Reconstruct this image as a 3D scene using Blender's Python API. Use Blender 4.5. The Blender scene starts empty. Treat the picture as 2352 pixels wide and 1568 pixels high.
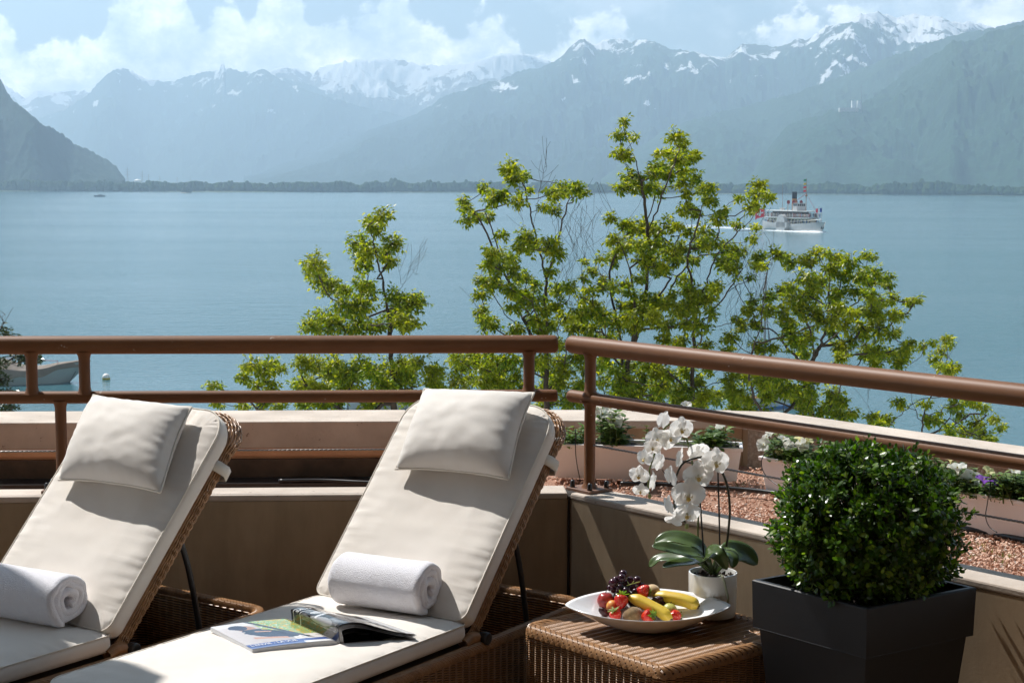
import bpy, math, random
from mathutils import Vector, Matrix, noise
R = math.radians
sc = bpy.context.scene
COL = sc.collection

# ------------------------------------------------------------------ camera
FPX, CX, CY = 3700.0, 1176.0, 784.0          # focal length and centre in the 2352 x 1568 frame
PITCH = math.atan(362/3700.0); ROLL = R(0.2)
EYE = Vector((0, 0, 1.6))
_fw = Vector((0, math.cos(PITCH), -math.sin(PITCH)))
_up0 = Vector((0, math.sin(PITCH), math.cos(PITCH)))
_rt = Vector((1, 0, 0))*math.cos(ROLL) + _up0*math.sin(ROLL)
_up = _up0*math.cos(ROLL) - Vector((1, 0, 0))*math.sin(ROLL)
cam = bpy.data.cameras.new('camera'); camo = bpy.data.objects.new('camera', cam); COL.objects.link(camo)
cam.lens = 36*FPX/2352; cam.sensor_width = 36; cam.clip_start = 0.05; cam.clip_end = 90000
m = Matrix.Identity(4)
for r in range(3):
    m[r][0] = _rt[r]; m[r][1] = _up[r]; m[r][2] = -_fw[r]; m[r][3] = EYE[r]
camo.matrix_world = m
sc.camera = camo

def ray(px, py):
    return (_rt*((px-CX)/FPX) + _up*((CY-py)/FPX) + _fw)
def atY(px, py, Y):
    d = ray(px, py); return EYE + d*(Y/d.y)
def atZ(px, py, z):
    d = ray(px, py); return EYE + d*((z-EYE.z)/d.z)

# ------------------------------------------------------------------ light
SUN = Vector((-0.56, 0.50, 1.0)).normalized()
sun_el = math.asin(SUN.z); sun_az = math.atan2(SUN.x, SUN.y)
sl = bpy.data.lights.new('sun', 'SUN'); sl.energy = 5.0; sl.angle = R(0.55); sl.color = (1.0, 0.965, 0.92)
so = bpy.data.objects.new('sun', sl); COL.objects.link(so)
so.rotation_euler = (-SUN).to_track_quat('-Z', 'Y').to_euler()
sc.view_settings.view_transform = 'Standard'; sc.view_settings.look = 'None'
sc.view_settings.exposure = 0.53; sc.view_settings.gamma = 1.0
sc.render.engine = 'CYCLES'
cy = sc.cycles
cy.use_denoising = True
try: cy.denoiser = 'OPENIMAGEDENOISE'
except Exception: pass
cy.max_bounces = 7; cy.diffuse_bounces = 5; cy.glossy_bounces = 3; cy.transmission_bounces = 4
cy.transparent_max_bounces = 8; cy.volume_bounces = 2; cy.caustics_reflective = False; cy.caustics_refractive = False
cy.use_adaptive_sampling = True; cy.adaptive_threshold = 0.02
cy.sample_clamp_indirect = 6.0

def nd(nt, typ, **kw):
    n = nt.nodes.new(typ)
    for k, v in kw.items():
        if k.startswith('i_'): 
            key = k[2:]; key = int(key) if key.isdigit() else key.replace('_', ' ')
            n.inputs[key].default_value = v
        else: setattr(n, k, v)
    return n
def lk(nt, a, b): nt.links.new(a, b)
def mth(nt, op, a, b=None, c=None, clamp=False):
    n = nt.nodes.new('ShaderNodeMath'); n.operation = op; n.use_clamp = clamp
    for i, v in enumerate((a, b, c)):
        if v is None: continue
        if isinstance(v, (int, float)): n.inputs[i].default_value = v
        else: nt.links.new(v, n.inputs[i])
    return n.outputs[0]
def ramp(nt, fac, stops, interp='LINEAR'):
    n = nt.nodes.new('ShaderNodeValToRGB'); n.color_ramp.interpolation = interp
    e = n.color_ramp.elements
    while len(e) < len(stops): e.new(0.5)
    for i, (p, c) in enumerate(stops):
        e[i].position = p; e[i].color = (c[0], c[1], c[2], 1) if not isinstance(c, (int, float)) else (c, c, c, 1)
    if fac is not None: nt.links.new(fac, n.inputs[0])
    return n.outputs[0]
def mixc(nt, fac, a, b, mode='MIX'):
    n = nt.nodes.new('ShaderNodeMix'); n.data_type = 'RGBA'; n.blend_type = mode
    for s, v in ((n.inputs[0], fac), (n.inputs[6], a), (n.inputs[7], b)):
        if isinstance(v, (int, float)): s.default_value = v
        elif isinstance(v, (tuple, list)): s.default_value = (v[0], v[1], v[2], 1)
        else: nt.links.new(v, s)
    return n.outputs[2]
def ntex(nt, vec, scale, detail=4, rough=0.55, out='Fac', dist=0.0):
    n = nd(nt, 'ShaderNodeTexNoise', i_Scale=scale, i_Detail=detail, i_Roughness=rough, i_Distortion=dist)
    if vec is not None: nt.links.new(vec, n.inputs['Vector'])
    return n.outputs[out]

# ------------------------------------------------------------------ world: sky with cumulus
w = bpy.data.worlds.new('World'); sc.world = w; w.use_nodes = True
nt = w.node_tree; nt.nodes.clear()
out = nd(nt, 'ShaderNodeOutputWorld'); bg = nd(nt, 'ShaderNodeBackground', i_Strength=0.07)
lk(nt, bg.outputs[0], out.inputs[0])
sky = nd(nt, 'ShaderNodeTexSky'); sky.sky_type = 'NISHITA'; sky.sun_disc = False
sky.sun_elevation = sun_el; sky.sun_rotation = sun_az; sky.altitude = 400; sky.air_density = 1.0; sky.dust_density = 0.6; sky.ozone_density = 1.5
tc = nd(nt, 'ShaderNodeTexCoord'); sp = nd(nt, 'ShaderNodeSeparateXYZ'); lk(nt, tc.outputs['Generated'], sp.inputs[0])
az = mth(nt, 'ARCTAN2', sp.outputs[0], sp.outputs[1])
el = mth(nt, 'ARCSINE', sp.outputs[2])
# cloud-bank top as a function of azimuth (hand-set cumulus skyline)
CL = [(-120,95),(-60,80),(0,45),(35,75),(60,112),(100,122),(150,95),(170,100),(190,78),(215,88),(240,30),(262,-20),(330,-45),(410,-45),(440,30),(462,48),(490,22),(515,-2),(545,10),(556,60),(575,48),(590,18),(620,-40),(680,-40),(700,42),(730,58),(800,52),(830,24),(862,26),(888,-22),(925,-10),(950,32),(985,62),(1040,76),(1070,62),(1105,34),(1150,44),(1185,80),(1230,130),(1252,118),(1290,80),(1330,62),(1385,36),(1420,46),(1445,84),(1480,130),(1560,190),(1640,180),(1672,128),(1710,92),(1760,72),(1800,48),(1845,28),(1890,30),(1930,10),(2000,-10),(2100,-20),(2200,0),(2352,0),(2480,20)]
def azel(px, py):
    d = ray(px, py).normalized(); return math.atan2(d.x, d.y), math.asin(d.z)
A0, A1 = azel(-120, 200)[0], azel(2480, 200)[0]
E0, E1 = 0.0, 0.13
fc = nd(nt, 'ShaderNodeFloatCurve')
cmx = [((azel(x, y)[0]-A0)/(A1-A0), (azel(x, y)[1]-E0)/(E1-E0)) for x, y in CL]
cv = fc.mapping.curves[0]
while len(cv.points) < len(cmx): cv.points.new(0.5, 0.5)
for i, (a, b) in enumerate(cmx): cv.points[i].location = (min(max(a, 0), 1), b)
fc.mapping.update()
lk(nt, mth(nt, 'DIVIDE', mth(nt, 'SUBTRACT', az, A0), A1-A0, clamp=True), fc.inputs['Value'])
top = mth(nt, 'MULTIPLY', fc.outputs[0], E1-E0)
cmb = nd(nt, 'ShaderNodeCombineXYZ'); lk(nt, mth(nt, 'MULTIPLY', az, 1.0), cmb.inputs[0]); lk(nt, mth(nt, 'MULTIPLY', el, 1.15), cmb.inputs[1])
n1 = ntex(nt, cmb.outputs[0], 40, 9, 0.68, dist=0.1)
n2 = ntex(nt, cmb.outputs[0], 12, 3, 0.5)
vb = nd(nt, 'ShaderNodeTexVoronoi', i_Scale=70.0); vb.feature = 'SMOOTH_F1'; lk(nt, cmb.outputs[0], vb.inputs['Vector'])
puff = mth(nt, 'SUBTRACT', 0.5, vb.outputs['Distance'])
edge = mth(nt, 'ADD', mth(nt, 'MULTIPLY', mth(nt, 'SUBTRACT', n1, 0.5), 0.050), mth(nt, 'MULTIPLY', puff, 0.020))
d = mth(nt, 'SUBTRACT', mth(nt, 'ADD', top, edge), el)
mask1 = nd(nt, 'ShaderNodeMapRange'); mask1.interpolation_type = 'SMOOTHSTEP'
mask1.inputs['From Min'].default_value = -0.0015; mask1.inputs['From Max'].default_value = 0.0065
lk(nt, d, mask1.inputs['Value'])
# thin grey stratus high in the frame and above it
strat = mth(nt, 'ADD', mth(nt, 'MULTIPLY', mth(nt, 'SUBTRACT', ntex(nt, cmb.outputs[0], 9, 6, 0.6), 0.5), 0.22), mth(nt, 'SUBTRACT', el, 0.103))
sk2 = mth(nt, 'ADD', strat, mth(nt, 'MULTIPLY', mth(nt, 'SUBTRACT', az, 0.03), 0.12))
mask2 = nd(nt, 'ShaderNodeMapRange'); mask2.interpolation_type = 'SMOOTHSTEP'
mask2.inputs['From Min'].default_value = 0.0; mask2.inputs['From Max'].default_value = 0.025; mask2.inputs['To Max'].default_value = 0.7
lk(nt, sk2, mask2.inputs['Value'])
shade = mth(nt, 'ADD', mth(nt, 'ADD', mth(nt, 'MULTIPLY', mth(nt, 'SUBTRACT', n1, 0.5), 2.4), mth(nt, 'MULTIPLY', puff, 0.5)), mth(nt, 'ADD', 0.45, mth(nt, 'MULTIPLY', mth(nt, 'SUBTRACT', n2, 0.5), 1.6)), clamp=True)
ccol = ramp(nt, shade, [(0.0, (8.5, 9.3, 10.5)), (0.45, (16.5, 16.2, 15.3)), (1.0, (35, 31.5, 27))])
skyc = mixc(nt, 1.0, sky.outputs[0], (0.74, 0.66, 0.52), 'MULTIPLY')
hi = nd(nt, 'ShaderNodeMapRange'); hi.inputs['From Min'].default_value = 0.18; hi.inputs['From Max'].default_value = 0.30; hi.inputs['To Min'].default_value = 1.0; hi.inputs['To Max'].default_value = 0.0; lk(nt, el, hi.inputs['Value'])
c1 = mixc(nt, mth(nt, 'MULTIPLY', mask2.outputs[0], hi.outputs[0]), skyc, (12, 11.8, 11.5))
c2 = mixc(nt, mask1.outputs[0], c1, ccol)
lk(nt, c2, bg.inputs[0])
try: w.cycles.sampling_method = 'MANUAL'; w.cycles.sample_map_resolution = 512
except Exception: pass

# ------------------------------------------------------------------ scene-graph helpers
def tag(o, label=None, cat=None, group=None, kind=None):
    if label: o['label'] = label
    if cat: o['category'] = cat
    if group: o['group'] = group
    if kind: o['kind'] = kind
    return o
def thing(name, label, cat, loc=(0, 0, 0), rz=0, group=None):
    o = bpy.data.objects.new(name, None); COL.objects.link(o)
    o.location = loc; o.rotation_euler = (0, 0, rz); o.empty_display_size = 0.1
    return tag(o, label, cat, group)
def kids(o): return [c for c in COL.objects if c.parent == o]
def copy_tree(o, parent=None):
    c = o.copy(); COL.objects.link(c)
    if parent: c.parent = parent
    for ch in kids(o): copy_tree(ch, c)
    return c
def world_of(o):
    mm = Matrix.Identity(4)
    while o is not None:
        mm = o.matrix_basis @ mm if o.type != 'X' else mm
        o = o.parent
    return mm

class MB:
    def __init__(s): s.v = []; s.f = []; s.c = []; s.mi = []; s.cur = None; s.m = 0; s.uv = None
    def add(s, vs, fs, col=None):
        b = len(s.v); s.v += [tuple(x) for x in vs]; s.f += [tuple(b+i for i in f) for f in fs]
        s.mi += [s.m]*len(fs)
        c = col if col is not None else s.cur
        s.c += [c if c is not None else (1, 1, 1)]*len(vs)
        if c is not None: s.hascol = True
        return b
    hascol = False
    def box(s, c, size, M=None):
        x, y, z = size[0]/2, size[1]/2, size[2]/2
        vs = [Vector((sx*x, sy*y, sz*z)) for sx in (-1, 1) for sy in (-1, 1) for sz in (-1, 1)]
        if M is not None: vs = [M @ v for v in vs]
        c = Vector(c); s.add([v+c for v in vs], [(0,1,3,2),(4,6,7,5),(0,4,5,1),(2,3,7,6),(0,2,6,4),(1,5,7,3)])
    def prism(s, poly, z0, z1):      # poly: CCW list of (x,y)
        n = len(poly)
        s.add([(p[0], p[1], z0) for p in poly]+[(p[0], p[1], z1) for p in poly],
              [tuple(range(n-1, -1, -1)), tuple(range(n, 2*n))]+[(i, (i+1) % n, n+(i+1) % n, n+i) for i in range(n)])
    def tube(s, path, rad, n=8, caps=True, closed=False):
        P = [Vector(p) for p in path]; L = len(P)
        rr = rad if isinstance(rad, (list, tuple)) else [rad]*L
        up = None; vs = []
        for i in range(L):
            if closed: t = P[(i+1) % L]-P[i-1]
            else: t = P[min(i+1, L-1)]-P[max(i-1, 0)]
            if t.length < 1e-9: t = Vector((0, 0, 1))
            t.normalize()
            if up is None:
                up = Vector((0, 0, 1)) if abs(t.z) < 0.9 else Vector((1, 0, 0))
            a = up - t*up.dot(t)
            if a.length < 1e-5: a = t.orthogonal()
            a.normalize(); up = a; b = t.cross(a)
            for k in range(n):
                q = 2*math.pi*k/n
                vs.append(P[i]+(a*math.cos(q)+b*math.sin(q))*rr[i])
        fs = []
        for i in range(L if closed else L-1):
            j = (i+1) % L
            for k in range(n):
                k2 = (k+1) % n
                fs.append((i*n+k, i*n+k2, j*n+k2, j*n+k))
        if caps and not closed:
            fs.append(tuple(range(n-1, -1, -1))); fs.append(tuple((L-1)*n+k for k in range(n)))
        s.add(vs, fs)
    def lathe(s, prof, n=24, c=(0, 0, 0), M=None, cap=True):
        vs = []; c = Vector(c)
        for r, z in prof:
            for k in range(n):
                q = 2*math.pi*k/n; v = Vector((r*math.cos(q), r*math.sin(q), z))
                if M is not None: v = M @ v
                vs.append(v+c)
        fs = [(i*n+k, i*n+(k+1) % n, (i+1)*n+(k+1) % n, (i+1)*n+k) for i in range(len(prof)-1) for k in range(n)]
        if cap: fs.append(tuple(range(n-1, -1, -1))); fs.append(tuple((len(prof)-1)*n+k for k in range(n)))
        s.add(vs, fs)
    def grid(s, fn, nu, nv, closeu=False):
        vs = [fn(i/(nu if closeu else nu-1), j/(nv-1)) for i in range(nu) for j in range(nv)]
        fs = [(i*nv+j, ((i+1) % nu)*nv+j, ((i+1) % nu)*nv+j+1, i*nv+j+1) for i in range(nu if closeu else nu-1) for j in range(nv-1)]
        return s.add(vs, fs)
    def leaf(s, b, d, up, L, W, fold=0.25, droop=0.0, shape=0, col=None):
        d = d.normalized(); side = d.cross(up)
        if side.length < 1e-4: side = d.orthogonal()
        side.normalize(); n = side.cross(d)
        if shape == 0:
            t = b+d*L-n*droop*L; mid = b+d*L*0.5-n*W*fold
            s.add([b, b+d*L*0.42+side*W*0.5, t, b+d*L*0.42-side*W*0.5, mid], [(0, 1, 2, 4), (0, 4, 2, 3)], col)
        else:
            t = b+d*L-n*droop*L
            def q(a, w_): return b+d*L*a+side*W*w_-n*(droop*L*a*a)+n*(abs(w_)*W*fold)
            s.add([b, q(.25,.36), q(.6,.5), q(.88,.3), t, q(.88,-.3), q(.6,-.5), q(.25,-.36), q(.25,0), q(.6,0), q(.88,0)],
                  [(0,1,8),(1,2,9,8),(2,3,10,9),(3,4,10),(0,8,7),(8,9,6,7),(9,10,5,6),(10,4,5)], col)
    def build(s, name, mat, parent=None, smooth=False, local=False, kind=None):
        me = bpy.data.meshes.new(name)
        vs = s.v
        if parent is not None and not local:
            iv = world_of(parent).inverted(); vs = [tuple(iv @ Vector(v)) for v in vs]
        me.from_pydata(vs, [], s.f)
        mats = mat if isinstance(mat, (list, tuple)) else [mat]
        for mm in mats: me.materials.append(mm)
        if len(mats) > 1: me.polygons.foreach_set('material_index', s.mi)
        if smooth: me.polygons.foreach_set('use_smooth', [True]*len(me.polygons))
        if s.hascol:
            ca = me.color_attributes.new('Col', 'FLOAT_COLOR', 'POINT')
            flat = []
            for c in s.c: flat += [c[0], c[1], c[2], 1.0]
            ca.data.foreach_set('color', flat)
        me.update()
        o = bpy.data.objects.new(name, me); COL.objects.link(o)
        if parent is not None: o.parent = parent
        if kind: o['kind'] = kind
        return o
def autosmooth(o, ang=35):
    me = o.data
    me.polygons.foreach_set('use_smooth', [True]*len(me.polygons))
    try: me.set_sharp_from_angle(angle=R(ang))
    except Exception: pass
    return o
def bev(o, wd=0.004, seg=2):
    md = o.modifiers.new('bevel', 'BEVEL'); md.width = wd; md.segments = seg; md.limit_method = 'ANGLE'; md.angle_limit = R(35)
    return o
def catmull(P, n):
    P = [Vector(p) for p in P]; out = []
    Q = [P[0]*2-P[1]]+P+[P[-1]*2-P[-2]]
    for i in range(1, len(Q)-2):
        for k in range(n):
            t = k/n; a, b, c, e = Q[i-1], Q[i], Q[i+1], Q[i+2]
            out.append(0.5*((2*b)+(c-a)*t+(2*a-5*b+4*c-e)*t*t+(3*b-a-3*c+e)*t**3))
    out.append(P[-1]); return out

# ------------------------------------------------------------------ materials
def newmat(name):
    mt = bpy.data.materials.new(name); mt.use_nodes = True; t = mt.node_tree; t.nodes.clear()
    o = nd(t, 'ShaderNodeOutputMaterial'); p = nd(t, 'ShaderNodeBsdfPrincipled'); lk(t, p.outputs[0], o.inputs[0])
    return mt, t, p, o
def setv(t, sock, v):
    if isinstance(v, (tuple, list)): sock.default_value = (v[0], v[1], v[2], 1)
    elif isinstance(v, (int, float)): sock.default_value = v
    else: lk(t, v, sock)
def mat(name, col, col2=None, scale=8.0, rough=0.6, spec=0.5, bump=0.0, bscale=60.0, bdist=0.002, metal=0.0, sheen=0.0, sss=0.0, coat=0.0, detail=5, contrast=(0.35, 0.65), speck=None, transl=None, coord='Object'):
    mt, t, p, o = newmat(name)
    tcn = nd(t, 'ShaderNodeTexCoord'); vec = tcn.outputs[coord]
    c = col
    if col2 is not None:
        c = ramp(t, ntex(t, vec, scale, detail, 0.6), [(contrast[0], col), (contrast[1], col2)])
    if speck is not None:      # (colour, scale, threshold)
        f = ramp(t, ntex(t, vec, speck[1], 3, 0.7), [(speck[2], 0.0), (speck[2]+0.04, 1.0)])
        c = mixc(t, f, c, speck[0])
    setv(t, p.inputs['Base Color'], c)
    p.inputs['Roughness'].default_value = rough; p.inputs['Specular IOR Level'].default_value = spec; p.inputs['Metallic'].default_value = metal
    if sheen: p.inputs['Sheen Weight'].default_value = sheen
    if coat: p.inputs['Coat Weight'].default_value = coat; p.inputs['Coat Roughness'].default_value = 0.08
    if sss: p.inputs['Subsurface Weight'].default_value = sss; p.inputs['Subsurface Radius'].default_value = (0.01, 0.006, 0.004)
    if bump:
        b = nd(t, 'ShaderNodeBump', i_Strength=bump, i_Distance=bdist); lk(t, ntex(t, vec, bscale, 5, 0.6), b.inputs['Height']); lk(t, b.outputs[0], p.inputs['Normal'])
    if transl is not None:
        tr = nd(t, 'ShaderNodeBsdfTranslucent'); setv(t, tr.inputs[0], transl[0])
        mx = nd(t, 'ShaderNodeMixShader'); mx.inputs[0].default_value = transl[1]
        lk(t, p.outputs[0], mx.inputs[1]); lk(t, tr.outputs[0], mx.inputs[2]); lk(t, mx.outputs[0], o.inputs[0])
    return mt
def leafmat(name, stops, rough=0.35, spec=0.5, tmul=(1.5, 1.6, 0.5), tfac=0.4, tint=0.35):
    mt, t, p, o = newmat(name)
    g = nd(t, 'ShaderNodeNewGeometry')
    c = ramp(t, g.outputs['Random Per Island'], stops)
    if tint:
        tcn = nd(t, 'ShaderNodeTexCoord')
        c = mixc(t, ramp(t, ntex(t, tcn.outputs['Object'], 0.9, 3, 0.6), [(0.35, 0.0), (0.65, tint)]), c, stops[-1][1])
    lk(t, c, p.inputs['Base Color']); p.inputs['Roughness'].default_value = rough; p.inputs['Specular IOR Level'].default_value = spec
    tr = nd(t, 'ShaderNodeBsdfTranslucent'); lk(t, mixc(t, 1.0, c, tmul, 'MULTIPLY'), tr.inputs[0])
    mx = nd(t, 'ShaderNodeMixShader'); mx.inputs[0].default_value = tfac
    lk(t, p.outputs[0], mx.inputs[1]); lk(t, tr.outputs[0], mx.inputs[2]); lk(t, mx.outputs[0], o.inputs[0])
    return mt
def vcolmat(name, rough=0.3, spec=0.5, coat=0.0):
    mt, t, p, o = newmat(name)
    a = nd(t, 'ShaderNodeVertexColor'); a.layer_name = 'Col'; lk(t, a.outputs[0], p.inputs['Base Color'])
    p.inputs['Roughness'].default_value = rough; p.inputs['Specular IOR Level'].default_value = spec; p.inputs['Coat Weight'].default_value = coat
    return mt

M = {}
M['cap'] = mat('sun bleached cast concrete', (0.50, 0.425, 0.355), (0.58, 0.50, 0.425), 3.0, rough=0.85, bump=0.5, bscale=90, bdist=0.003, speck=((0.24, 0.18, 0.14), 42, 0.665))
M['wall'] = mat('beige painted concrete', (0.37, 0.275, 0.175), (0.43, 0.325, 0.21), 2.0, rough=0.9, bump=0.15, bscale=120, bdist=0.002, speck=((0.2, 0.15, 0.11), 30, 0.74))
M['wallpink'] = mat('pinkish painted concrete', (0.74, 0.43, 0.25), (0.80, 0.48, 0.29), 2.0, rough=0.9, bump=0.4, bscale=60, bdist=0.003)
def stain(mt, vscale, lo, hi_=1.06):
    t = mt.node_tree; p = [n for n in t.nodes if n.type == 'BSDF_PRINCIPLED'][0]
    src = p.inputs['Base Color'].links[0].from_socket
    g = nd(t, 'ShaderNodeTexCoord'); mp = nd(t, 'ShaderNodeMapping'); mp.inputs['Scale'].default_value = vscale; lk(t, g.outputs['Object'], mp.inputs[0])
    a_ = ramp(t, ntex(t, mp.outputs[0], 1.0, 6, 0.65), [(0.32, lo), (0.60, hi_)])
    t.links.remove(p.inputs['Base Color'].links[0]); lk(t, mixc(t, 1.0, src, a_, 'MULTIPLY'), p.inputs['Base Color'])
stain(M['wall'], (7, 7, 1.6), 0.80); stain(M['wallpink'], (5, 5, 2.5), 0.82); stain(M['cap'], (3, 3, 3), 0.88)
M['stucco'] = mat('coarse grey brown stucco', (0.30, 0.24, 0.18), (0.48, 0.40, 0.31), 70, rough=0.95, bump=1.0, bscale=60, bdist=0.012)
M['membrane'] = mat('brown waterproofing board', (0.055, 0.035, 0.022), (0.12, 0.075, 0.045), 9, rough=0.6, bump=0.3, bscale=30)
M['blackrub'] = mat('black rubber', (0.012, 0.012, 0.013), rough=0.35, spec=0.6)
M['rail'] = mat('brown painted steel', (0.165, 0.070, 0.028), (0.195, 0.084, 0.034), 6, rough=0.50, spec=0.3, bump=0.08, bscale=150, bdist=0.001, speck=((0.42, 0.36, 0.30), 38.0, 0.70))
M['plate'] = mat('rusty brown steel plate', (0.13, 0.065, 0.04), (0.2, 0.1, 0.06), 20, rough=0.6, bump=0.3)
M['cable'] = mat('twisted steel cable', (0.25, 0.24, 0.23), rough=0.4, metal=0.8)
M['blackmetal'] = mat('black powder coated metal', (0.02, 0.02, 0.022), rough=0.38, spec=0.5)
M['floor'] = mat('brown terrace paving', (0.16, 0.11, 0.08), (0.24, 0.17, 0.12), 4, rough=0.8, bump=0.3)
M['cushion'] = mat('cream outdoor canvas', (0.70, 0.65, 0.59), (0.745, 0.695, 0.635), 5, rough=0.9, spec=0.2, bump=0.25, bscale=900, bdist=0.0006, sheen=0.15)
M['pillow'] = mat('off white brushed canvas', (0.70, 0.66, 0.61), (0.74, 0.70, 0.65), 9, rough=0.9, spec=0.2, bump=0.3, bscale=900, bdist=0.0006, sheen=0.2)
M['piping'] = mat('cream piping cord', (0.74, 0.69, 0.61), rough=0.85, spec=0.2)
M['towel'] = mat('white terry towelling', (0.90, 0.89, 0.95), (0.94, 0.93, 0.98), 60, rough=1.0, spec=0.1, bump=1.0, bscale=330, bdist=0.004, sheen=0.5)
M['wicker'] = mat('honey brown resin wicker', (0.26, 0.13, 0.052), (0.40, 0.215, 0.095), 30, rough=0.30, spec=0.55, bump=0.0)
M['wickerback'] = mat('dark shade backing', (0.06, 0.032, 0.018), rough=0.7)  # dark colour puts the shade behind the weave; deck and tray share it
M['ceramic'] = mat('glazed white ceramic', (0.80, 0.785, 0.75), rough=0.12, spec=0.6, coat=0.4)
M['china'] = mat('white porcelain', (0.84, 0.84, 0.85), rough=0.15, spec=0.6, coat=0.3)
M['anthracite'] = mat('anthracite plastic', (0.008, 0.008, 0.0095), (0.011, 0.011, 0.013), 3, rough=0.5, spec=0.4, bump=0.1, bscale=200)
M['whiteplastic'] = mat('white planter plastic', (0.90, 0.86, 0.84), (0.93, 0.90, 0.88), 5, rough=0.42, spec=0.5)
M['soil'] = mat('dark potting soil', (0.02, 0.014, 0.01), (0.05, 0.035, 0.025), 60, rough=1.0, bump=1.0, bscale=80, bdist=0.01)
M['gravelbase'] = mat('reddish gravel bed', (0.30, 0.15, 0.095), (0.58, 0.34, 0.24), 90, rough=0.95, bump=1.0, bscale=90, bdist=0.02)
def _gravel():
    mt, t, p, o = newmat('crushed pink brick gravel')
    g = nd(t, 'ShaderNodeNewGeometry')
    lk(t, ramp(t, g.outputs['Random Per Island'], [(0.0, (0.46, 0.24, 0.16)), (0.35, (0.62, 0.37, 0.26)), (0.7, (0.74, 0.50, 0.38)), (0.9, (0.80, 0.64, 0.53)), (1.0, (0.55, 0.51, 0.48))]), p.inputs['Base Color'])
    p.inputs['Roughness'].default_value = 0.9
    return mt
M['gravel'] = _gravel()
M['whitestone'] = mat('white marble pebble', (0.7, 0.68, 0.64), rough=0.6)
M['bark'] = mat('dark bark', (0.028, 0.021, 0.016), (0.06, 0.045, 0.032), 12, rough=0.9, bump=0.5, bscale=40)
M['leaf'] = leafmat('spring tree leaves', [(0.0, (0.05, 0.105, 0.008)), (0.4, (0.12, 0.195, 0.010)), (0.75, (0.24, 0.29, 0.016)), (1.0, (0.38, 0.37, 0.035))], rough=0.38, spec=0.4, tmul=(2.0, 1.9, 0.5), tfac=0.55)
M['leafdark'] = leafmat('glossy evergreen leaves', [(0.0, (0.02, 0.04, 0.012)), (1.0, (0.06, 0.08, 0.03))], rough=0.3, tfac=0.15, tint=0)
M['box'] = leafmat('boxwood leaves', [(0.0, (0.014, 0.040, 0.003)), (0.55, (0.042, 0.092, 0.006)), (0.85, (0.09, 0.165, 0.012)), (1.0, (0.20, 0.27, 0.03))], rough=0.28, spec=0.3, tmul=(1.6, 2.0, 0.5), tfac=0.3, tint=0)
M['petleaf'] = leafmat('petunia leaves', [(0.0, (0.06, 0.12, 0.03)), (0.6, (0.13, 0.21, 0.05)), (1.0, (0.22, 0.30, 0.09))], rough=0.5, tmul=(1.3, 1.5, 0.6), tfac=0.35, tint=0)
M['petal'] = mat('white petunia petals', (0.78, 0.78, 0.74), rough=0.7, transl=((0.8, 0.8, 0.72), 0.4))
M['petalv'] = mat('violet petunia petals', (0.30, 0.14, 0.62), rough=0.6, transl=((0.35, 0.15, 0.7), 0.4))
M['petald'] = mat('deep purple petunia petals', (0.12, 0.03, 0.42), rough=0.6, transl=((0.15, 0.04, 0.5), 0.35))
M['petally'] = mat('pale yellow petunia petals', (0.74, 0.72, 0.42), rough=0.7, transl=((0.8, 0.78, 0.4), 0.4))
M['petthroat'] = mat('yellow flower throat', (0.62, 0.5, 0.08), rough=0.6)
M['orchid'] = mat('white orchid petals', (0.88, 0.87, 0.85), rough=0.55, transl=((0.93, 0.91, 0.87), 0.5), bump=0.15, bscale=50)
M['orchidlip'] = mat('golden orchid lip', (0.72, 0.42, 0.03), (0.82, 0.66, 0.30), 90, rough=0.5)
M['orchidlipw'] = mat('cream orchid lip wings', (0.8, 0.74, 0.6), rough=0.5, transl=((0.8, 0.74, 0.5), 0.3))
M['orchidstem'] = mat('green orchid stem', (0.10, 0.13, 0.03), rough=0.5)
M['orchidstemd'] = mat('dark orchid stem', (0.035, 0.035, 0.018), rough=0.4)
M['orchidleaf'] = mat('thick orchid leaf', (0.05, 0.085, 0.022), (0.085, 0.13, 0.032), 14, rough=0.27, spec=0.55, transl=((0.12, 0.2, 0.03), 0.12))
M['root'] = mat('pale aerial root', (0.33, 0.35, 0.24), rough=0.6)
# ================================================================== LANDSCAPE
LAKE = -15.4
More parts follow.
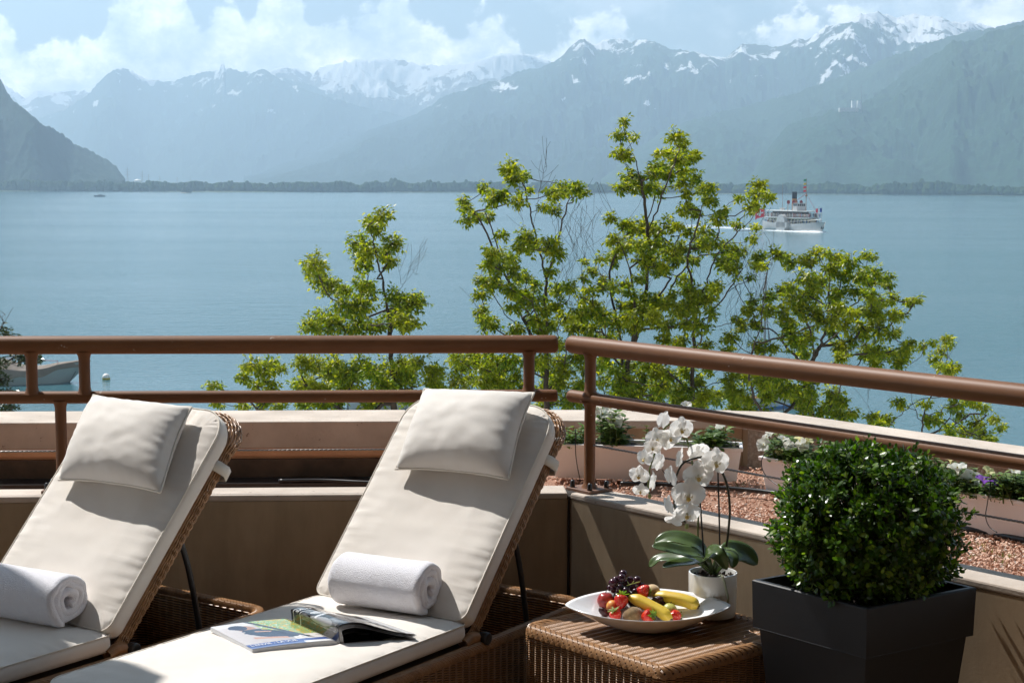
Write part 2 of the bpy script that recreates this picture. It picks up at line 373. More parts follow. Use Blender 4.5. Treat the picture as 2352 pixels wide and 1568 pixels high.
# ---- lake
def lake_mat():
    mt, t, p, o = newmat('turquoise lake water')
    g = nd(t, 'ShaderNodeTexCoord'); v = g.outputs['Object']
    mp = nd(t, 'ShaderNodeMapping'); mp.inputs['Scale'].default_value = (0.35, 1.0, 1.0); mp.inputs['Rotation'].default_value = (0, 0, R(6)); lk(t, v, mp.inputs[0])
    slick = ntex(t, mp.outputs[0], 0.0045, 4, 0.55)
    mp3 = nd(t, 'ShaderNodeMapping'); mp3.inputs['Scale'].default_value = (0.07, 1.0, 1.0); mp3.inputs['Rotation'].default_value = (0, 0, R(-3)); lk(t, v, mp3.inputs[0])
    streak = ramp(t, ntex(t, mp3.outputs[0], 0.010, 4, 0.6), [(0.38, 0.62), (0.60, 1.0)])
    col = ramp(t, slick, [(0.35, (0.045, 0.13, 0.155)), (0.65, (0.06, 0.155, 0.18))])
    lk(t, col, p.inputs['Base Color'])
    p.inputs['IOR'].default_value = 1.333; p.inputs['Specular IOR Level'].default_value = 0.5
    p.inputs['Roughness'].default_value = 0.12
    mp2 = nd(t, 'ShaderNodeMapping'); mp2.inputs['Scale'].default_value = (0.6, 1.0, 1.0); mp2.inputs['Rotation'].default_value = (0, 0, R(12)); lk(t, v, mp2.inputs[0])
    h = mth(t, 'ADD', ntex(t, mp2.outputs[0], 1.1, 4, 0.65), mth(t, 'MULTIPLY', ntex(t, mp2.outputs[0], 0.22, 3, 0.6), 1.6))
    b = nd(t, 'ShaderNodeBump', i_Distance=0.42); lk(t, h, b.inputs['Height'])
    lk(t, mth(t, 'MULTIPLY', mth(t, 'MULTIPLY', ramp(t, slick, [(0.38, 0.45), (0.62, 1.0)]), streak), 0.70), b.inputs['Strength'])
    lk(t, b.outputs[0], p.inputs['Normal'])
    return mt
b = MB(); b.add([(-16000, 14, LAKE), (16000, 14, LAKE), (16000, 9000, LAKE), (-16000, 9000, LAKE)], [(0, 1, 2, 3)])
tag(b.build('lake', lake_mat()), 'wide calm turquoise lake', None, None, 'structure')

# ---- mountains: real relief between a foot line and a ridge line
def interp(pts, x):
    if x <= pts[0][0]: return pts[0][1]
    for (a, b_), (c, d_) in zip(pts, pts[1:]):
        if x <= c:
            t = (x-a)/(c-a) if c > a else 0
            return b_+(d_-b_)*t
    return pts[-1][1]
def ridge(name, pts, Rd, Bd, mt, jag=1.0, seed=0, step=3, rows=56, power=1.15, rough_amp=0.10, label=None, x0=None, x1=None, foot=LAKE):
    x0 = pts[0][0] if x0 is None else x0; x1 = pts[-1][0] if x1 is None else x1
    nx = int((x1-x0)/step)+1; vs = []; fs = []
    for i in range(nx):
        px = x0+i*step
        py = interp(pts, px)
        dr = ray(px, 420); az_ = math.atan2(dr.x, dr.y)
        d2 = ray(px, py); elv = d2.z/math.hypot(d2.x, d2.y)
        n0 = noise.fractal(Vector((px*0.02, seed*3.1, 0.5)), 0.9, 2.1, 5)
        n1_ = noise.fractal(Vector((px*0.09, seed*1.7, 2.5)), 0.9, 2.1, 4)
        RR = Rd*(1+0.10*noise.noise(Vector((px*0.006, seed, 9))))
        H = max(elv*RR+EYE.z-foot, 4); JJ0 = jag*RR
        H = max(H, 3)
        BB = Bd*(1+0.05*noise.noise(Vector((px*0.01, seed+5, 3))))
        sa, ca = math.sin(az_), math.cos(az_)
        for j in range(rows+9):
            if j <= rows:
                t = j/rows; rr = BB+(RR-BB)*t; h = 0
                env = math.sin(math.pi*min(t*1.0, 1.0))**0.8 if t < 1 else 0
            else:
                q = (j-rows)/8; rr = RR+(RR-BB)*0.6*q; h = 0; env = math.sin(math.pi*q)
            X, Y = rr*sa, rr*ca
            s_ = 1/ (Rd*0.05)
            JJ = JJ0*(0.0011*noise.fractal(Vector((px*0.02, seed*3.1, rr*0.004)), 0.9, 2.1, 5)+0.0007*noise.fractal(Vector((px*0.09, seed*1.7, rr*0.03)), 0.9, 2.1, 4))
            if j <= rows: h = H*(t**power)+JJ*t**3
            else: h = (H+JJ)*(1-q*0.9)
            g1 = noise.noise(Vector((X*s_*1.2, Y*s_*0.45, seed*7.3)))
            g2 = noise.ridged_multi_fractal(Vector((X*s_*2.2, Y*s_*1.1, seed*2.2)), 0.9, 2.1, 5, 1.0, 2.0)
            g3 = noise.fractal(Vector((X*s_*9, Y*s_*6, seed)), 0.8, 2.1, 3)
            h += H*rough_amp*env*(1.6*g1+1.0*(g2-1.1)+0.30*g3)
            vs.append((X, Y, foot+max(h, -2)))
        if i:
            a = (i-1)*(rows+9); c = i*(rows+9)
            for j in range(rows+8): fs.append((a+j, c+j, c+j+1, a+j+1))
    b = MB(); b.add(vs, fs)
    o = b.build(name, mt, smooth=True)
    return tag(o, label, None, None, 'structure')
def mountmat(name, low, mid, high, z_mid, z_high, snow=None, nscale=0.004):
    """snow=(start altitude, noise amplitude, amount)"""
    mt, t, p, o = newmat(name)
    g = nd(t, 'ShaderNodeTexCoord'); v = g.outputs['Object']
    sp_ = nd(t, 'ShaderNodeSeparateXYZ'); lk(t, v, sp_.inputs[0])
    n_ = ntex(t, v, nscale, 7, 0.65)
    alt = mth(t, 'ADD', sp_.outputs[2], mth(t, 'MULTIPLY', mth(t, 'SUBTRACT', n_, 0.5), 500))
    f1 = nd(t, 'ShaderNodeMapRange'); f1.inputs['From Min'].default_value = z_mid*0.5; f1.inputs['From Max'].default_value = z_mid*1.3; lk(t, alt, f1.inputs[0])
    f2 = nd(t, 'ShaderNodeMapRange'); f2.inputs['From Min'].default_value = z_high*0.85; f2.inputs['From Max'].default_value = z_high*1.1; lk(t, alt, f2.inputs[0])
    c = mixc(t, f2.outputs[0], mixc(t, f1.outputs[0], low, mid), high)
    tex = ramp(t, ntex(t, v, nscale*9, 4, 0.7), [(0.35, (0.65, 0.65, 0.65)), (0.65, (1.25, 1.25, 1.25))])
    c = mixc(t, 1.0, c, tex, 'MULTIPLY')
    if snow:
        mp = nd(t, 'ShaderNodeMapping'); mp.inputs['Scale'].default_value = (1.0, 0.6, 0.8); mp.inputs['Rotation'].default_value = (0, R(25), R(20)); lk(t, v, mp.inputs[0])
        ns = ntex(t, mp.outputs[0], snow[3], 7, 0.68, dist=0.4)
        ns2 = ntex(t, v, snow[3]*0.28, 3, 0.5)
        s_ = mth(t, 'ADD', mth(t, 'DIVIDE', mth(t, 'SUBTRACT', sp_.outputs[2], snow[0]), snow[1]), mth(t, 'ADD', mth(t, 'MULTIPLY', mth(t, 'SUBTRACT', ns, 0.5), 6.5), mth(t, 'MULTIPLY', mth(t, 'SUBTRACT', ns2, 0.5), 3.5)))
        ms = ramp(t, s_, [(0.45, 0.0), (0.60, 1.0)])
        c = mixc(t, mth(t, 'MULTIPLY', ms, snow[2]), c, (0.86, 0.86, 0.88))
    lk(t, c, p.inputs['Base Color']); p.inputs['Roughness'].default_value = 0.95; p.inputs['Specular IOR Level'].default_value = 0.1
    return mt
FOREST = (0.012, 0.034, 0.020); FOREST2 = (0.022, 0.055, 0.028); MEADOW = (0.030, 0.062, 0.030); ROCK = (0.14, 0.14, 0.13)
L1 = [(-400,-300),(-160,-80),(-60,80),(0,168),(12,192),(24,215),(50,245),(90,277),(130,302),(170,328),(215,352),(240,366),(256,372),(268,382),(276,392),(282,403),(288,412)]
L2 = [(-500,150),(0,190),(40,212),(60,222),(90,206),(140,212),(180,205),(260,200),(330,230),(420,300)]
L3 = [(20,300),(60,290),(90,275),(130,262),(165,246),(195,225),(215,204),(235,185),(255,168),(272,159),(286,156),(302,162),(320,172),(335,179),(352,186),(378,191),(405,191),(425,181),(450,171),(470,163),(490,163),(508,158),(513,146),(518,145),(522,156),(540,158),(560,166),(600,170),(700,190),(800,230),(900,260)]
L3B = [(420,300),(500,232),(540,205),(560,190),(575,173),(592,160),(610,161),(628,172),(650,185),(690,200),(730,215),(780,228),(850,252),(910,262),(960,280),(1040,320),(1100,390)]
L4 = [(520,240),(600,175),(640,158),(680,155),(722,168),(745,152),(770,145),(790,142),(830,138),(880,136),(930,140),(960,148),(1000,150),(1050,152),(1090,140),(1120,130),(1160,122),(1200,118),(1230,130),(1260,140),(1300,180),(1380,260)]
L5 = [(560,405),(620,392),(700,358),(760,330),(800,314),(870,292),(950,268),(985,246),(1025,220),(1060,212),(1100,198),(1140,186),(1176,170),(1210,158),(1240,152),(1275,140),(1295,122),(1312,104),(1328,92),(1340,87),(1352,96),(1366,101),(1380,94),(1400,93),(1430,92),(1448,95),(1470,92),(1500,94),(1510,100),(1530,112),(1555,113),(1590,118),(1620,125),(1640,132),(1662,135),(1675,124),(1690,110),(1698,100),(1712,102),(1740,104),(1780,106),(1800,100),(1826,86),(1842,92),(1862,80),(1890,60),(1920,55),(1945,44),(1965,35),(1985,33),(2006,30),(2030,34),(2050,43),(2070,36),(2090,32),(2120,36),(2150,40),(2175,50),(2195,54),(2215,50),(2245,58),(2300,70),(2400,80),(2650,60)]
L6 = [(1380,408),(1440,360),(1500,318),(1530,296),(1570,282),(1620,268),(1680,250),(1750,234),(1826,214),(1880,192),(1930,172),(1980,152),(2030,134),(2080,115),(2130,98),(2170,84),(2226,74),(2270,62),(2310,55),(2352,50),(2450,30),(2700,0)]
L7 = [(1700,415),(1722,402),(1740,380),(1760,345),(1778,322),(1795,300),(1812,286),(1850,275),(1880,266),(1905,258),(1945,250),(1975,238),(2001,224),(2030,200),(2058,178),(2080,163),(2110,142),(2140,125),(2158,112),(2178,96),(2200,88),(2225,90),(2250,82),(2275,74),(2300,66),(2330,62),(2352,60),(2420,40),(2600,10),(2800,0)]
mA = mountmat('forested near slope', FOREST, FOREST2, FOREST, 300, 900, None, 0.006)
mB = mountmat('forested slope with meadows', FOREST2, MEADOW, FOREST, 350, 1200, None, 0.003)
mC = mountmat('hazy ridge with snow gullies', FOREST, FOREST2, ROCK, 500, 820, (600, 330, 0.85, 0.0095), 0.002)
mD = mountmat('far ridge with thin snow', FOREST, FOREST2, ROCK, 600, 900, (640, 290, 0.75, 0.0085), 0.0016)
mE = mountmat('snowfields and rock', FOREST, ROCK, ROCK, 500, 700, (630, 240, 0.9, 0.0065), 0.0016)
mE2 = mountmat('far glacier range', ROCK, ROCK, ROCK, 500, 700, (460, 280, 0.9, 0.0035), 0.0016)
ridge('hill', L1, 3700, 3250, mA, jag=1.6, seed=1, step=2, rough_amp=0.095, label='steep forested hill rising at the left end of the lake')
ridge('mountain_range', L2, 13000, 10800, mE2, jag=1.5, seed=2, step=3, rows=40, label='pale far glacier range under the cloud')
ridge('mountain_range', L3, 11500, 9300, mD, jag=1.2, seed=3, step=2, rows=48, label='hazy pointed peak with a thin snow band')
ridge('mountain', L3B, 10600, 8600, mD, jag=1.2, seed=4, step=2, rows=48, label='hazy blue mountain before the snow massif')
ridge('mountain_range', L4, 12000, 10300, mE, jag=1.3, seed=5, step=2, rows=48, label='snow covered massif with its top in cloud')
ridge('mountain_range', L5, 8600, 5600, mC, jag=1.1, seed=6, step=2, rows=80, power=1.25, rough_amp=0.11, label='long blue ridge with snow gullies on its summits')
ridge('mountain', L6, 6300, 4600, mB, jag=1.2, seed=7, step=2, rows=64, power=1.05, rough_amp=0.095, label='green shoulder descending behind the nearest slope')
ridge('mountain', L7, 4900, 3700, mB, jag=1.5, seed=8, step=2, rows=80, power=0.95, rough_amp=0.10, label='nearest green mountainside on the right shore')

# ---- delta plain at the head of the lake
SHORE = 3050.0
b = MB()
nn = 140; vs = []; fs = []
for i in range(nn+1):
    a = -0.62+1.24*i/nn
    sh = SHORE*(1-0.30*max(0, a)) * (1+0.012*noise.noise(Vector((a*14, 3, 0))))
    for j, rr in enumerate((sh-14, sh+8, sh+60, 5000, 16000)):
        vs.append((rr*math.sin(a), rr*math.cos(a), LAKE+(-1.2, 0.9, 2.2, 3.2, 4.0)[j]))
    if i:
        for j in range(4): fs.append(((i-1)*5+j, i*5+j, i*5+j+1, (i-1)*5+j+1))
b.add(vs, fs)
tag(b.build('shore', mat('reed and field green', (0.05, 0.08, 0.03), (0.11, 0.13, 0.06), 0.01, rough=1.0)), 'low flat far shore', None, None, 'structure')
# far riparian wood (reads as one mass)
rnd = random.Random(11)
b = MB()
def clump(b, X, Y, Z, w_, h_, seedv):
    n = 7; rows_ = 4; vs = []; ph = rnd.random()*6
    for k in range(rows_+1):
        t = k/rows_; rr = w_*(0.75+0.35*math.sin(math.pi*min(t+.15, 1)))*(1-t**4*0.55)
        for q in range(n):
            a = 2*math.pi*q/n+ph; jr = 1+0.3*(rnd.random()-.5)
            vs.append((X+rr*jr*math.cos(a), Y+rr*jr*math.sin(a), Z+h_*t*(1+0.08*(rnd.random()-.5))))
    vs.append((X, Y, Z+h_*1.06))
    fs = [(k*n+q, k*n+(q+1) % n, (k+1)*n+(q+1) % n, (k+1)*n+q) for k in range(rows_) for q in range(n)]
    fs += [(rows_*n+q, rows_*n+(q+1) % n, len(vs)-1) for q in range(n)]
    b.add(vs, fs)
for k in range(4800):
    a = -0.36+0.74*rnd.random()
    sh = SHORE*(1-0.30*max(0, a))
    dd = sh+14+260*rnd.random()**1.6
    hh = 13+7*noise.noise(Vector((a*22, 0, 1)))+6*noise.noise(Vector((a*90, 4, 1)))+4*rnd.random()
    if rnd.random() < 0.02: hh *= 1.25
    clump(b, dd*math.sin(a), dd*math.cos(a), LAKE+0.8, 5+5*rnd.random(), max(hh, 7), k)
tag(b.build('woods', leafmat('riparian trees', [(0.0, (0.022, 0.048, 0.02)), (0.5, (0.035, 0.065, 0.025)), (1.0, (0.055, 0.085, 0.03))], rough=1.0, spec=0.0, tfac=0.0, tint=0), smooth=False), 'belt of dark green woods along the far shore', 'woods', None, 'stuff')
# island with trees
isl = atY(427, 433, 2650); isl.z = LAKE
it = thing('island_tree', 'dark tree clump on the tiny islet before the far shore', 'tree', isl)
b = MB()
for k in range(16): clump(b, isl.x+(rnd.random()-.5)*11, isl.y+(rnd.random()-.5)*8, LAKE+0.5, 2.2+rnd.random()*1.5, 5+5.5*rnd.random()*(1), k)
b.build('crown', leafmat('islet trees', [(0.0, (0.025, 0.05, 0.03)), (1.0, (0.05, 0.08, 0.035))], tfac=0.0, tint=0), it)
b = MB(); b.tube([(isl.x, isl.y, LAKE-0.5), (isl.x, isl.y, LAKE+7)], 0.3, 5); b.build('trunk', M['bark'], it)
b = MB(); b.lathe([(0.1, 1.3), (5, 1.1), (9, 0.5), (10.5, -0.6)], 14, (isl.x, isl.y, LAKE)); b.build('rock_base', mat('islet stone', (0.3, 0.28, 0.24), rough=0.9), it)
# pylons on the plain
mpy = mat('galvanised pylon steel', (0.25, 0.26, 0.27), rough=0.6)
pym = None
for k, (px, hgt) in enumerate(((293, 27), (327, 24), (341, 20), (367, 18), (407, 17), (437, 15))):
    base = atY(px, 410, 3700+160*k); base.z = LAKE+3
    if pym is None:
        t_ = thing('power_pylon', 'x', 'pylon', base, 0, 'pylons behind the far woods')
        b = MB(); H = 46
        for sx in (-1, 1):
            for sy in (-1, 1): b.tube([(sx*3.4, sy*3.4, 0), (sx*0.8, sy*0.8, H*0.62), (sx*0.35, sy*0.35, H)], 0.22, 4)
        for q in range(7):
            z0 = H*q/8; z1 = H*(q+1)/8; wa = 3.4*(1-q/9); wb = 3.4*(1-(q+1)/9)
            b.tube([(-wa, -wa, z0), (wb, -wb, z1)], 0.14, 4); b.tube([(wa, wa, z0), (-wb, wb, z1)], 0.14, 4)
        b.build('tower', mpy, t_, local=True)
        b = MB()
        for z_, l_ in ((0.66, 7), (0.78, 9), (0.9, 6)): b.box((0, 0, H*z_), (l_*2, 0.5, 0.5))
        b.build('cross_arm', mpy, t_, local=True)
        pym = t_
    else:
        t_ = copy_tree(pym); t_.location = base
    s_ = hgt/30.0; t_.scale = (s_, s_, s_*1.15)
    tag(t_, ['tallest lattice pylon just right of the forested hill', 'second lattice pylon, right of the white tank', 'third lattice pylon right of the forested hill', 'fourth lattice pylon in the line over the woods', 'fifth lattice pylon in the line over the woods', 'smallest and farthest lattice pylon over the woods'][k], 'pylon')
# white storage tank
tk = atY(316, 400, 3900); tk.z = LAKE+3
b = MB(); b.lathe([(9, 0), (9, 16), (8.2, 19), (4, 21.5), (0.2, 22)], 20, tk); s_ = b.build('storage_tank', mat('white steel tank', (0.8, 0.8, 0.78), rough=0.5)); tag(s_, 'white round tank beyond the far woods near the hill', 'tank')
# building and mast on the mountainside
hb = atY(1957, 244, 4560)
t_ = thing('hillside_building', 'pale building with two white blocks high on the right mountainside', 'building', hb)
b = MB(); b.box(hb+Vector((-10, 0, -14)), (52, 20, 18)); b.build('wall', mat('pale render', (0.5, 0.48, 0.45)), t_)
for dx in (4, 20):
    b = MB(); b.box(hb+Vector((dx, 0, 4)), (11, 14, 22)); b.build('tower_block', mat('white render', (0.75, 0.74, 0.72)), t_)
b = MB(); mb_ = atY(1978, 246, 4540); b.tube([mb_+Vector((0, 0, -30)), mb_+Vector((0, 0, 66))], [2.2, 0.7], 5)
for q in range(4): b.box(mb_+Vector((0, 0, 10+q*14)), (4.5, 2, 0.8))
tag(b.build('radio_mast', mpy), 'thin grey mast standing beside the hillside building', 'mast')

# ================================================================== BOATS
MW = mat('white boat paint', (0.52, 0.52, 0.51), (0.46, 0.46, 0.46), 0.6, rough=0.35)
MCR = mat('cream cabin paint', (0.62, 0.56, 0.40), rough=0.5)
MDK = mat('dark window glass', (0.03, 0.04, 0.045), rough=0.15)
MBUFF = mat('buff funnel paint', (0.46, 0.22, 0.07), rough=0.5)
MBLK = mat('black paint', (0.02, 0.02, 0.025), rough=0.5)
MRED = mat('dark red paint', (0.28, 0.02, 0.02), rough=0.5)
MFLAG = mat('red bunting', (0.55, 0.03, 0.05), rough=0.8, transl=((0.55, 0.04, 0.05), 0.3))
MWHITE = mat('white bunting', (0.85, 0.85, 0.85), rough=0.8)
MBLUE = mat('blue bunting', (0.04, 0.08, 0.4), rough=0.8)
MGRN = mat('green bunting', (0.03, 0.25, 0.12), rough=0.8)
MYEL = mat('yellow bunting', (0.75, 0.5, 0.05), rough=0.8)
MWOOD = mat('varnished wood', (0.25, 0.12, 0.05), rough=0.4)
MAWN = mat('white awning canvas', (0.66, 0.65, 0.62), rough=0.8)

bow = atZ(1886, 534, LAKE)
hd = Vector((0.40, -0.916, 0)).normalized()
SL = 56.0; SSC = 0.66
ctr = bow-hd*SL*0.5*SSC
ang = math.atan2(hd.y, hd.x)
st = thing('paddle_steamer', 'white paddle steamer with buff and black funnel crossing the lake', 'steamer', (ctr.x, ctr.y, LAKE), ang)
st.scale = (SSC, 0.82, 0.90)
def hullfn(L_, B_, H_, sheer=1.2, rake=0.05):
    def fn(u, v):         # u: stern->bow, v: around the section port gunwale -> keel -> starboard
        x = -L_/2+L_*u
        wb = B_/2*(1-abs(2*u-1)**3.2*(0.96 if u > .5 else 0.55))
        a = math.pi*v
        sec = math.cos(a); dz = math.sin(a)
        sh = sheer*(abs(2*u-1)**2)
        y = wb*(abs(sec)**0.5)*(1 if sec > 0 else -1)
        z = (H_+sh)*(1-dz**0.8)-0.8*dz
        x2 = x+(rake*L_*(z/H_) if u > .9 else 0)*((u-.9)/.1 if u > .9 else 0)
        return (x2, y, z)
    return fn
b = MB(); b.grid(hullfn(SL, 8, 3.0), 40, 17); autosmooth(b.build('hull', MW, st, local=True), 60)
b = MB()
def deckpoly(L_, B_, ins=0.0, n=26, p=3.2, a0=0.0, a1=1.0):
    up_ = []; lo = []
    for i in range(n+1):
        u = a0+(a1-a0)*i/n; x = -L_/2+L_*u
        wv = max(B_/2*(1-abs(2*u-1)**p*(0.96 if u > .5 else 0.55))-ins, 0.15)
        up_.append((x, wv)); lo.append((x, -wv))
    return lo+up_[::-1]
b.prism(deckpoly(SL, 8, 0.25), 2.75, 2.95); b.build('main_deck', MWOOD, st, local=True)
b = MB(); b.prism(deckpoly(SL, 7.2, 0.5, a0=.14, a1=.84), 2.95, 5.3); b.build('saloon', MCR, st, local=True)
for k in range(13):
    x = -SL*0.33+k*SL*0.055
    for s_ in (-1, 1):
        wv = 3.6*(1-abs(2*((x+SL/2)/SL)-1)**3.2*0.7)-0.5
        b = MB(); b.box((x, s_*(wv+0.03), 4.3), (1.5, 0.16, 1.2)); b.build('window', MDK, st, local=True)
b = MB()
for s_ in (-1, 1):
    vs = []
    b.box((-1.5, s_*4.7, 2.6), (12, 1.8, 2.2)); b.lathe([(4.4, -0.9), (4.4, 0.9)], 24, (-1.5, s_*4.7, 2.4), Matrix.Rotation(R(90), 3, 'X'))
b.build('paddle_box', MW, st, local=True)
b = MB(); b.prism(deckpoly(SL, 8.2, 0.1, a0=.06, a1=.88), 5.3, 5.75); b.build('upper_deck', MW, st, local=True)
b = MB(); b.prism(deckpoly(SL, 5.2, 0.5, a0=.2, a1=.72), 5.75, 7.9); b.build('upper_saloon', mat('dark brown upper saloon', (0.10, 0.075, 0.06)), st, local=True)  # upper saloon in one dark brown colour
b = MB(); b.prism(deckpoly(SL, 8.0, 0.2, a0=.1, a1=.84), 8.1, 8.35); b.build('awning', MAWN, st, local=True)
b = MB()
pl = deckpoly(SL, 8.2, 0.2, n=40, a0=.06, a1=.88)
for (x, y) in pl: b.tube([(x, y, 5.7), (x, y, 8.1)], 0.05, 4)
for z_ in (6.25, 6.75): b.tube([(x, y, z_) for x, y in pl], 0.05, 4, closed=True)
b.build('railing', MW, st, local=True)
b = MB(); pl2 = deckpoly(SL, 8, 0.05, n=40, a0=.0, a1=1.0)
for (x, y) in pl2: b.tube([(x, y, 2.9+1.2*abs(2*x/SL)**2), (x, y, 4.0+1.2*abs(2*x/SL)**2)], 0.05, 4)
b.tube([(x, y, 4.0+1.2*abs(2*x/SL)**2) for x, y in pl2], 0.06, 4, closed=True); b.build('bulwark_rail', MW, st, local=True)
b = MB(); b.box((6.5, 0, 9.3), (4.2, 4.6, 1.9)); bev(b.build('wheelhouse', MW, st, local=True), 0.1)
b = MB(); b.box((6.5, 0, 10.7), (3.9, 4.2, 1.0)); b.build('wheelhouse_window', MDK, st, local=True)
b = MB()
for q in range(6):
    for s_ in (-1, 1): b.box((4.7+q*0.72, s_*2.12, 10.7), (0.14, 0.1, 1.05))
for q in range(5): b.box((8.47, -2+q*1.0, 10.7), (0.1, 0.14, 1.05))
b.box((6.5, 0, 11.35), (4.6, 5.0, 0.2)); b.build('wheelhouse_frame', MW, st, local=True)
b = MB(); b.lathe([(1.15, 8.3), (1.15, 13.2)], 20, (1.5, 0, 0)); b.build('funnel', MBUFF, st, local=True, smooth=False)
b = MB(); b.lathe([(1.17, 13.2), (1.17, 16.0), (1.0, 16.0)], 20, (1.5, 0, 0)); b.build('funnel_top', MBLK, st, local=True)
for (x, y) in ((-1.2, -2.0), (4.0, 2.0), (-1.2, 2.0), (4.0, -2.0)):
    b = MB(); b.tube([(x, y, 8.3), (x, y, 11.4)], 0.25, 8); v_ = b.build('ventilator', MW, st, local=True)
    b = MB(); b.lathe([(0.15, -0.3), (0.7, -0.1), (0.85, 0.25), (0.3, 0.5)], 14, (x+0.3, y, 11.8), Matrix.Rotation(R(90), 3, 'Y')); b.build('cowl', MRED, v_, local=True)
b = MB(); b.tube([(13, 0, 8.3), (13, 0, 21.5)], [0.17, 0.08], 6); b.lathe([(0.05, 0), (0.5, 0.3), (0.5, 0.7), (0.05, 1.0)], 8, (13, 0, 14.0)); b.build('mast', MWOOD, st, local=True)
b = MB(); b.tube([(-10.5, 0, 8.3), (-10.5, 0, 19.5)], [0.1, 0.05], 6); b.build('mast', MWOOD, st, local=True)
def flagm(b, p0, du, dv, nu=8, nv=5, amp=0.12):
    def fn(u, v): 
        q = Vector(p0)+Vector(du)*u+Vector(dv)*v; q.y += amp*math.sin(u*6.5+v); q.x += amp*0.5*math.cos(u*5); return q
    b.grid(fn, nu, nv)
for k, (mm_, z_) in enumerate(((MGRN, 20.4), (MYEL, 18.9), (MFLAG, 17.5), (MFLAG, 16.1))):
    b = MB(); flagm(b, (12.9, 0.0, z_), (-0.7, -1.2, -0.2), (0, 0, 0.8)); b.build('signal_flag', mm_, st, local=True)
b = MB()
for q in range(14):
    t = q/13.0; a_ = Vector((13, 0, 15.5)); e_ = Vector((26.5, 0, 6.0)); e2 = Vector((2, 0, 12))
    for E in (e_, e2):
        p_ = a_.lerp(E, t); q2 = a_.lerp(E, min(1, t+1/26.0)); q3 = a_.lerp(E, min(1, t+1/13.0)); b.add([p_, q2+Vector((0, 0, -0.06)), p_.lerp(q2, .5)+Vector((0, 0.02, -0.55)), q3], [(0, 1, 2), (1, 3, 0)])
b.build('bunting', MFLAG, st, local=True)
b = MB(); b.tube([(13, 0, 15.5), (26.5, 0, 6.0)], 0.035, 4); b.tube([(13, 0, 15.5), (2, 0, 12)], 0.035, 4); b.build('rigging', MBLK, st, local=True)
# stern ensign: white cross on red, and a small tricolour at the bow
b = MB(); b.tube([(-26.5, 0, 4), (-29.2, 0, 9.5)], 0.09, 6); b.build('flagstaff', MWOOD, st, local=True)
b = MB()
def en(u, v): return Vector((-29.0-3.9*u*0.45, -4.2*u*1.0+0.3*math.sin(u*7), 9.2-1.1*u+(-3.8)*v+0.15*math.sin(u*5)))
b.grid(en, 14, 10); ens = b.build('ensign', MFLAG, st, local=True)
for off in (0.03, -0.03):
    b = MB()
    for (u0, u1, v0, v1) in ((.42, .58, .18, .82), (.2, .8, .41, .59)):
        b.grid(lambda u, v: en(u0+(u1-u0)*u, v0+(v1-v0)*v)+Vector((off*8, off, 0)), 8, 6)
    b.build('cross', MWHITE, ens, local=True)
b = MB(); b.tube([(27.6, 0, 4), (28.4, 0, 9.8)], 0.07, 5); b.build('flagstaff', MWOOD, st, local=True)
b = MB()
for k in range(3):
    b.m = k; b.add([(28.3-0.35*k, -0.85*k, 9.7-0.1*k), (28.3-.35*(k+1), -0.85*(k+1), 9.6-0.1*k), (28.3-.35*(k+1), -.85*(k+1), 8.0-0.1*k), (28.3-.35*k, -.85*k, 8.1-0.1*k)], [(0, 1, 2, 3)])
b.build('tricolour', [MBLUE, MWHITE, MFLAG], st, local=True)
b = MB(); b.box((28.8, 0.1, 2.2), (1.0, 1.2, 1.6)); b.build('anchor', MBLK, st, local=True)
b = MB()
b.grid(lambda u, v: (-20+5.5*u, (3.6)+0.8*(2*v-1)*math.sqrt(max(0, 1-(2*u-1)**2)), 9.2-0.8*math.sqrt(max(0, 1-(2*v-1)**2))*math.sqrt(max(0, 1-(2*u-1)**2))), 12, 7)
b.build('lifeboat', MW, st, local=True, smooth=True)
# passengers lining the upper deck: a far-off crowd
b = MB(); b.cur = (1, 1, 1); rp = random.Random(3)
pc = [(0.6, 0.58, 0.55), (0.05, 0.06, 0.12), (0.35, 0.04, 0.04), (0.08, 0.08, 0.08), (0.3, 0.22, 0.15), (0.12, 0.2, 0.4)]
for k in range(150):
    x, y = pl[rp.randrange(len(pl))]; x += rp.uniform(-1.5, 1.5); s_ = 0.75+0.17*rp.random(); y *= s_; z_ = 5.75
    if rp.random() < 0.25: z_ = 2.95; y *= 1.02
    b.cur = pc[rp.randrange(6)]; b.lathe([(0.14, 0), (0.2, 0.5), (0.24, 0.95), (0.26, 1.35), (0.1, 1.45)], 6, (x, y, z_))
    b.cur = (0.35, 0.2, 0.13); b.lathe([(0.05, 1.45), (0.12, 1.55), (0.12, 1.68), (0.04, 1.78)], 6, (x, y, z_))
b.build('passengers', vcolmat('clothing', 0.8), st, local=True, kind='stuff')
# bow wave and wake foam on the water
mfoam = mat('white water foam', (0.72, 0.76, 0.78), rough=0.7)
b = MB(); rw = random.Random(5)
wl = st.matrix_basis
for s_ in (-1, 1):
    for k in range(46):
        u = k/45.0; x = SL*0.5-SL*0.85*u; wv = 4.05*(1-abs(2*((x+SL/2)/SL)-1)**3.2*0.9)
        y = s_*(wv+0.35+1.6*u); r_ = (0.5+0.5*rw.random())*(1.3-u)
        b.lathe([(r_*1.7, -0.1), (r_, r_*0.35), (0.05, r_*0.5)], 7, wl @ Vector((x, y, 0.02)))
for k in range(150):
    u = k/149.0; x = -SL*0.5-u*150; sp_ = 2.5+u*8
    for s_ in (-1, 1):
        if rw.random() < 0.75*(1-u*.7): b.lathe([(1.5*(1.2-u), -0.1), (0.7*(1.2-u), 0.10), (0.05, 0.12)], 7, wl @ Vector((x, s_*sp_*(0.7+0.3*rw.random()), 0.0)))
tag(b.build('wake_foam', mfoam), 'white bow wave and wake around the steamer', 'wake', None, 'stuff')

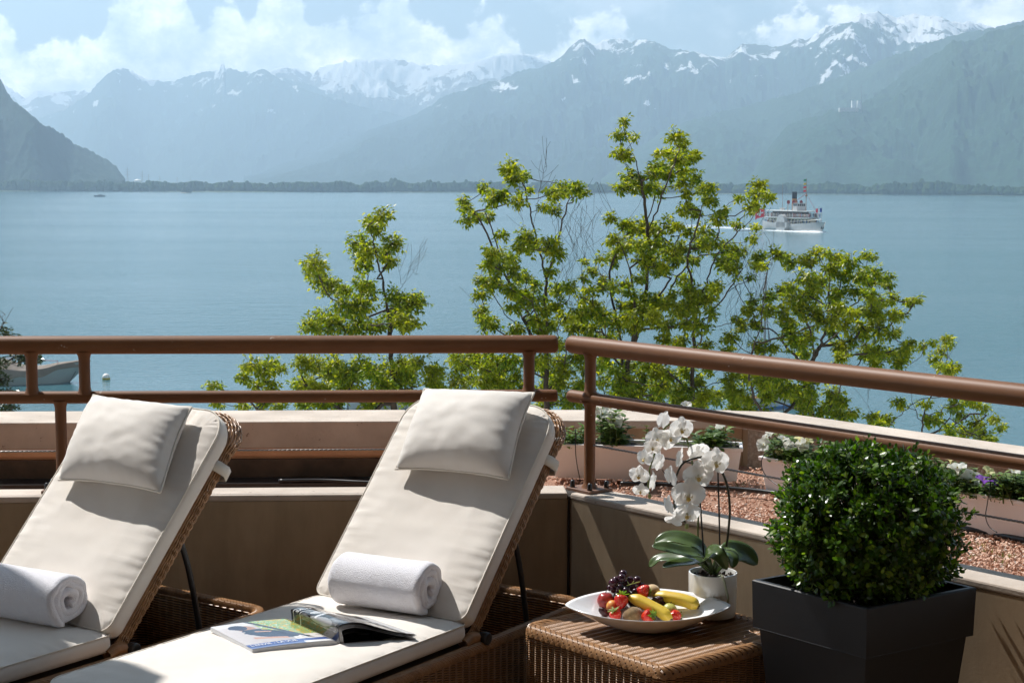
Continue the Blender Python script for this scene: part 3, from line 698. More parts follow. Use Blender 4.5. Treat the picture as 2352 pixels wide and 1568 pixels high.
# small far motor launch
lb = atZ(229, 452, LAKE)
lt = thing('motor_launch', 'small dark motor launch far out on the lake', 'boat', (lb.x, lb.y, LAKE), R(178))
b = MB(); b.grid(hullfn(13, 3.2, 1.3, 0.5), 24, 13); autosmooth(b.build('hull', mat('dark blue grey hull', (0.06, 0.09, 0.12), rough=0.4), lt, local=True), 60)
b = MB(); b.prism(deckpoly(13, 3.2, 0.1), 1.15, 1.3); b.build('deck', MW, lt, local=True)
b = MB(); b.box((-0.5, 0, 1.9), (5, 2.0, 1.2)); b.build('cabin', mat('grey cabin', (0.25, 0.27, 0.3)), lt, local=True)
b = MB(); b.box((-0.5, 0, 2.65), (6, 2.2, 0.15)); b.tube([(1.2, 0, 2.7), (1.2, 0, 4.4)], 0.06, 5); b.build('roof', MW, lt, local=True)
for k in range(4):
    b = MB(); b.box((-2.2+k*1.2, 0, 2.05), (0.8, 2.04, 0.55)); b.build('window', MDK, lt, local=True)

# covered motor boat at its mooring
e1 = atZ(150, 877, LAKE); 
mbt = thing('covered_motorboat', 'moored white motorboat under a grey beige tarpaulin', 'boat', (0, 0, LAKE), 0)
hdir = Vector((0.97, 0.24, 0)).normalized(); ML = 9.6
mc = e1-hdir*ML*0.46; mbt.location = (mc.x, mc.y, LAKE); mbt.rotation_euler = (0, 0, math.atan2(hdir.y, hdir.x))
b = MB(); b.grid(hullfn(ML, 3.0, 1.05, 0.75, 0.11), 34, 17); autosmooth(b.build('hull', mat('white gelcoat hull', (0.30, 0.34, 0.33), rough=0.3), mbt, local=True), 70)
b = MB(); b.grid(lambda u, v: (Vector(hullfn(ML*0.985, 3.02, 1.05, 0.75, 0.1)(u, .5+(v-.5)*.52))+Vector((0, 0, -0.04))), 30, 9)
b.build('antifouling', mat('dark antifouling', (0.015, 0.03, 0.04), rough=0.5), mbt, local=True, smooth=True)
def tarp(u, v):
    x = -ML/2+ML*1.0*u; wv = 3.14/2*(1-abs(2*u-1)**3.2*(0.93 if u > .5 else 0.55)); a = 2*v-1
    sh = 0.75*(2*u-1)**2
    ridge_ = 0.95*math.exp(-((u-0.42)/0.18)**2)+0.34*math.exp(-((u-0.12)/0.12)**2)+0.10
    z = 1.1+sh+ridge_*(1-abs(a)**1.6)
    if abs(a) > 0.86: z -= (abs(a)-0.86)/0.14*0.55*(1+0.25*math.sin(u*19))
    z += 0.035*noise.noise(Vector((u*12, v*6, 2)))+0.03*math.sin(u*24+abs(a)*5)*(1-abs(a))
    yy = wv*(min(abs(a)/0.86, 1.0))*(1 if a > 0 else -1)
    if u > .97: x += 0.35*(u-.97)/.03
    return (x+(0.1*ML*(max(u-.9, 0)/.1)*1.3), yy*(1.03), z)
b = MB(); b.grid(tarp, 70, 41); b.build('tarpaulin', mat('grey beige tarpaulin', (0.20, 0.165, 0.135), (0.26, 0.215, 0.18), 0.8, rough=0.9), mbt, local=True, smooth=True)
b = MB(); b.tube([(ML*0.40, -0.35, 1.85), (0.2, -0.5, 2.2), (-2.6, -0.6, 2.1)], 0.03, 5); b.tube([(ML*0.40, -0.35, 1.6), (ML*0.40, -0.35, 1.9)], 0.03, 5); b.build('bow_rail', mat('pinkish rail', (0.5, 0.3, 0.35)), mbt, local=True)
b = MB()
for dx, dy in ((0.3, -0.4), (0.55, 0.3)): b.tube([(ML*0.585, 0, 1.2), (ML*0.585+dx, dy, -0.1)], 0.022, 5)
b.tube([(ML*0.57, -0.1, 1.2), (ML*0.57-0.8, -0.8, -0.1)], 0.022, 5); b.build('mooring_line', MBLK, mbt, local=True)
# buoys
bp = atZ(244, 871, LAKE); tb = thing('mooring_buoy', 'round white mooring buoy floating right of the covered boat', 'buoy', (bp.x, bp.y, LAKE))
rb = 0.335
b = MB(); b.lathe([(rb*math.sin(a), rb*0.55+rb*(-math.cos(a))) for a in [math.pi*(k/14) for k in range(3, 15)]][:], 24); autosmooth(b.build('float', mat('white buoy plastic', (0.78, 0.77, 0.74), rough=0.45), tb, local=True), 60)
b = MB(); b.lathe([(rb*0.98, -0.02), (rb*1.015, 0.03), (rb*1.015, 0.12), (rb*0.985, 0.15)], 24); b.build('waterline_band', mat('yellow weed band', (0.42, 0.33, 0.04), rough=0.7), tb, local=True)
# moored yacht behind the trees: tall mast, blue hull just glimpsed
yp = atZ(1752, 1012, LAKE); yt = thing('moored_yacht', 'moored sailing yacht with bare grey mast behind the right tree', 'yacht', (yp.x, yp.y, LAKE), R(200))
YL = 9.0
b = MB(); b.grid(hullfn(YL, 2.7, 1.1, 0.3), 26, 13); autosmooth(b.build('hull', MW, yt, local=True), 60)
b = MB(); b.prism(deckpoly(YL, 2.7, 0.05), 1.0, 1.1); b.build('deck', MWOOD, yt, local=True)
b = MB(); b.prism(deckpoly(YL*0.5, 1.7, 0.05, p=4), 1.1, 1.55); bev(b.build('cabin', MW, yt, local=True), 0.05)
b = MB(); mh = 11.0
b.tube([(0, 0, 1.1), (0, 0, mh)], [0.095, 0.075], 8); b.box((0, 0, mh*0.72), (0.05, 1.2, 0.05)); b.tube([(0.0, 0, 2.0), (-3.4, 0, 2.1)], 0.07, 8)
b.box((0, 0, mh+0.15), (0.25, 0.08, 0.1)); b.build('mast', mat('grey anodised mast', (0.22, 0.24, 0.26), rough=0.4, metal=0.4), yt, local=True)
b = MB()
for e_ in ((YL*.48, 0, 1.3), (-YL*.48, 0, 1.3), (0, 1.2, 1.1), (0, -1.2, 1.1)): b.tube([(0, 0, mh*0.98), e_], 0.012, 4)
b.build('rigging', MBLK, yt, local=True)
b = MB(); b.tube([(0.35, 0, 2.12), (-3.2, 0, 2.3)], [0.14, 0.18], 8); b.build('sail_cover', mat('blue sail cover', (0.05, 0.12, 0.25), rough=0.8), yt, local=True)
y2p = atZ(1786, 930, LAKE)
y2 = copy_tree(yt); y2.location = (y2p.x, y2p.y, LAKE); y2.rotation_euler = (R(-4), R(7), R(150)); y2.scale = (0.62, 0.62, 0.62)
tag(y2, 'smaller dark masted dinghy glimpsed through the right tree', 'dinghy')
# small tender glimpsed between rail and parapet
sp2 = atZ(868, 938, LAKE); s2 = thing('covered_dinghy', 'small blue grey covered dinghy glimpsed below the lower rail', 'dinghy', (sp2.x, sp2.y, LAKE), R(15))
b = MB(); b.grid(hullfn(4.6, 1.9, 0.75, 0.25), 20, 11); autosmooth(b.build('hull', MW, s2, local=True), 60)
b = MB(); b.grid(lambda u, v: (-2.2+4.4*u, 0.98*(2*v-1)*(1-abs(2*u-1)**3), 0.8+0.5*(1-(2*v-1)**2)*math.sin(math.pi*u)**.5), 16, 9); b.build('cover', mat('blue grey cover', (0.28, 0.36, 0.42), rough=0.8), s2, local=True, smooth=True)
# ================================================================== TERRACE
uR = Vector((0.656, -0.755, 0)).normalized()          # right-hand walls and rail, towards the camera
uL = Vector((-0.9985, -0.055, 0)).normalized()        # left-hand walls and rail, towards the left
nR = Vector((0.755, 0.656, 0)).normalized()           # outward from the terrace across the right wall
nL = Vector((-0.055, 0.9985, 0)).normalized()
def up2(p, z): return Vector((p.x, p.y, z))
ZW = 0.59
Cn = atZ(1308, 1131, ZW); Cn.z = 0           # inner corner of the two terrace walls
b = MB(); b.add([(-6, -1.5, 0), (6, -1.5, 0), (6, 7.0, 0), (-6, 7.0, 0)], [(0, 1, 2, 3)])
tag(b.build('floor', M['floor']), 'brown terrace floor', None, None, 'structure')
def band(b, P, u, n, L, w_, z0, z1, off=0.0, t0=0.0):
    a = P+u*t0+n*off; c = P+u*L+n*off
    pts = [a, c, c+n*w_, a+n*w_]
    vs = [up2(p, z0) for p in pts]+[up2(p, z1) for p in pts]
    b.add(vs, [(3,2,1,0),(4,5,6,7),(0,1,5,4),(1,2,6,5),(2,3,7,6),(3,0,4,7)])
# left terrace wall
wl_ = thing('terrace_wall', 'low beige concrete wall behind the loungers, sunlit cap', 'wall', up2(Cn, 0))
b = MB(); band(b, Cn, uL, nL, 6.0, 0.13, 0, ZW-0.022, t0=0.006); b.build('wall_body', M['wall'], wl_)
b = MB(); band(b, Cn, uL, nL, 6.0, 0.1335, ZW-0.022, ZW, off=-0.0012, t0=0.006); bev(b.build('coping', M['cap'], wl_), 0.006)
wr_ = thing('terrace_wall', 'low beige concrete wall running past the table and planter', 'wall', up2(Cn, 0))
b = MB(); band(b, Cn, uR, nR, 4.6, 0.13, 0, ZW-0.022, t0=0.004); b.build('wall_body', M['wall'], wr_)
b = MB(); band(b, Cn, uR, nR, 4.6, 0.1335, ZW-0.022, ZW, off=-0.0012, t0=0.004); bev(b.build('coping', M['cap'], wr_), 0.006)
b = MB(); b.prism([tuple((Cn+nL*0.13+uL*0.004).xy), tuple((Cn+uL*0.004-nL*0.01).xy), tuple((Cn+uR*0.004-nR*0.01).xy), tuple((Cn+nR*0.13+uR*0.004).xy), tuple((Cn+nR*0.1+nL*0.11).xy)], 0, ZW-0.012)
tag(b.build('expansion_joint', mat('dark joint mastic', (0.03, 0.022, 0.016), rough=0.9)), 'dark vertical joint in the corner between the terrace walls', 'joint')

# planting bed between the walls
ZG = 0.40
Pcorner = atZ(1706, 966, 0.59)
ZO = 0.59
b = MB(); poly = [Cn+nL*0.12+uL*6, Cn+nL*0.12, Cn+nR*0.12+uR*0.0, Cn+nR*0.12+uR*4.6, Cn+nR*1.35+uR*4.9, up2(Pcorner, 0)+nL*0.25+nR*0.1, Cn+nL*2.0+uL*6]
b.add([up2(p, ZG-0.01) for p in poly], [tuple(range(len(poly)))])
tag(b.build('gravel_bed', M['gravelbase']), 'bed between the terrace wall and the outer parapet', None, None, 'structure')
# outer parapet, left stretch
OL = atZ(930, 966.5, 0.64); OL.z = 0
p1 = thing('outer_parapet', 'long pale topped outer parapet behind the left loungers', 'parapet', up2(OL, 0))
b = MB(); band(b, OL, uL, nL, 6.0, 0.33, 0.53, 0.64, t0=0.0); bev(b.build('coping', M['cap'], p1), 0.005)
b = MB(); band(b, OL, uL, nL, 6.0, 0.30, 0.50, 0.53, off=0.012); b.build('drip_edge', M['wallpink'], p1)
b = MB(); band(b, OL, uL, nL, 6.0, 0.28, -0.6, 0.50, off=0.03); b.build('wall_body', M['wallpink'], p1)
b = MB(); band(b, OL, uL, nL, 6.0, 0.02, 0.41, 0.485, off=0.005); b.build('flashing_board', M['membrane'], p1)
b = MB(); band(b, OL, uL, nL, 6.0, 0.16, ZG-0.02, 0.412, off=-0.132); b.build('foot_shade_strip', M['blackrub'], p1)  # black strip stands in colour for the shaded recess at the parapet foot
# outer parapet, set-back middle stretch
OM = up2(Pcorner, 0)
Lm = (OM-OL).length
p2 = thing('outer_parapet', 'middle outer parapet stretch behind the white flower troughs', 'parapet', up2(OM, 0))
um = Vector((-1, -0.012, 0)).normalized(); nm = Vector((-0.012, 1, 0)).normalized()
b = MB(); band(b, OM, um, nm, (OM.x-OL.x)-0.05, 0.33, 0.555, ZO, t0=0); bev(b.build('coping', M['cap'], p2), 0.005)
b = MB(); band(b, OM, um, nm, (OM.x-OL.x)-0.05, 0.30, -0.6, 0.555, off=0.012); b.build('wall_body', M['wall'], p2)
b = MB(); b.box((OL.x+0.02, OL.y+0.24, 0.3), (0.09, 0.40, 0.66)); bev(b.build('end_pier', M['cap'], p2), 0.01)
# right stretch
p3 = thing('outer_parapet', 'rough stuccoed outer parapet running down the right side', 'parapet', up2(OM, 0))
P0 = OM+uR*0.02
b = MB(); band(b, P0, uR, nR, 4.4, 0.33, 0.555, ZO); bev(b.build('coping', M['cap'], p3), 0.005)
b = MB(); band(b, P0, uR, nR, 4.4, 0.30, -0.6, 0.555, off=0.012); b.build('wall_body', M['stucco'], p3)
b = MB(); b.prism([tuple(q.xy) for q in (OM+uR*0.02, OM+uR*0.02+nR*0.33, OM+nR*0.27+nm*0.12, OM+nm*0.33-Vector((0.0, 0, 0)), OM)], 0.553, ZO-0.003)
b.build('corner_coping', M['cap'], p3)
b = MB(); b.prism([tuple(q.xy) for q in (OM+uR*0.03+nR*0.02, OM+uR*0.02+nR*0.31, OM+nR*0.25+nm*0.10, OM+nm*0.30, OM+nm*0.02)], -0.6, 0.553)
b.build('corner_core', M['wall'], p3)

# gravel stones
rnd = random.Random(21); b = MB()
def stone(b, p, s):
    ax = [Vector((rnd.gauss(0, 1), rnd.gauss(0, 1), rnd.gauss(0, 1))).normalized()]
    a = ax[0]; c = a.orthogonal().normalized(); e = a.cross(c)
    l, w_, h_ = s*rnd.uniform(.8, 1.5), s*rnd.uniform(.5, .9), s*rnd.uniform(.35, .6)
    vs = [p+a*l, p-a*l, p+c*w_*rnd.uniform(.7, 1.2), p-c*w_, p+e*h_, p-e*h_, p+a*l*.6+c*w_*.6+e*h_*.3, p-a*l*.5-c*w_*.6+e*h_*.5]
    b.add(vs, [(0,6,4),(6,2,4),(2,1,4),(1,7,4),(7,3,4),(3,0,4),(6,0,5),(2,6,5),(1,2,5),(7,1,5),(3,7,5),(0,3,5)])
for k in range(15000):
    t = rnd.uniform(-0.1, 3.3); q = rnd.uniform(0.12, 0.95)
    p = Cn+uR*t+nR*q
    zz = ZG+0.012+0.012*noise.noise(Vector((p.x*3, p.y*3, 0)))+rnd.uniform(-.004, .007)
    stone(b, up2(p, zz), rnd.uniform(0.0045, 0.0085))
for k in range(7000):
    p = Cn+uR*rnd.uniform(0.5, 3.3)+nR*rnd.uniform(0.9, 1.3); stone(b, up2(p, ZG+0.008+rnd.uniform(0, .006)), rnd.uniform(0.005, 0.009))
for k in range(2000):
    p = Cn+Vector((rnd.uniform(-0.1, 1.0), rnd.uniform(0.2, 1.5), 0)); stone(b, up2(p, ZG+0.008+rnd.uniform(0, .006)), rnd.uniform(0.005, 0.009))
tag(b.build('gravel', M['gravel']), 'crushed reddish gravel in the bed', 'gravel', None, 'stuff')
# sparse weeds
b = MB()
for (px, py) in ((2250, 1262), (2292, 1300), (2268, 1275), (1700, 1120), (2230, 1285), (2310, 1285)):
    c = atZ(px, py, ZG)
    for k in range(14):
        a = rnd.uniform(0, 6.28); b.leaf(c+Vector((rnd.uniform(-.02, .02), rnd.uniform(-.02, .02), 0)), Vector((math.cos(a), math.sin(a), 1.2)), Vector((0, 0, 1)), rnd.uniform(.02, .045), .004)
tag(b.build('weeds', leafmat('dry weeds', [(0, (0.12, 0.12, 0.04)), (1, (0.22, 0.20, 0.08))], tint=0)), 'sparse grassy weeds in the gravel', 'weeds', None, 'stuff')

# ------------------------------------------------------------------ railings
RT, RLw = 0.030, 0.0205
def rcap(b, p, u, r):     # rounded tube end
    for k in range(1, 5):
        pass
def railtube(b, a, c, r, n=20):
    d = (c-a).normalized(); e = 0.35*r
    path = [a-d*e*0.0, a+d*0.1*r, a+d*0.3*r, a+d*0.6*r]; rad = [r*0.72, r*0.88, r*0.97, r]
    L = (c-a).length
    m_ = 24
    path += [a+d*(0.6*r+(L-1.2*r)*k/m_) for k in range(1, m_+1)]; rad += [r]*m_
    path += [c-d*0.3*r, c-d*0.1*r, c]; rad += [r*0.97, r*0.88, r*0.72]
    b.tube(path, rad, n)
# left rail : stands on a line just outside the inner face
RY = 0.085
ZT = atY(1281, 790, (Cn+nL*RY).y).z; ZL = atY(1281, 908, (Cn+nL*RY).y).z
endL = Cn+nL*RY; k_ = atY(1281, 790, endL.y); endL = Vector((k_.x, k_.y, 0))
rl = thing('railing', 'brown tubular steel railing along the left wall', 'railing', up2(endL, ZW))
b = MB(); railtube(b, up2(endL, ZT), up2(endL+uL*5.5, ZT), RT); autosmooth(b.build('top_rail', M['rail'], rl), 50)
b = MB(); railtube(b, up2(endL, ZL), up2(endL+uL*5.5, ZL), RLw); autosmooth(b.build('lower_rail', M['rail'], rl), 50)
def onrail(px, P, u):      # parameter along the rail for an image column
    d_ = ray(px, 850); kx = d_.x/d_.y
    return (P.x-kx*P.y)/(kx*u.y-u.x)
def weldcol(b, p, z0, z1, r=0.0185):
    h = z1-z0
    b.tube([up2(p, z0), up2(p, z0+0.012), up2(p, z0+0.024), up2(p, z1-0.024), up2(p, z1-0.012), up2(p, z1)], [r*1.5, r*1.12, r, r, r*1.12, r*1.5], 16, caps=False)
for px in (73, 194, 1215, -700, -580, -1500):
    t = onrail(px, endL, uL); b = MB(); weldcol(b, endL+uL*t, ZL+RLw*.55, ZT-RT*.75); autosmooth(b.build('spacer', M['rail'], rl), 50)
def basepl(par, p, u, n, size=0.115):
    b = MB(); Mx = Matrix((u, n, Vector((0, 0, 1)))).transposed()
    b.box(up2(p, ZW+0.006), (size, size*0.92, 0.010), Mx); pl_ = bev(b.build('base_plate', M['plate'], par), 0.001, 1)
    for sx in (-1, 1):
        for sy in (-1, 1):
            b = MB(); b.lathe([(0.0085, 0), (0.0085, 0.009), (0.0075, 0.014), (0.0075, 0.019), (0.004, 0.024), (0.0005, 0.025)], 12, up2(p+u*sx*size*.36+n*sy*size*.33, ZW+0.011)); b.build('bolt', M['blackrub'], pl_, smooth=True)
for px in (137, -1100, 1146):
    t = onrail(px, endL, uL); p = endL+uL*t
    b = MB(); weldcol(b, p, ZW+0.011, ZL-RLw*.55); autosmooth(b.build('post', M['rail'], rl), 50); basepl(rl, p, uL, nL)
def cabl(a, c, par, r=0.0032):
    b = MB(); d = (c-a).normalized(); s1 = d.cross(Vector((0, 0, 1))).normalized(); s2 = s1.cross(d); L = (c-a).length
    N = int(L/0.006)
    for ph in (0, 2.094, 4.189):
        b.tube([a+d*L*k/N+(s1*math.cos(ph+k*0.85)+s2*math.sin(ph+k*0.85))*r*0.55 for k in range(N+1)], r*0.6, 4)
    return b.build('steel_cable', M['cable'], par, smooth=True)
ZC = atY(600, 1027, endL.y).z
cabl(up2(endL+uL*0.25, ZC), up2(endL+uL*3.4, ZC), rl)
# right rail
k2 = atY(1308, 790, Cn.y); 
dR = 0.075
# point on the line Cn+nR*dR + uR*t at image column 1310
Pr = Cn+nR*dR; t = onrail(1309, Pr, uR); endR = Pr+uR*t
ZT2 = atY(1309, 790, endR.y).z; ZL2 = atY(1309, 908, endR.y).z
rr_ = thing('railing', 'brown tubular steel railing running towards the viewer on the right', 'railing', up2(endR, ZW))
b = MB(); railtube(b, up2(endR, ZT2), up2(endR+uR*4.4, ZT2), RT); autosmooth(b.build('top_rail', M['rail'], rr_), 50)
b = MB(); railtube(b, up2(endR, ZL2), up2(endR+uR*4.4, ZL2), RLw); autosmooth(b.build('lower_rail', M['rail'], rr_), 50)
for px in (1356,):
    t = onrail(px, endR, uR); p = endR+uR*t
    b = MB(); weldcol(b, p, ZL2+RLw*.55, ZT2-RT*.75); autosmooth(b.build('spacer', M['rail'], rr_), 50)
    b = MB(); weldcol(b, p, ZW+0.011, ZL2-RLw*.55); autosmooth(b.build('post', M['rail'], rr_), 50); basepl(rr_, p, uR, nR)
    pc_ = p
for tt in (2.6, 4.1):
    p = pc_+uR*tt
    b = MB(); weldcol(b, p, ZW+0.011, ZL2-RLw*.55); autosmooth(b.build('post', M['rail'], rr_), 50); basepl(rr_, p, uR, nR)
    b = MB(); weldcol(b, p, ZL2+RLw*.55, ZT2-RT*.75); autosmooth(b.build('spacer', M['rail'], rr_), 50)
ZC2 = atY(1356, 1021, pc_.y).z
cabl(up2(pc_, ZC2), up2(pc_+uR*4.1, ZC2), rr_)
b = MB(); b.lathe([(0.0005, 0), (0.006, 0.002), (0.008, 0.008), (0.006, 0.014)], 12, up2(pc_-uR*0.03, ZC2), Matrix.Rotation(R(90), 3, 'Y')); b.build('cable_nut', M['blackrub'], rr_, smooth=True)
print('corner', Cn, 'endL', endL, 'endR', endR, ZT, ZL, ZT2, ZL2)

# irrigation hoses and drip tubes
def hose(pts, r, name, label, par=None):
    b = MB(); b.tube(catmull(pts, 10), r, 10); o = b.build(name, M['blackrub'], par, smooth=True); tag(o, label, 'hose', 'irrigation hoses'); return o
hose([atZ(px, py, ZG+0.02) for px, py in ((1425, 1110), (1500, 1111), (1565, 1114), (1620, 1118), (1700, 1123), (1790, 1133), (1870, 1150))], 0.009, 'irrigation_hose', 'thick black hose lying before the white flower troughs')
hose([atZ(px, py, ZG+0.02) for px, py in ((2120, 1195), (2210, 1213), (2280, 1224), (2352, 1240), (2480, 1262))], 0.011, 'irrigation_hose', 'thick black hose at the foot of the right trough')
hose([atZ(px, py, ZG+0.02) for px, py in ((640, 1104), (740, 1103), (830, 1107), (890, 1109), (960, 1110))], 0.008, 'irrigation_hose', 'black hose under the parapet between the loungers')
# ================================================================== FURNITURE
LYAW = R(34.5)
hL = Vector((math.sin(LYAW), math.cos(LYAW), 0)); wL = Vector((-hL.y, hL.x, 0))
CW = 0.54; SEAT = 0.40
def weave(b, S, Ls, Lt, row, rib, amp, rad, n=4, alt=False, closed=False, s0=0.0, t0=0.0):
    """horizontal strands running along s, bulging over ribs every `rib` metres"""
    nr = max(1, int(round(Lt/row))); ns = int(round(Ls/(rib/4)))
    for k in range(nr):
        t = t0+(k+0.5)*Lt/nr; path = []
        for i in range(ns+(0 if closed else 1)):
            s = s0+Ls*i/ns; p, nn_ = S(s, t)
            ph = math.pi*2*(s-s0)/rib+(math.pi if (alt and k % 2) else 0)
            path.append(p+nn_*(amp*math.cos(ph))+Vector((0, 0, 0)))
        b.tube(path, rad, n, caps=False, closed=closed)
def rrect(L0, L1, W, r, n=6):
    """rounded rectangle path, counter-clockwise, with outward normals and cumulative length"""
    pts = []
    for cx_, cy_, a0 in ((L1-r, W-r, 0), (L0+r, W-r, 90), (L0+r, -W+r, 180), (L1-r, -W+r, 270)):
        for k in range(n+1):
            a = R(a0+90*k/n); pts.append((cx_+r*math.cos(a), cy_+r*math.sin(a), math.cos(a), math.sin(a)))
    return pts
class Loop:
    def __init__(s, pts):
        s.p = pts; s.c = [0.0]
        for i in range(len(pts)):
            a, c = pts[i], pts[(i+1) % len(pts)]; s.c.append(s.c[-1]+math.hypot(c[0]-a[0], c[1]-a[1]))
        s.L = s.c[-1]
    def at(s, d):
        d = d % s.L
        import bisect
        i = min(bisect.bisect_right(s.c, d)-1, len(s.p)-1); t = (d-s.c[i])/max(s.c[i+1]-s.c[i], 1e-9)
        a, c = s.p[i], s.p[(i+1) % len(s.p)]
        n_ = Vector((a[2]+(c[2]-a[2])*t, a[3]+(c[3]-a[3])*t, 0)).normalized()
        return Vector((a[0]+(c[0]-a[0])*t, a[1]+(c[1]-a[1])*t, 0)), n_
def braid(b, loop, zc, r_in, r_out, drop_in, drop_out, pitch=0.0105, slant=0.045, rad=0.0022, wires=3, lift=0.010):
    """plaited rim: bundles of wires lying slantwise over the edge, both ways"""
    N = int(loop.L/(pitch*wires*0.62)); 
    for k in range(N):
        for sgn in (1, -1):
            for w_ in range(wires):
                s0 = loop.L*k/N+w_*0.0048*1.0+(0.5*loop.L/N if sgn < 0 else 0); path = []
                for q in range(6):
                    t = q/5.0; s = s0+sgn*slant*(t-0.5); p, nn_ = loop.at(s)
                    off = -r_in+(r_in+r_out)*math.sin(t*math.pi/2)**1.0
                    z = zc-drop_in*(1-t)**2.2-drop_out*t**2.2+lift*math.sin(math.pi*t)*(0.55+0.25*sgn)
                    path.append(p+nn_*off+Vector((0, 0, z)))
                b.tube(path, rad, 4, caps=False)

def cushion(name, par, L_, W_, T, r0, r1, seed, Mx, nu=110, nv=70, dome=0.008, gather=0.0032):
    """box cushion; x from 0 to L_, y +-W_/2; r0, r1 corner radii at x=0 and x=L_"""
    hw = W_/2
    def mp(x, y):
        for (xc, sx, r) in ((0, 1, r0), (L_, -1, r1)):
            cx_ = xc+sx*r; dx = (cx_-x)*sx; dy = abs(y)-(hw-r)
            if dx > 0 and dy > 0:
                m_ = max(dx, dy); h_ = math.hypot(dx, dy)
                if h_ > 0: dx, dy = dx*m_/h_, dy*m_/h_
                x = cx_-sx*dx; y = (hw-r+dy)*(1 if y > 0 else -1)
        return x, y
    def sp(t, n, e=2.2):     # denser towards both ends
        u = 2*t-1; return 0.5+0.5*(math.copysign(1-(1-abs(u))**1.35, u))
    Tp = T*0.84
    def top(i, j):
        u, v = sp(i/(nu-1), nu), sp(j/(nv-1), nv)
        x, y = L_*u, -hw+W_*v
        d = max(min(x, L_-x, hw-abs(y)), 0)
        sdist = x if hw-abs(y) < min(x, L_-x) else y
        X, Y = mp(x, y)
        g = noise.noise(Vector((sdist*46, (1 if y > 0 else -1)*3.0+seed, d*7)))+0.6*noise.noise(Vector((sdist*100, seed+9, d*12)))
        z = Tp+(T-Tp)*(1-math.exp(-d/0.022))+dome*min(1, d/0.12)
        z -= gather*g*math.exp(-d/0.055)*min(d/0.006, 1)*1.5
        z += 0.0035*noise.noise(Vector((x*7, y*5, seed+2)))*min(1, d/0.05)+0.0016*noise.noise(Vector((x*22, y*16, seed+4)))*min(1, d/0.05)
        return (X, Y, z)
    b = MB()
    vs = [top(i, j) for i in range(nu) for j in range(nv)]
    fs = [(i*nv+j, (i+1)*nv+j, (i+1)*nv+j+1, i*nv+j+1) for i in range(nu-1) for j in range(nv-1)]
    ring = [(i, 0) for i in range(nu)]+[(nu-1, j) for j in range(1, nv)]+[(i, nv-1) for i in range(nu-2, -1, -1)]+[(0, j) for j in range(nv-2, 0, -1)]
    edge = [Vector(vs[i*nv+j]) for i, j in ring]; n_ = len(edge); cen = Vector((L_/2, 0, 0))
    base = len(vs); lev = [(0.0, 0.0), (0.35, 0.0045), (0.7, 0.0045), (1.0, 0.0), (1.0, -0.02)]
    def outn(k):
        a, c = edge[(k+1) % n_], edge[k-1]; t = (a-c); t.z = 0
        q = Vector((t.y, -t.x, 0)); return q.normalized() if q.length > 1e-9 else Vector((0, 0, 0))
    on = [outn(k) for k in range(n_)]
    for li, (f, o_) in enumerate(lev):
        for k in range(n_):
            e = edge[k]; z = Tp*(1-f)+0.002*f; w_ = 0.0018*noise.noise(Vector((e.x*30, e.y*30, f*3+seed)))
            vs.append(tuple(Vector((e.x, e.y, z))+on[k]*(o_+(w_ if 0 < f < 1 else 0)+(0.001 if li == 0 else 0))))
    for li in range(len(lev)-1):
        for k in range(n_):
            a = base+li*n_+k; c = base+li*n_+(k+1) % n_; fs.append((a, a+n_, c+n_, c))
    # stitch top to first level
    for k in range(n_):
        i, j = ring[k]; i2, j2 = ring[(k+1) % n_]
        fs.append((i*nv+j, base+k, base+(k+1) % n_, i2*nv+j2))
    fs.append(tuple(base+(len(lev)-1)*n_+k for k in range(n_)))
    vs = [tuple(Mx @ Vector(v)) for v in vs]
    b.add(vs, fs); o = b.build(name, M['cushion'], par, local=True, smooth=True)
    b = MB()
    for zoff in (0.0,):
        b.tube([Mx @ (Vector((e.x, e.y, Tp+0.0005+zoff))+on[k]*0.002) for k, e in enumerate(edge)], 0.0021, 6, closed=True)
    b.build('piping', M['piping'], o, local=True, smooth=True)
    return o

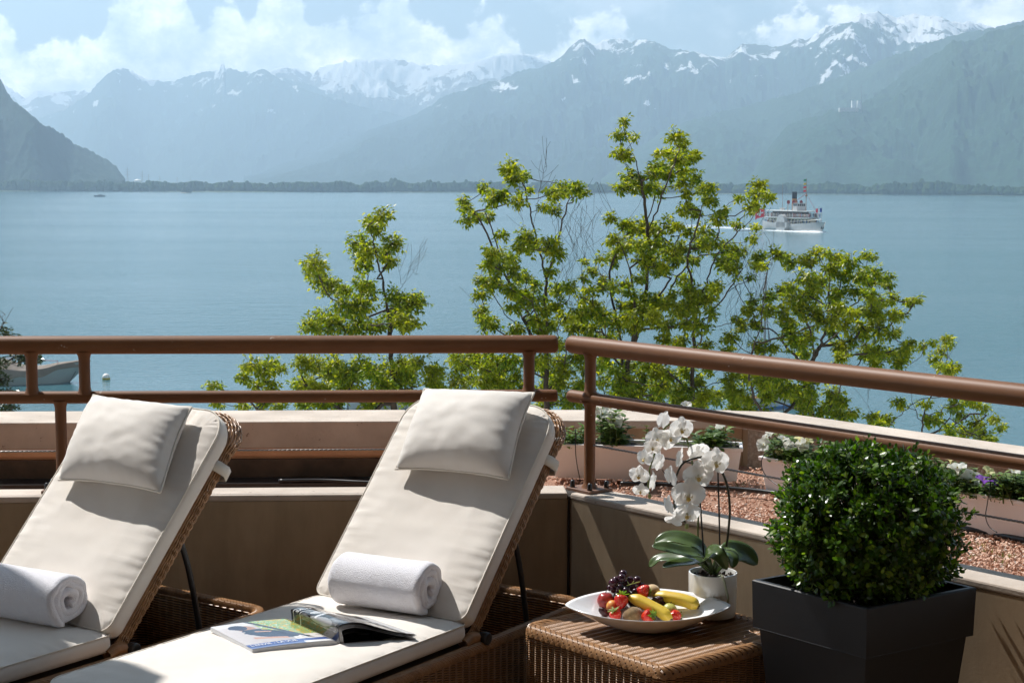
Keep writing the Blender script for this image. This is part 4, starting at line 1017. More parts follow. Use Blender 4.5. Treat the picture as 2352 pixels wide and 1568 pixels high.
BETA = R(48.5); BL = 0.715
SL_ = 1.03
def make_lounger():
    t = thing('sun_lounger', 'x', 'sun lounger', (0, 0, 0), 0, 'wicker sun loungers side by side')
    TH = 0.055
    Ms = Matrix.Translation((-SL_, 0, SEAT-TH)); cushion('seat_cushion', t, SL_-0.004, CW, TH, 0.075, 0.03, 1, Ms)
    # backrest frame: x' runs up the slope, z' is its normal
    Rb = Matrix.Rotation(-BETA, 4, 'Y')
    Mb = Matrix.Translation((0.012, 0, SEAT-TH*0.55)) @ Rb
    cushion('back_cushion', t, BL, CW, 0.060, 0.03, 0.095, 7, Mb)
    # wicker bed frame
    FW = CW/2+0.03; lp = Loop(rrect(-1.13, 0.60, FW, 0.085))
    ZR = SEAT-TH-0.004
    b = MB()
    weave(b, lambda s, t_: (lp.at(s)[0]+Vector((0, 0, ZR-0.028-t_)), lp.at(s)[1]), lp.L, 0.225, 0.0068, 0.030, 0.0042, 0.0026, 4, closed=True)
    b.build('frame_weave', M['wicker'], t, local=True, smooth=True)
    li = Loop(rrect(-1.10, 0.565, FW-0.035, 0.06))
    b = MB()
    weave(b, lambda s, t_: (li.at(s)[0]+Vector((0, 0, ZR-0.02-t_)), -li.at(s)[1]), li.L, 0.20, 0.008, 0.030, 0.002, 0.0030, 3, closed=True)
    b.build('inner_weave', M['wicker'], t, local=True, smooth=True)
    # wrapped rim tube under the braid (visible from inside at the head end)
    lm = Loop(rrect(-1.118, 0.583, FW-0.016, 0.072))
    b = MB(); N = int(lm.L/0.0052); path = []
    for k in range(N*8):
        s = lm.L*k/(N*8); p, nn_ = lm.at(s); a = 2*math.pi*(k/8.0)
        path.append(p+nn_*(0.0165*math.cos(a))+Vector((0, 0, ZR-0.022+0.0165*math.sin(a))))
    b.tube(path, 0.0026, 3, closed=True); b.build('wrapped_rim', M['wicker'], t, local=True, smooth=True)
    b = MB(); braid(b, lp, ZR-0.004, 0.026, 0.004, 0.006, 0.024, wires=2, slant=0.05, lift=0.006); b.build('braided_rim', M['wicker'], t, local=True, smooth=True)
    b = MB(); pp = [(lp.at(lm.L*k/60*lp.L/lm.L)[0]) for k in range(60)]
    bk = Loop(rrect(-1.12, 0.59, FW-0.010, 0.078)); bk2 = Loop(rrect(-1.105, 0.575, FW-0.028, 0.065)); n = 80
    vs = []
    for k in range(n):
        p, _ = bk.at(bk.L*k/n); q, _ = bk2.at(bk2.L*k/n)
        vs += [(p.x, p.y, ZR-0.03), (p.x, p.y, ZR-0.25), (q.x, q.y, ZR-0.25), (q.x, q.y, ZR-0.03)]
    fs = []
    for k in range(n):
        a, c = 4*k, 4*((k+1) % n)
        for e in range(4): fs.append((a+e, c+e, c+(e+1) % 4, a+(e+1) % 4))
    b.add(vs, fs); b.build('frame_core', M['wickerback'], t, local=True)
    b = MB(); b.box((-0.53, 0, ZR-0.018), (1.10, FW*2-0.07, 0.012)); b.build('slat_deck', M['wickerback'], t, local=True)
    b = MB(); b.box((0.28, 0, 0.10), (0.60, FW*2-0.06, 0.008)); b.build('tray', M['wickerback'], t, local=True)
    for x in (-1.0, 0.47):
        for s_ in (-1, 1):
            b = MB(); b.tube([(x, s_*(FW-0.05), 0.0), (x, s_*(FW-0.05), 0.12)], 0.018, 10); b.build('foot', M['blackmetal'], t, local=True, smooth=True)
    # backrest panel
    TB = 0.036; HW = CW/2-0.003; rr2 = 0.10
    outl = []      # from bottom right, up the right side, over the top, down the left
    nseg = 60
    pts = [(-0.01, -HW), (BL+0.015-rr2, -HW)]
    arc = [(BL+0.015-rr2+rr2*math.sin(R(a)), -HW+rr2-rr2*math.cos(R(a))) for a in range(0, 91, 9)]
    arc2 = [(BL+0.015-rr2+rr2*math.cos(R(a)), HW-rr2+rr2*math.sin(R(a))) for a in range(0, 91, 9)]
    pts = [(-0.01, -HW)]+arc+arc2+[(-0.01, HW)]
    cum = [0]
    for a, c in zip(pts, pts[1:]): cum.append(cum[-1]+math.hypot(c[0]-a[0], c[1]-a[1]))
    def ou(s):
        s = min(max(s, 0), cum[-1]-1e-6); i = 0
        while cum[i+1] < s: i += 1
        f = (s-cum[i])/(cum[i+1]-cum[i]); a, c = pts[i], pts[i+1]
        d_ = Vector((c[0]-a[0], c[1]-a[1])).normalized()
        return Vector((a[0]+(c[0]-a[0])*f, a[1]+(c[1]-a[1])*f)), Vector((d_.y, -d_.x))
    def SB(s, t_):
        p, nn_ = ou(s); a = math.pi*t_; tp = math.cos(a)
        top_ = max(0.0, min(1.0, (p.x-(BL-0.09))/0.09))
        bulge = 0.008+0.016*top_
        off = bulge*math.sin(a)-0.004; z = -TB/2-0.003-0.010*top_+(TB/2+0.016*top_)*tp
        return Mb @ Vector((p.x+nn_.x*off, p.y+nn_.y*off, z)), (Rb.to_3x3() @ Vector((nn_.x*math.sin(a), nn_.y*math.sin(a), tp)).normalized())
    b = MB(); weave(b, SB, cum[-1], 1.0, 0.145, 0.046, 0.0030, 0.0028, 5, alt=False)
    weave(b, lambda s, t_: SB(s+0.023, t_), cum[-1], 1.0, 0.125, 0.046, 0.0026, 0.0024, 4, t0=0.02)
    b.build('backrest_edge', M['wicker'], t, local=True, smooth=True)
    b = MB(); weave(b, lambda s, t_: (Mb @ Vector((t_+0.01, -HW+0.012+s, -TB-0.001)), Rb.to_3x3() @ Vector((0, 0, -1))), 2*HW-0.024, BL-0.07, 0.0075, 0.05, 0.003, 0.003, 3)
    b.build('backrest_weave', M['wicker'], t, local=True, smooth=True)
    b = MB(); core = [(p.x, p.y) for p, _ in [ou(cum[-1]*k/60) for k in range(61)]]
    def ins(p, d_): return Mb @ Vector((p[0]-0.012*(1 if p[0] > 0.3 else 0), p[1]*(1-0.012/HW), d_))
    vs = [ins(p, -0.004) for p in core]+[ins(p, -TB+0.006) for p in core]; n = len(core)
    b.add(vs, [tuple(range(n)), tuple(range(2*n-1, n-1, -1))]+[(i, n+i, n+(i+1) % n, (i+1) % n) for i in range(n)]); b.build('backrest_core', M['wickerback'], t, local=True)
    # cloth strap of the cushion round the top of the backrest
    b = MB()
    for s_ in (-1, 1):
        x0 = BL-0.165
        prof = [(HW-0.012, 0.012), (HW+0.012, -0.006), (HW+0.024, -0.03), (HW+0.012, -0.055), (HW-0.03, -0.064), (0.0, -0.066)]
        vs = []
        for (yy, zz) in prof:
            for xx in (x0, x0+0.016, x0+0.034): vs.append(Mb @ Vector((xx+0.0*yy, s_*yy, zz+0.0015*math.sin(xx*300+yy*80))))
        b.add(vs, [(3*i+k, 3*i+k+1, 3*i+k+4, 3*i+k+3) for i in range(len(prof)-1) for k in range(2)])
    o = b.build('strap', M['piping'], t, local=True, smooth=True); md = o.modifiers.new('thick', 'SOLIDIFY'); md.thickness = 0.0018
    # hinge knobs
    for s_ in (-1, 1):
        b = MB(); b.lathe([(0.014, -0.016), (0.017, -0.010), (0.0185, 0.012), (0.015, 0.016)], 24, (0.045, s_*(FW-0.008), ZR+0.002), Matrix.Rotation(R(90), 3, 'X')); bev(b.build('hinge_knob', M['blackmetal'], t, local=True), 0.002)
        b = MB(); N = 26; path = []
        for k in range(N*7):
            a = 2*math.pi*k/7.0; u = k/(N*7.0)
            path.append(Vector((-0.03+0.075*u, s_*(FW-0.025), ZR-0.004+0.012*math.sin(math.pi*u)))+Vector((0, 0.016*math.cos(a), 0.016*math.sin(a))))
        b.tube(path, 0.0028, 4); b.build('wrapped_joint', M['wicker'], t, local=True, smooth=True)
    # prop stay behind the back
    b = MB()
    tp_ = Mb @ Vector((BL*0.53, 0, -TB-0.01))
    for s_ in (-1, 1):
        b.tube(catmull([Vector((tp_.x, s_*0.20, tp_.z)), Vector((tp_.x+0.04, s_*0.21, tp_.z-0.14)), Vector((tp_.x+0.075, s_*0.215, 0.28)), Vector((tp_.x+0.06, s_*0.215, 0.235)), Vector((tp_.x-0.02, s_*0.215, 0.215)), Vector((0.06, s_*0.215, 0.225))], 8), 0.0088, 10)
    b.tube([(tp_.x, -0.20, tp_.z), (tp_.x, 0.20, tp_.z)], 0.0088, 10)
    b.build('back_stay', M['blackmetal'], t, local=True, smooth=True)
    b = MB(); b.tube([(0.10, -FW+0.05, 0.25), (0.10, FW-0.05, 0.25)], 0.012, 10); b.box((0.20, 0.215, 0.225), (0.26, 0.03, 0.018)); b.box((0.20, -0.215, 0.225), (0.26, 0.03, 0.018)); b.build('ratchet_rail', M['blackmetal'], t, local=True)
    return t, Mb
lg, MBACK = make_lounger()
hc = atZ(1076, 1424, SEAT)+wL*CW/2; hc.z = 0
RZ = math.atan2(hL.y, hL.x)
lg2 = copy_tree(lg)
lg.location = hc; lg.rotation_euler = (0, 0, RZ)
hc2 = atZ(262, 1448, SEAT)+wL*CW/2; hc2.z = 0
lg2.location = hc2; lg2.rotation_euler = (0, 0, RZ)
tag(lg, 'wicker lounger with the open magazine lying on its seat', 'sun lounger'); tag(lg2, 'wicker lounger cut off by the left picture edge, no magazine on it', 'sun lounger')
W1 = Matrix.Translation(hc) @ Matrix.Rotation(RZ, 4, 'Z'); W2 = Matrix.Translation(hc2) @ Matrix.Rotation(RZ, 4, 'Z')

# ------------------------------------------------------------------ head pillows
def onback(W, px, py, h=0.10):
    A = W @ MBACK; n_ = (A.to_3x3() @ Vector((0, 0, 1))); o_ = A @ Vector((0, 0, h))
    d_ = ray(px, py); k = (o_-EYE).dot(n_)/d_.dot(n_); q = A.inverted() @ (EYE+d_*k); return q
def pillow(W, corners, label, seed):
    q = [onback(W, *c) for c in corners]      # TL, TR, BR, BL in the image
    print('pillow', [tuple(round(v, 3) for v in x) for x in q])
    A = W @ MBACK
    t = thing('head_pillow', label, 'pillow', A @ Vector((sum(x.x for x in q)/4, sum(x.y for x in q)/4, 0.06)), 0, 'square head pillows on the loungers')
    nu = nv = 56; T = 0.135
    TL, TR, BR, BLc = [Vector((x.x, x.y, 0)) for x in q]
    def bil(u, v):   # u left->right, v bottom->top
        # pinch: edges bow inwards slightly
        pu = u+0.030*math.sin(math.pi*v)*(0.5-u)*2*1.0*(abs(2*u-1)**3); pv = v+0.045*math.sin(math.pi*u)*(0.5-v)*2*(abs(2*v-1)**3)
        a = TL.lerp(TR, pu); c = BLc.lerp(BR, pu); return c.lerp(a, pv)
    def side(sg):
        def fn(u, v):
            uu = 0.5-0.5*math.cos(math.pi*u) if False else u; p = bil(u, v)
            a, c = abs(2*u-1), abs(2*v-1)
            pr = max(0.0, (1-a**2.6))*max(0.0, (1-c**2.6))
            th = T*pr**0.50
            d_ = min(1-a, 1-c)
            wr = 0.0
            # seam gathers and soft dents
            wr += 0.006*math.exp(-d_/0.16)*noise.noise(Vector(((u if 1-c < 1-a else v)*15, seed+(3 if sg > 0 else 8), d_*4)))*min(1, d_/0.05)
            wr += 0.009*noise.noise(Vector((u*3.2+seed, v*3.2, seed)))*pr+0.003*noise.noise(Vector((u*8+seed, v*9, seed+2)))*pr
            z = 0.072+ (0.030*(c if v > .5 else 0)) 
            return A @ Vector((p.x, p.y, 0.098+sg*(th*(0.60 if sg > 0 else 0.36)+wr*(1 if sg > 0 else .3))))
        return fn
    b = MB(); b.grid(side(1), nu, nv); k0 = len(b.v); b.grid(lambda u, v: side(-1)(1-u, v), nu, nv)
    o = b.build('cover', M['pillow'], t, smooth=True)
    ring = [(k/40, 0) for k in range(40)]+[(1, k/40) for k in range(40)]+[(1-k/40, 1) for k in range(40)]+[(0, 1-k/40) for k in range(40)]
    b = MB(); b.tube([A @ (bil(u, v)*1.0+Vector((0, 0, 0.098+0.002*math.sin(u*9+v*7)))) for u, v in ring], 0.0036, 7, closed=True)
    b.build('piping', M['piping'], t, smooth=True)
    return t
pillow(W1, ((974, 893), (1226, 901), (1167, 1100), (908, 1076)), 'plump cream pillow in full sun on the lounger carrying the magazine', 1.3)
pillow(W2, ((214, 907), (439, 934), (368, 1130), (134, 1101)), 'plump creased cream pillow on the lounger at the left edge', 5.1)

# ------------------------------------------------------------------ rolled towels
def towel(cR, cL, rad, label, seed):
    """cR: world centre of the visible right end, cL: centre of the far end"""
    ax = (cL-cR); L_ = ax.length; ax.normalize()
    e1 = Vector((0, 0, 1)); e2 = ax.cross(e1).normalized(); e1 = e2.cross(ax).normalized()
    turns = 2.9; N = 116; th = rad/(turns+0.35)
    def rsp(a):        # a in 0..1 outer end -> inner
        return rad-th*0.5-(rad-th*1.1)*a*0.93
    mid = []
    for k in range(N+1):
        a = k/N; an = -1.9-2*math.pi*turns*a
        r_ = rsp(a)*(1+0.22*noise.noise(Vector((math.cos(an)*1.5, math.sin(an)*1.5, seed+a*6)))*(0.2+a)*1.4)
        mid.append((math.cos(an)*r_*1.04, math.sin(an)*r_*0.96))
    # tail: the loose outer end lies on the cushion
    prof_o, prof_i = [], []
    for k in range(N+1):
        a, c = mid[max(k-1, 0)], mid[min(k+1, N)]; dx, dy = c[0]-a[0], c[1]-a[1]; l_ = math.hypot(dx, dy) or 1
        nx, ny = -dy/l_, dx/l_; h_ = th*0.5*1.03
        prof_o.append((mid[k][0]+nx*h_, mid[k][1]+ny*h_)); prof_i.append((mid[k][0]-nx*h_, mid[k][1]-ny*h_))
    b = MB(); ns = 54; vs = []; K = N+1
    stations = [(-0.0, 0.30), (0.004, 0.72), (0.012, 1.0)]+[(0.012+(L_-0.024)*k/(ns-1), 1.0) for k in range(1, ns)]+[(L_-0.004, 0.72), (L_, 0.30)]
    for si, (sx, f) in enumerate(stations):
        for (po, pi_) in zip(prof_o, prof_i):
            mx_, my_ = (po[0]+pi_[0])/2, (po[1]+pi_[1])/2
            for e in (po, pi_):
                x = mx_+(e[0]-mx_)*f; y = my_+(e[1]-my_)*f
                sgg = 1+0.022*noise.noise(Vector((sx*9, math.atan2(y, x)*1.1, seed)))+0.010*noise.noise(Vector((sx*34, math.atan2(y, x)*4, seed)))
                sag = -0.0
                y2 = y*sgg
                if y2 < -rad*0.86: y2 = -rad*0.86-(y2+rad*0.86)*-0.25
                end = 0.006*noise.noise(Vector((x*30, y*30, seed))) if si < 3 else 0
                vs.append(cR+ax*(sx+end)+e2*(x*sgg)+e1*y2)
    S = len(stations); W = 2*K; fs = []
    for i in range(S-1):
        for k in range(K-1):
            a = i*W+2*k; c = a+W
            fs.append((a, a+2, c+2, c)); fs.append((a+1, c+1, c+3, a+3))
        a = i*W; c = a+W; fs.append((a, c, c+1, a+1)); a += 2*(K-1); c += 2*(K-1); fs.append((a, a+1, c+1, c))
    for i in (0, S-1):
        for k in range(K-1):
            a = i*W+2*k; fs.append((a, a+1, a+3, a+2) if i == 0 else (a, a+2, a+3, a+1))
    b.add(vs, fs); o = b.build('rolled_towel', M['towel'], None, smooth=True)
    return tag(o, label, 'towel', 'rolled towels on the loungers')
TR_ = 0.080
def tw(px, py, px2, py2, label, seed, Lf=None):
    zc = SEAT+TR_+0.002
    a = atZ(px, py, zc)+Vector((0, 0, 0)); c = atZ(px2, py2, zc); 
    return towel(a, c, TR_, label, seed)
tw(992, 1350, 786, 1322, 'fluffy white rolled towel lying behind the open magazine', 2.0)
a_ = atZ(163, 1376, SEAT+TR_+.002); dd_ = (atZ(778, 1322, SEAT+TR_+.002)-atZ(990, 1353, SEAT+TR_+.002))
towel(a_, a_+dd_*1.0, TR_, 'bluish white rolled towel in shade at the left picture edge', 6.0)

# ------------------------------------------------------------------ open magazine
zm = SEAT+0.006
LF, LB_, SF, SBk, RF, RB = [atZ(*p, zm) for p in ((580, 1500), (484, 1449), (779, 1478), (670, 1428), (955, 1459), (842, 1419))]
mag = thing('open_magazine', 'glossy magazine lying open on the lounger seat', 'magazine', up2((SF+SBk)/2, zm))
spn = (SBk-SF)        # spine direction, away from the viewer
lw = ((LF-SF)+(LB_-SBk))/2; rw_ = ((RF-SF)+(RB-SBk))/2
print('magazine', spn.length, lw.length, rw_.length)
TK = 0.011
def leftp(u, v, h=1.0):     # u: 0 outer edge .. 1 spine, v: 0 near .. 1 far
    o_ = LF.lerp(LB_, v); s_ = SF.lerp(SBk, v); p = o_.lerp(s_, u)
    z = TK*(1+0.55*math.sin(math.pi*min(1, u*1.0))**1.0*0.5)*(1-0.75*max(0, (u-.9)/.1)**2)
    return p+Vector((0, 0, z*h))
CL_ = [(0, 0.004), (0.012, 0.030), (0.05, 0.046), (0.12, 0.053), (0.22, 0.052), (0.36, 0.044), (0.55, 0.029), (0.78, 0.013), (1.0, 0.004)]
def curve(u, sc_=1.0):
    for (a, h0), (c, h1) in zip(CL_, CL_[1:]):
        if u <= c:
            t_ = (u-a)/(c-a); return h0+(h1-h0)*t_
    return CL_[-1][1]
CLs = [Vector((x, 0, z)) for x, z in CL_]; CLs = catmull(CLs, 6)
def rightp(u, v, lift=0.0, back=0.0):
    o_ = RF.lerp(RB, v); s_ = SF.lerp(SBk, v)
    i = u*(len(CLs)-1); k = min(int(i), len(CLs)-2); q = CLs[k].lerp(CLs[k+1], i-k)
    bulge = -0.012*math.sin(math.pi*min(q.x/0.12, 1))*(1 if q.x < 0.12 else 0)
    p = s_.lerp(o_, q.x+bulge/rw_.length*1.0)
    return p+Vector((0, 0, q.z*(0.75+0.25*(1-v))*(1-back)+lift))
# left printed page painted cell by cell
def pcol_left(u, v):      # u 0 outer..1 spine, v 0 near..1 far
    n_ = noise.noise(Vector((u*22, v*22, 1))); n2_ = noise.noise(Vector((u*50, v*50, 4)))
    c = (0.60-0.25*u+0.1*v+0.03*n_, 0.55-0.22*u+0.1*v+0.03*n_, 0.54-0.2*u+0.1*v+0.03*n_)
    if v > 0.86 and u < 0.45: c = (0.75, 0.73, 0.72)
    if u > 0.45 and v > 0.30:     # sunlit foliage seen through the window
        g = 0.5+0.8*n_+0.4*n2_
        c = (0.12+0.28*g, 0.33+0.22*g, 0.10+0.16*g)
        if n2_+n_*.5 > 0.38: c = (0.72, 0.78, 0.68)
        if n_ < -0.25 or (u > .72 and n2_ > .2): c = (0.62, 0.42, 0.08)
    if u > 0.60 and 0.16 < v <= 0.34: c = (0.80, 0.77, 0.74) if n_ < .25 else (0.55, 0.48, 0.42)
    if abs((u-0.42)*1.35+(v-1)*0.62) < 0.042 and v > 0.2: c = (0.04, 0.045, 0.06)     # dark frame bar
    # reclining figure with dark cap and shirt
    if ((u-0.30)/0.105)**2+((v-0.73)/0.125)**2 < 1: c = (0.46, 0.27, 0.20)
    if ((u-0.225)/0.105)**2+((v-0.80)/0.105)**2 < 1 and v+u*0.9 > 0.90: c = (0.035, 0.045, 0.09)
    if ((u-0.45)/0.25)**2+((v-0.47-(u-.45)*-0.5)/0.17)**2 < 1+0.3*n_: c = (0.035+0.03*n2_, 0.055+0.03*n2_, 0.10+0.04*n2_)
    if ((u-0.335)/0.12)**2+((v-0.64)/0.10)**2 < 1+0.3*n_ and v < 0.70: c = (0.04, 0.06, 0.10)
    if abs(v-(0.36-0.30*(u-0.22))) < 0.035 and 0.2 < u < 0.56: c = (0.58, 0.33, 0.24)
    if abs(v-(0.60-0.30*(u-0.32))) < 0.02 and 0.33 < u < 0.5: c = (0.55, 0.32, 0.24)
    if 0.045 < v < 0.155: c = (0.07, 0.12, 0.33)
    if v <= 0.045: c = (0.20, 0.26, 0.45)
    if u > 0.62 and v < 0.07: c = (0.86, 0.86, 0.87)
    return c
def pcol_right(u, v):     # u 0 spine..1 outer
    n_ = noise.noise(Vector((u*16, v*9, 7))); n2_ = noise.noise(Vector((u*45, v*22, 2)))
    c = (0.012, 0.013, 0.017)
    if abs(v-0.80) < 0.006 or abs(v-0.945) < 0.006: c = (0.75, 0.75, 0.75)
    if 0.05 < v < 0.77 and u > 0.10:
        g = 0.13+0.22*n_+0.10*n2_
        if ((u-0.36)/0.16)**2+((v-0.50)/0.20)**2 < 1: g = 0.02+0.03*n2_
        if ((u-0.24)/0.10)**2+((v-0.36)/0.22)**2 < 1: g = 0.33+0.05*n_
        if ((u-0.62)/0.3)**2+((v-0.66)/0.10)**2 < 1: g = 0.5+0.35*n_
        if abs(v-0.54-(u-.4)*.4) < 0.02 and .25 < u < .55: g = 0.7
        if u > 0.55 and n2_ > 0.05: g += 0.32
        g = max(0.01, g); c = (g, g*1.02, g*1.05)
    if v < 0.05: c = (0.02, 0.02, 0.022)
    if u > 0.93: c = (0.85, 0.85, 0.86)
    return c
def page(fn, cf, nu, nv):
    b = MB(); vs = []; fs = []; cs = []
    for i in range(nu+1):
        for j in range(nv+1): vs.append(fn(i/nu, j/nv)); cs.append(cf(i/nu, j/nv))
    fs = [(i*(nv+1)+j, (i+1)*(nv+1)+j, (i+1)*(nv+1)+j+1, i*(nv+1)+j+1) for i in range(nu) for j in range(nv)]
    b.add(vs, fs); b.c = cs; b.hascol = True; return b
mprint = vcolmat('printed gloss paper', 0.16, 0.5, 0.4)
mpaper = mat('white magazine paper', (0.78, 0.78, 0.79), rough=0.5)
mpblack = mat('black printed page', (0.015, 0.015, 0.018), rough=0.2)
pl = page(lambda u, v: leftp(u, v)+Vector((0, 0, 0.0006)), pcol_left, 150, 110).build('left_page', mprint, mag, smooth=True)
b = MB()      # page block of the left half
per = []
nb = 24
for lvl in range(9):
    f = lvl/8.0; wob = 0.0012*(lvl % 2)
    b.grid(lambda u, v: leftp(u*(1-0.0)-0.004*f*0+0.0, v, f)+(SF-SBk).normalized()*0.0+Vector((0, 0, 0)), nb, 2) if False else None
ringp = [(0, k/10) for k in range(11)]+[(k/nb, 1) for k in range(1, nb+1)]+[(1, 1-k/10) for k in range(1, 11)]+[(1-k/nb, 0) for k in range(1, nb)]
vs = []
for lvl in range(13):
    f = lvl/12.0; off = 0.0014*(1 if lvl % 2 else 0)
    for (u, v) in ringp:
        p = leftp(min(max(u, 0), 1), v, f); cen = leftp(.5, .5, f); dirv = (p-cen); dirv.z = 0; dirv.normalize()
        vs.append(p+dirv*(off-0.0022*(f*0.6)))
n = len(ringp)
b.add(vs, [(l*n+k, l*n+(k+1) % n, (l+1)*n+(k+1) % n, (l+1)*n+k) for l in range(12) for k in range(n)])
b.build('page_block', mpaper, mag)
pr = page(lambda u, v: rightp(u, v, 0.0008), pcol_right, 130, 90).build('right_page', mprint, mag, smooth=True)
for k, mm_ in ((0, mpaper), (1, mpaper), (2, mpaper), (3, mpblack), (4, mpblack)):
    b = MB(); b.grid(lambda u, v: rightp(u*(1-0.0), v, -0.0012-0.0028*k*(1 if u > .02 else 0), (0.03, 0.07, 0.11, 0.3, 0.6)[k])+(SF-SBk).normalized()*(0.0016*k)+(RF-SF).normalized()*((0.0016+0.0045*k)*max(0, 1-u*1.3)), 50, 12)
    b.build('loose_page', mm_, mag, smooth=True)
b = MB(); b.grid(lambda u, v: SF.lerp(SBk, v).lerp(RF.lerp(RB, v), u*1.015)+Vector((0, 0, 0.0015)), 20, 6); o = b.build('back_cover', mpblack, mag)
# lettering
def text_on(body, fn, size, u0, v0, du, dv, name, mt, par, off=0.0012):
    cu = bpy.data.curves.new(name, 'FONT'); cu.body = body; cu.size = 1.0; cu.resolution_u = 2
    ob = bpy.data.objects.new(name, cu); COL.objects.link(ob); bpy.context.view_layer.update()
    me = bpy.data.meshes.new_from_object(ob); COL.objects.unlink(ob); bpy.data.objects.remove(ob)
    vs = []
    for v in me.vertices:
        u_ = u0+du*v.co.x*size; v_ = v0+dv*v.co.y*size
        vs.append(fn(u_, v_)+Vector((0, 0, off)))
    b = MB(); b.add(vs, [tuple(p.vertices) for p in me.polygons]); bpy.data.meshes.remove(me)
    return b.build(name, mt, par)
mink = mat('white print ink', (0.85, 0.85, 0.86), rough=0.3)
text_on("L'ENVIE - LA VUE", leftp, 0.072, 0.03, 0.075, 1.0, 1.15, 'headline', mink, pl, 0.0016)
text_on('URBAN', rightp, 0.13, 0.07, 0.84, 0.9, 0.62, 'headline', mink, pr, 0.0022)

# ------------------------------------------------------------------ wicker table
TS = 0.545; ZTB = 0.40
tA = atZ(1200, 1429, ZTB); dAB = Vector((0.647, -0.763, 0)).normalized(); dAD = Vector((0.763, 0.647, 0))
dAD = Vector((-dAB.y, dAB.x, 0))
tcen = tA+dAB*TS/2+dAD*TS/2; tcen.z = 0
tbl = thing('wicker_table', 'square honey brown wicker table carrying the fruit platter', 'table', tcen, math.atan2(dAB.y, dAB.x))
H2 = TS/2
lt_ = Loop(rrect(-H2, H2, H2, 0.035)); 
b = MB(); weave(b, lambda s, t_: (lt_.at(s)[0]+Vector((0, 0, ZTB-0.030-t_)), lt_.at(s)[1]), lt_.L, 0.33, 0.0062, lt_.L/80, 0.0040, 0.0023, 4, closed=True)
b.build('side_weave', M['wicker'], tbl, local=True, smooth=True)
b = MB(); hi = H2-0.030
weave(b, lambda s, t_: (Vector((-hi+s, -hi+t_, ZTB-0.009)), Vector((0, 0, 1))), 2*hi, 2*hi, 0.0056, 2*hi/18, 0.0022, 0.0021, 4)
b.build('top_weave', M['wicker'], tbl, local=True, smooth=True)
b = MB()
for k in range(19):
    x = -hi+2*hi*k/18.0
    b.tube([(x-0.004, -hi, ZTB-0.0085), (x-0.004, hi, ZTB-0.0085)], 0.0022, 4)
b.build('top_ribs', M['wicker'], tbl, local=True, smooth=True)
b = MB(); braid(b, lt_, ZTB-0.006, 0.030, 0.0050, 0.002, 0.026, pitch=0.0115, slant=0.055, rad=0.0022, wires=3, lift=0.009); b.build('braided_rim', M['wicker'], tbl, local=True, smooth=True)
b = MB(); b.box((0, 0, 0.215), (TS-0.020, TS-0.020, 0.335)); b.build('dark_hollow_box', M['wickerback'], tbl, local=True)  # solid dark box stands for the unlit hollow inside the table

# ------------------------------------------------------------------ parasol beyond the left edge, shading the left lounger
px_, py_, pz_ = -3.77, 4.5, 3.0
pr_ = thing('parasol', 'cream garden parasol standing beyond the left lounger', 'parasol', (px_, py_, 0))
b = MB(); n_ = 8; vs = [(px_, py_, pz_+0.45)]; fs = []
for k in range(n_):
    a = 2*math.pi*(k+.5)/n_; vs.append((px_+1.6*math.cos(a), py_+1.6*math.sin(a), pz_))
for k in range(n_):
    a = 2*math.pi*(k+.5)/n_; vs.append((px_+1.6*math.cos(a), py_+1.6*math.sin(a), pz_-0.16))
fs = [(0, 1+k, 1+(k+1) % n_) for k in range(n_)]+[(1+k, 1+n_+k, 1+n_+(k+1) % n_, 1+(k+1) % n_) for k in range(n_)]
b.add(vs, fs); b.build('canopy', M['pillow'], pr_)
b = MB(); b.tube([(px_, py_, 0.08), (px_, py_, pz_+0.5)], 0.025, 12); b.build('pole', M['blackmetal'], pr_)
b = MB(); b.lathe([(0.32, 0.0), (0.32, 0.06), (0.05, 0.09), (0.04, 0.3)], 24, (px_, py_, 0.004)); b.build('base', M['blackmetal'], pr_)
for k in range(n_):
    a = 2*math.pi*(k+.5)/n_; b = MB(); b.tube([(px_, py_, pz_+0.42), (px_+1.58*math.cos(a), py_+1.58*math.sin(a), pz_-0.012)], 0.008, 6); b.build('rib', M['blackmetal'], pr_)
# ------------------------------------------------------------------ unseen facade added behind the viewer to cut the sky fill
hot = thing('sky_block_facade', 'added brown facade with deep balconies, blocking sky behind the terrace', 'building', (0, -3, 0))
mfac = mat('brown sky blocker render', (0.16, 0.115, 0.085), (0.20, 0.15, 0.11), 2, rough=0.9)
b = MB(); b.box((0, -3.2, 7), (26, 0.4, 16)); b.build('wall', mfac, hot)
for k in range(4):
    b = MB(); b.box((0, -1.1, 3.05+3.0*k), (26, 3.8, 0.22)); b.build('balcony_slab', mfac, hot)
    for j in range(-3, 4):
        b = MB(); b.box((j*3.6+1.2, -2.985, 1.25+3.0*k), (2.4, 0.03, 2.3)); f_ = b.build('window', MDK, hot)
        b = MB(); b.box((j*3.6+1.2, -2.955, 1.25+3.0*k), (0.06, 0.03, 2.3)); b.box((j*3.6+1.2, -2.955, 2.42+3.0*k), (2.5, 0.04, 0.08)); b.build('window_frame', M['rail'], f_)

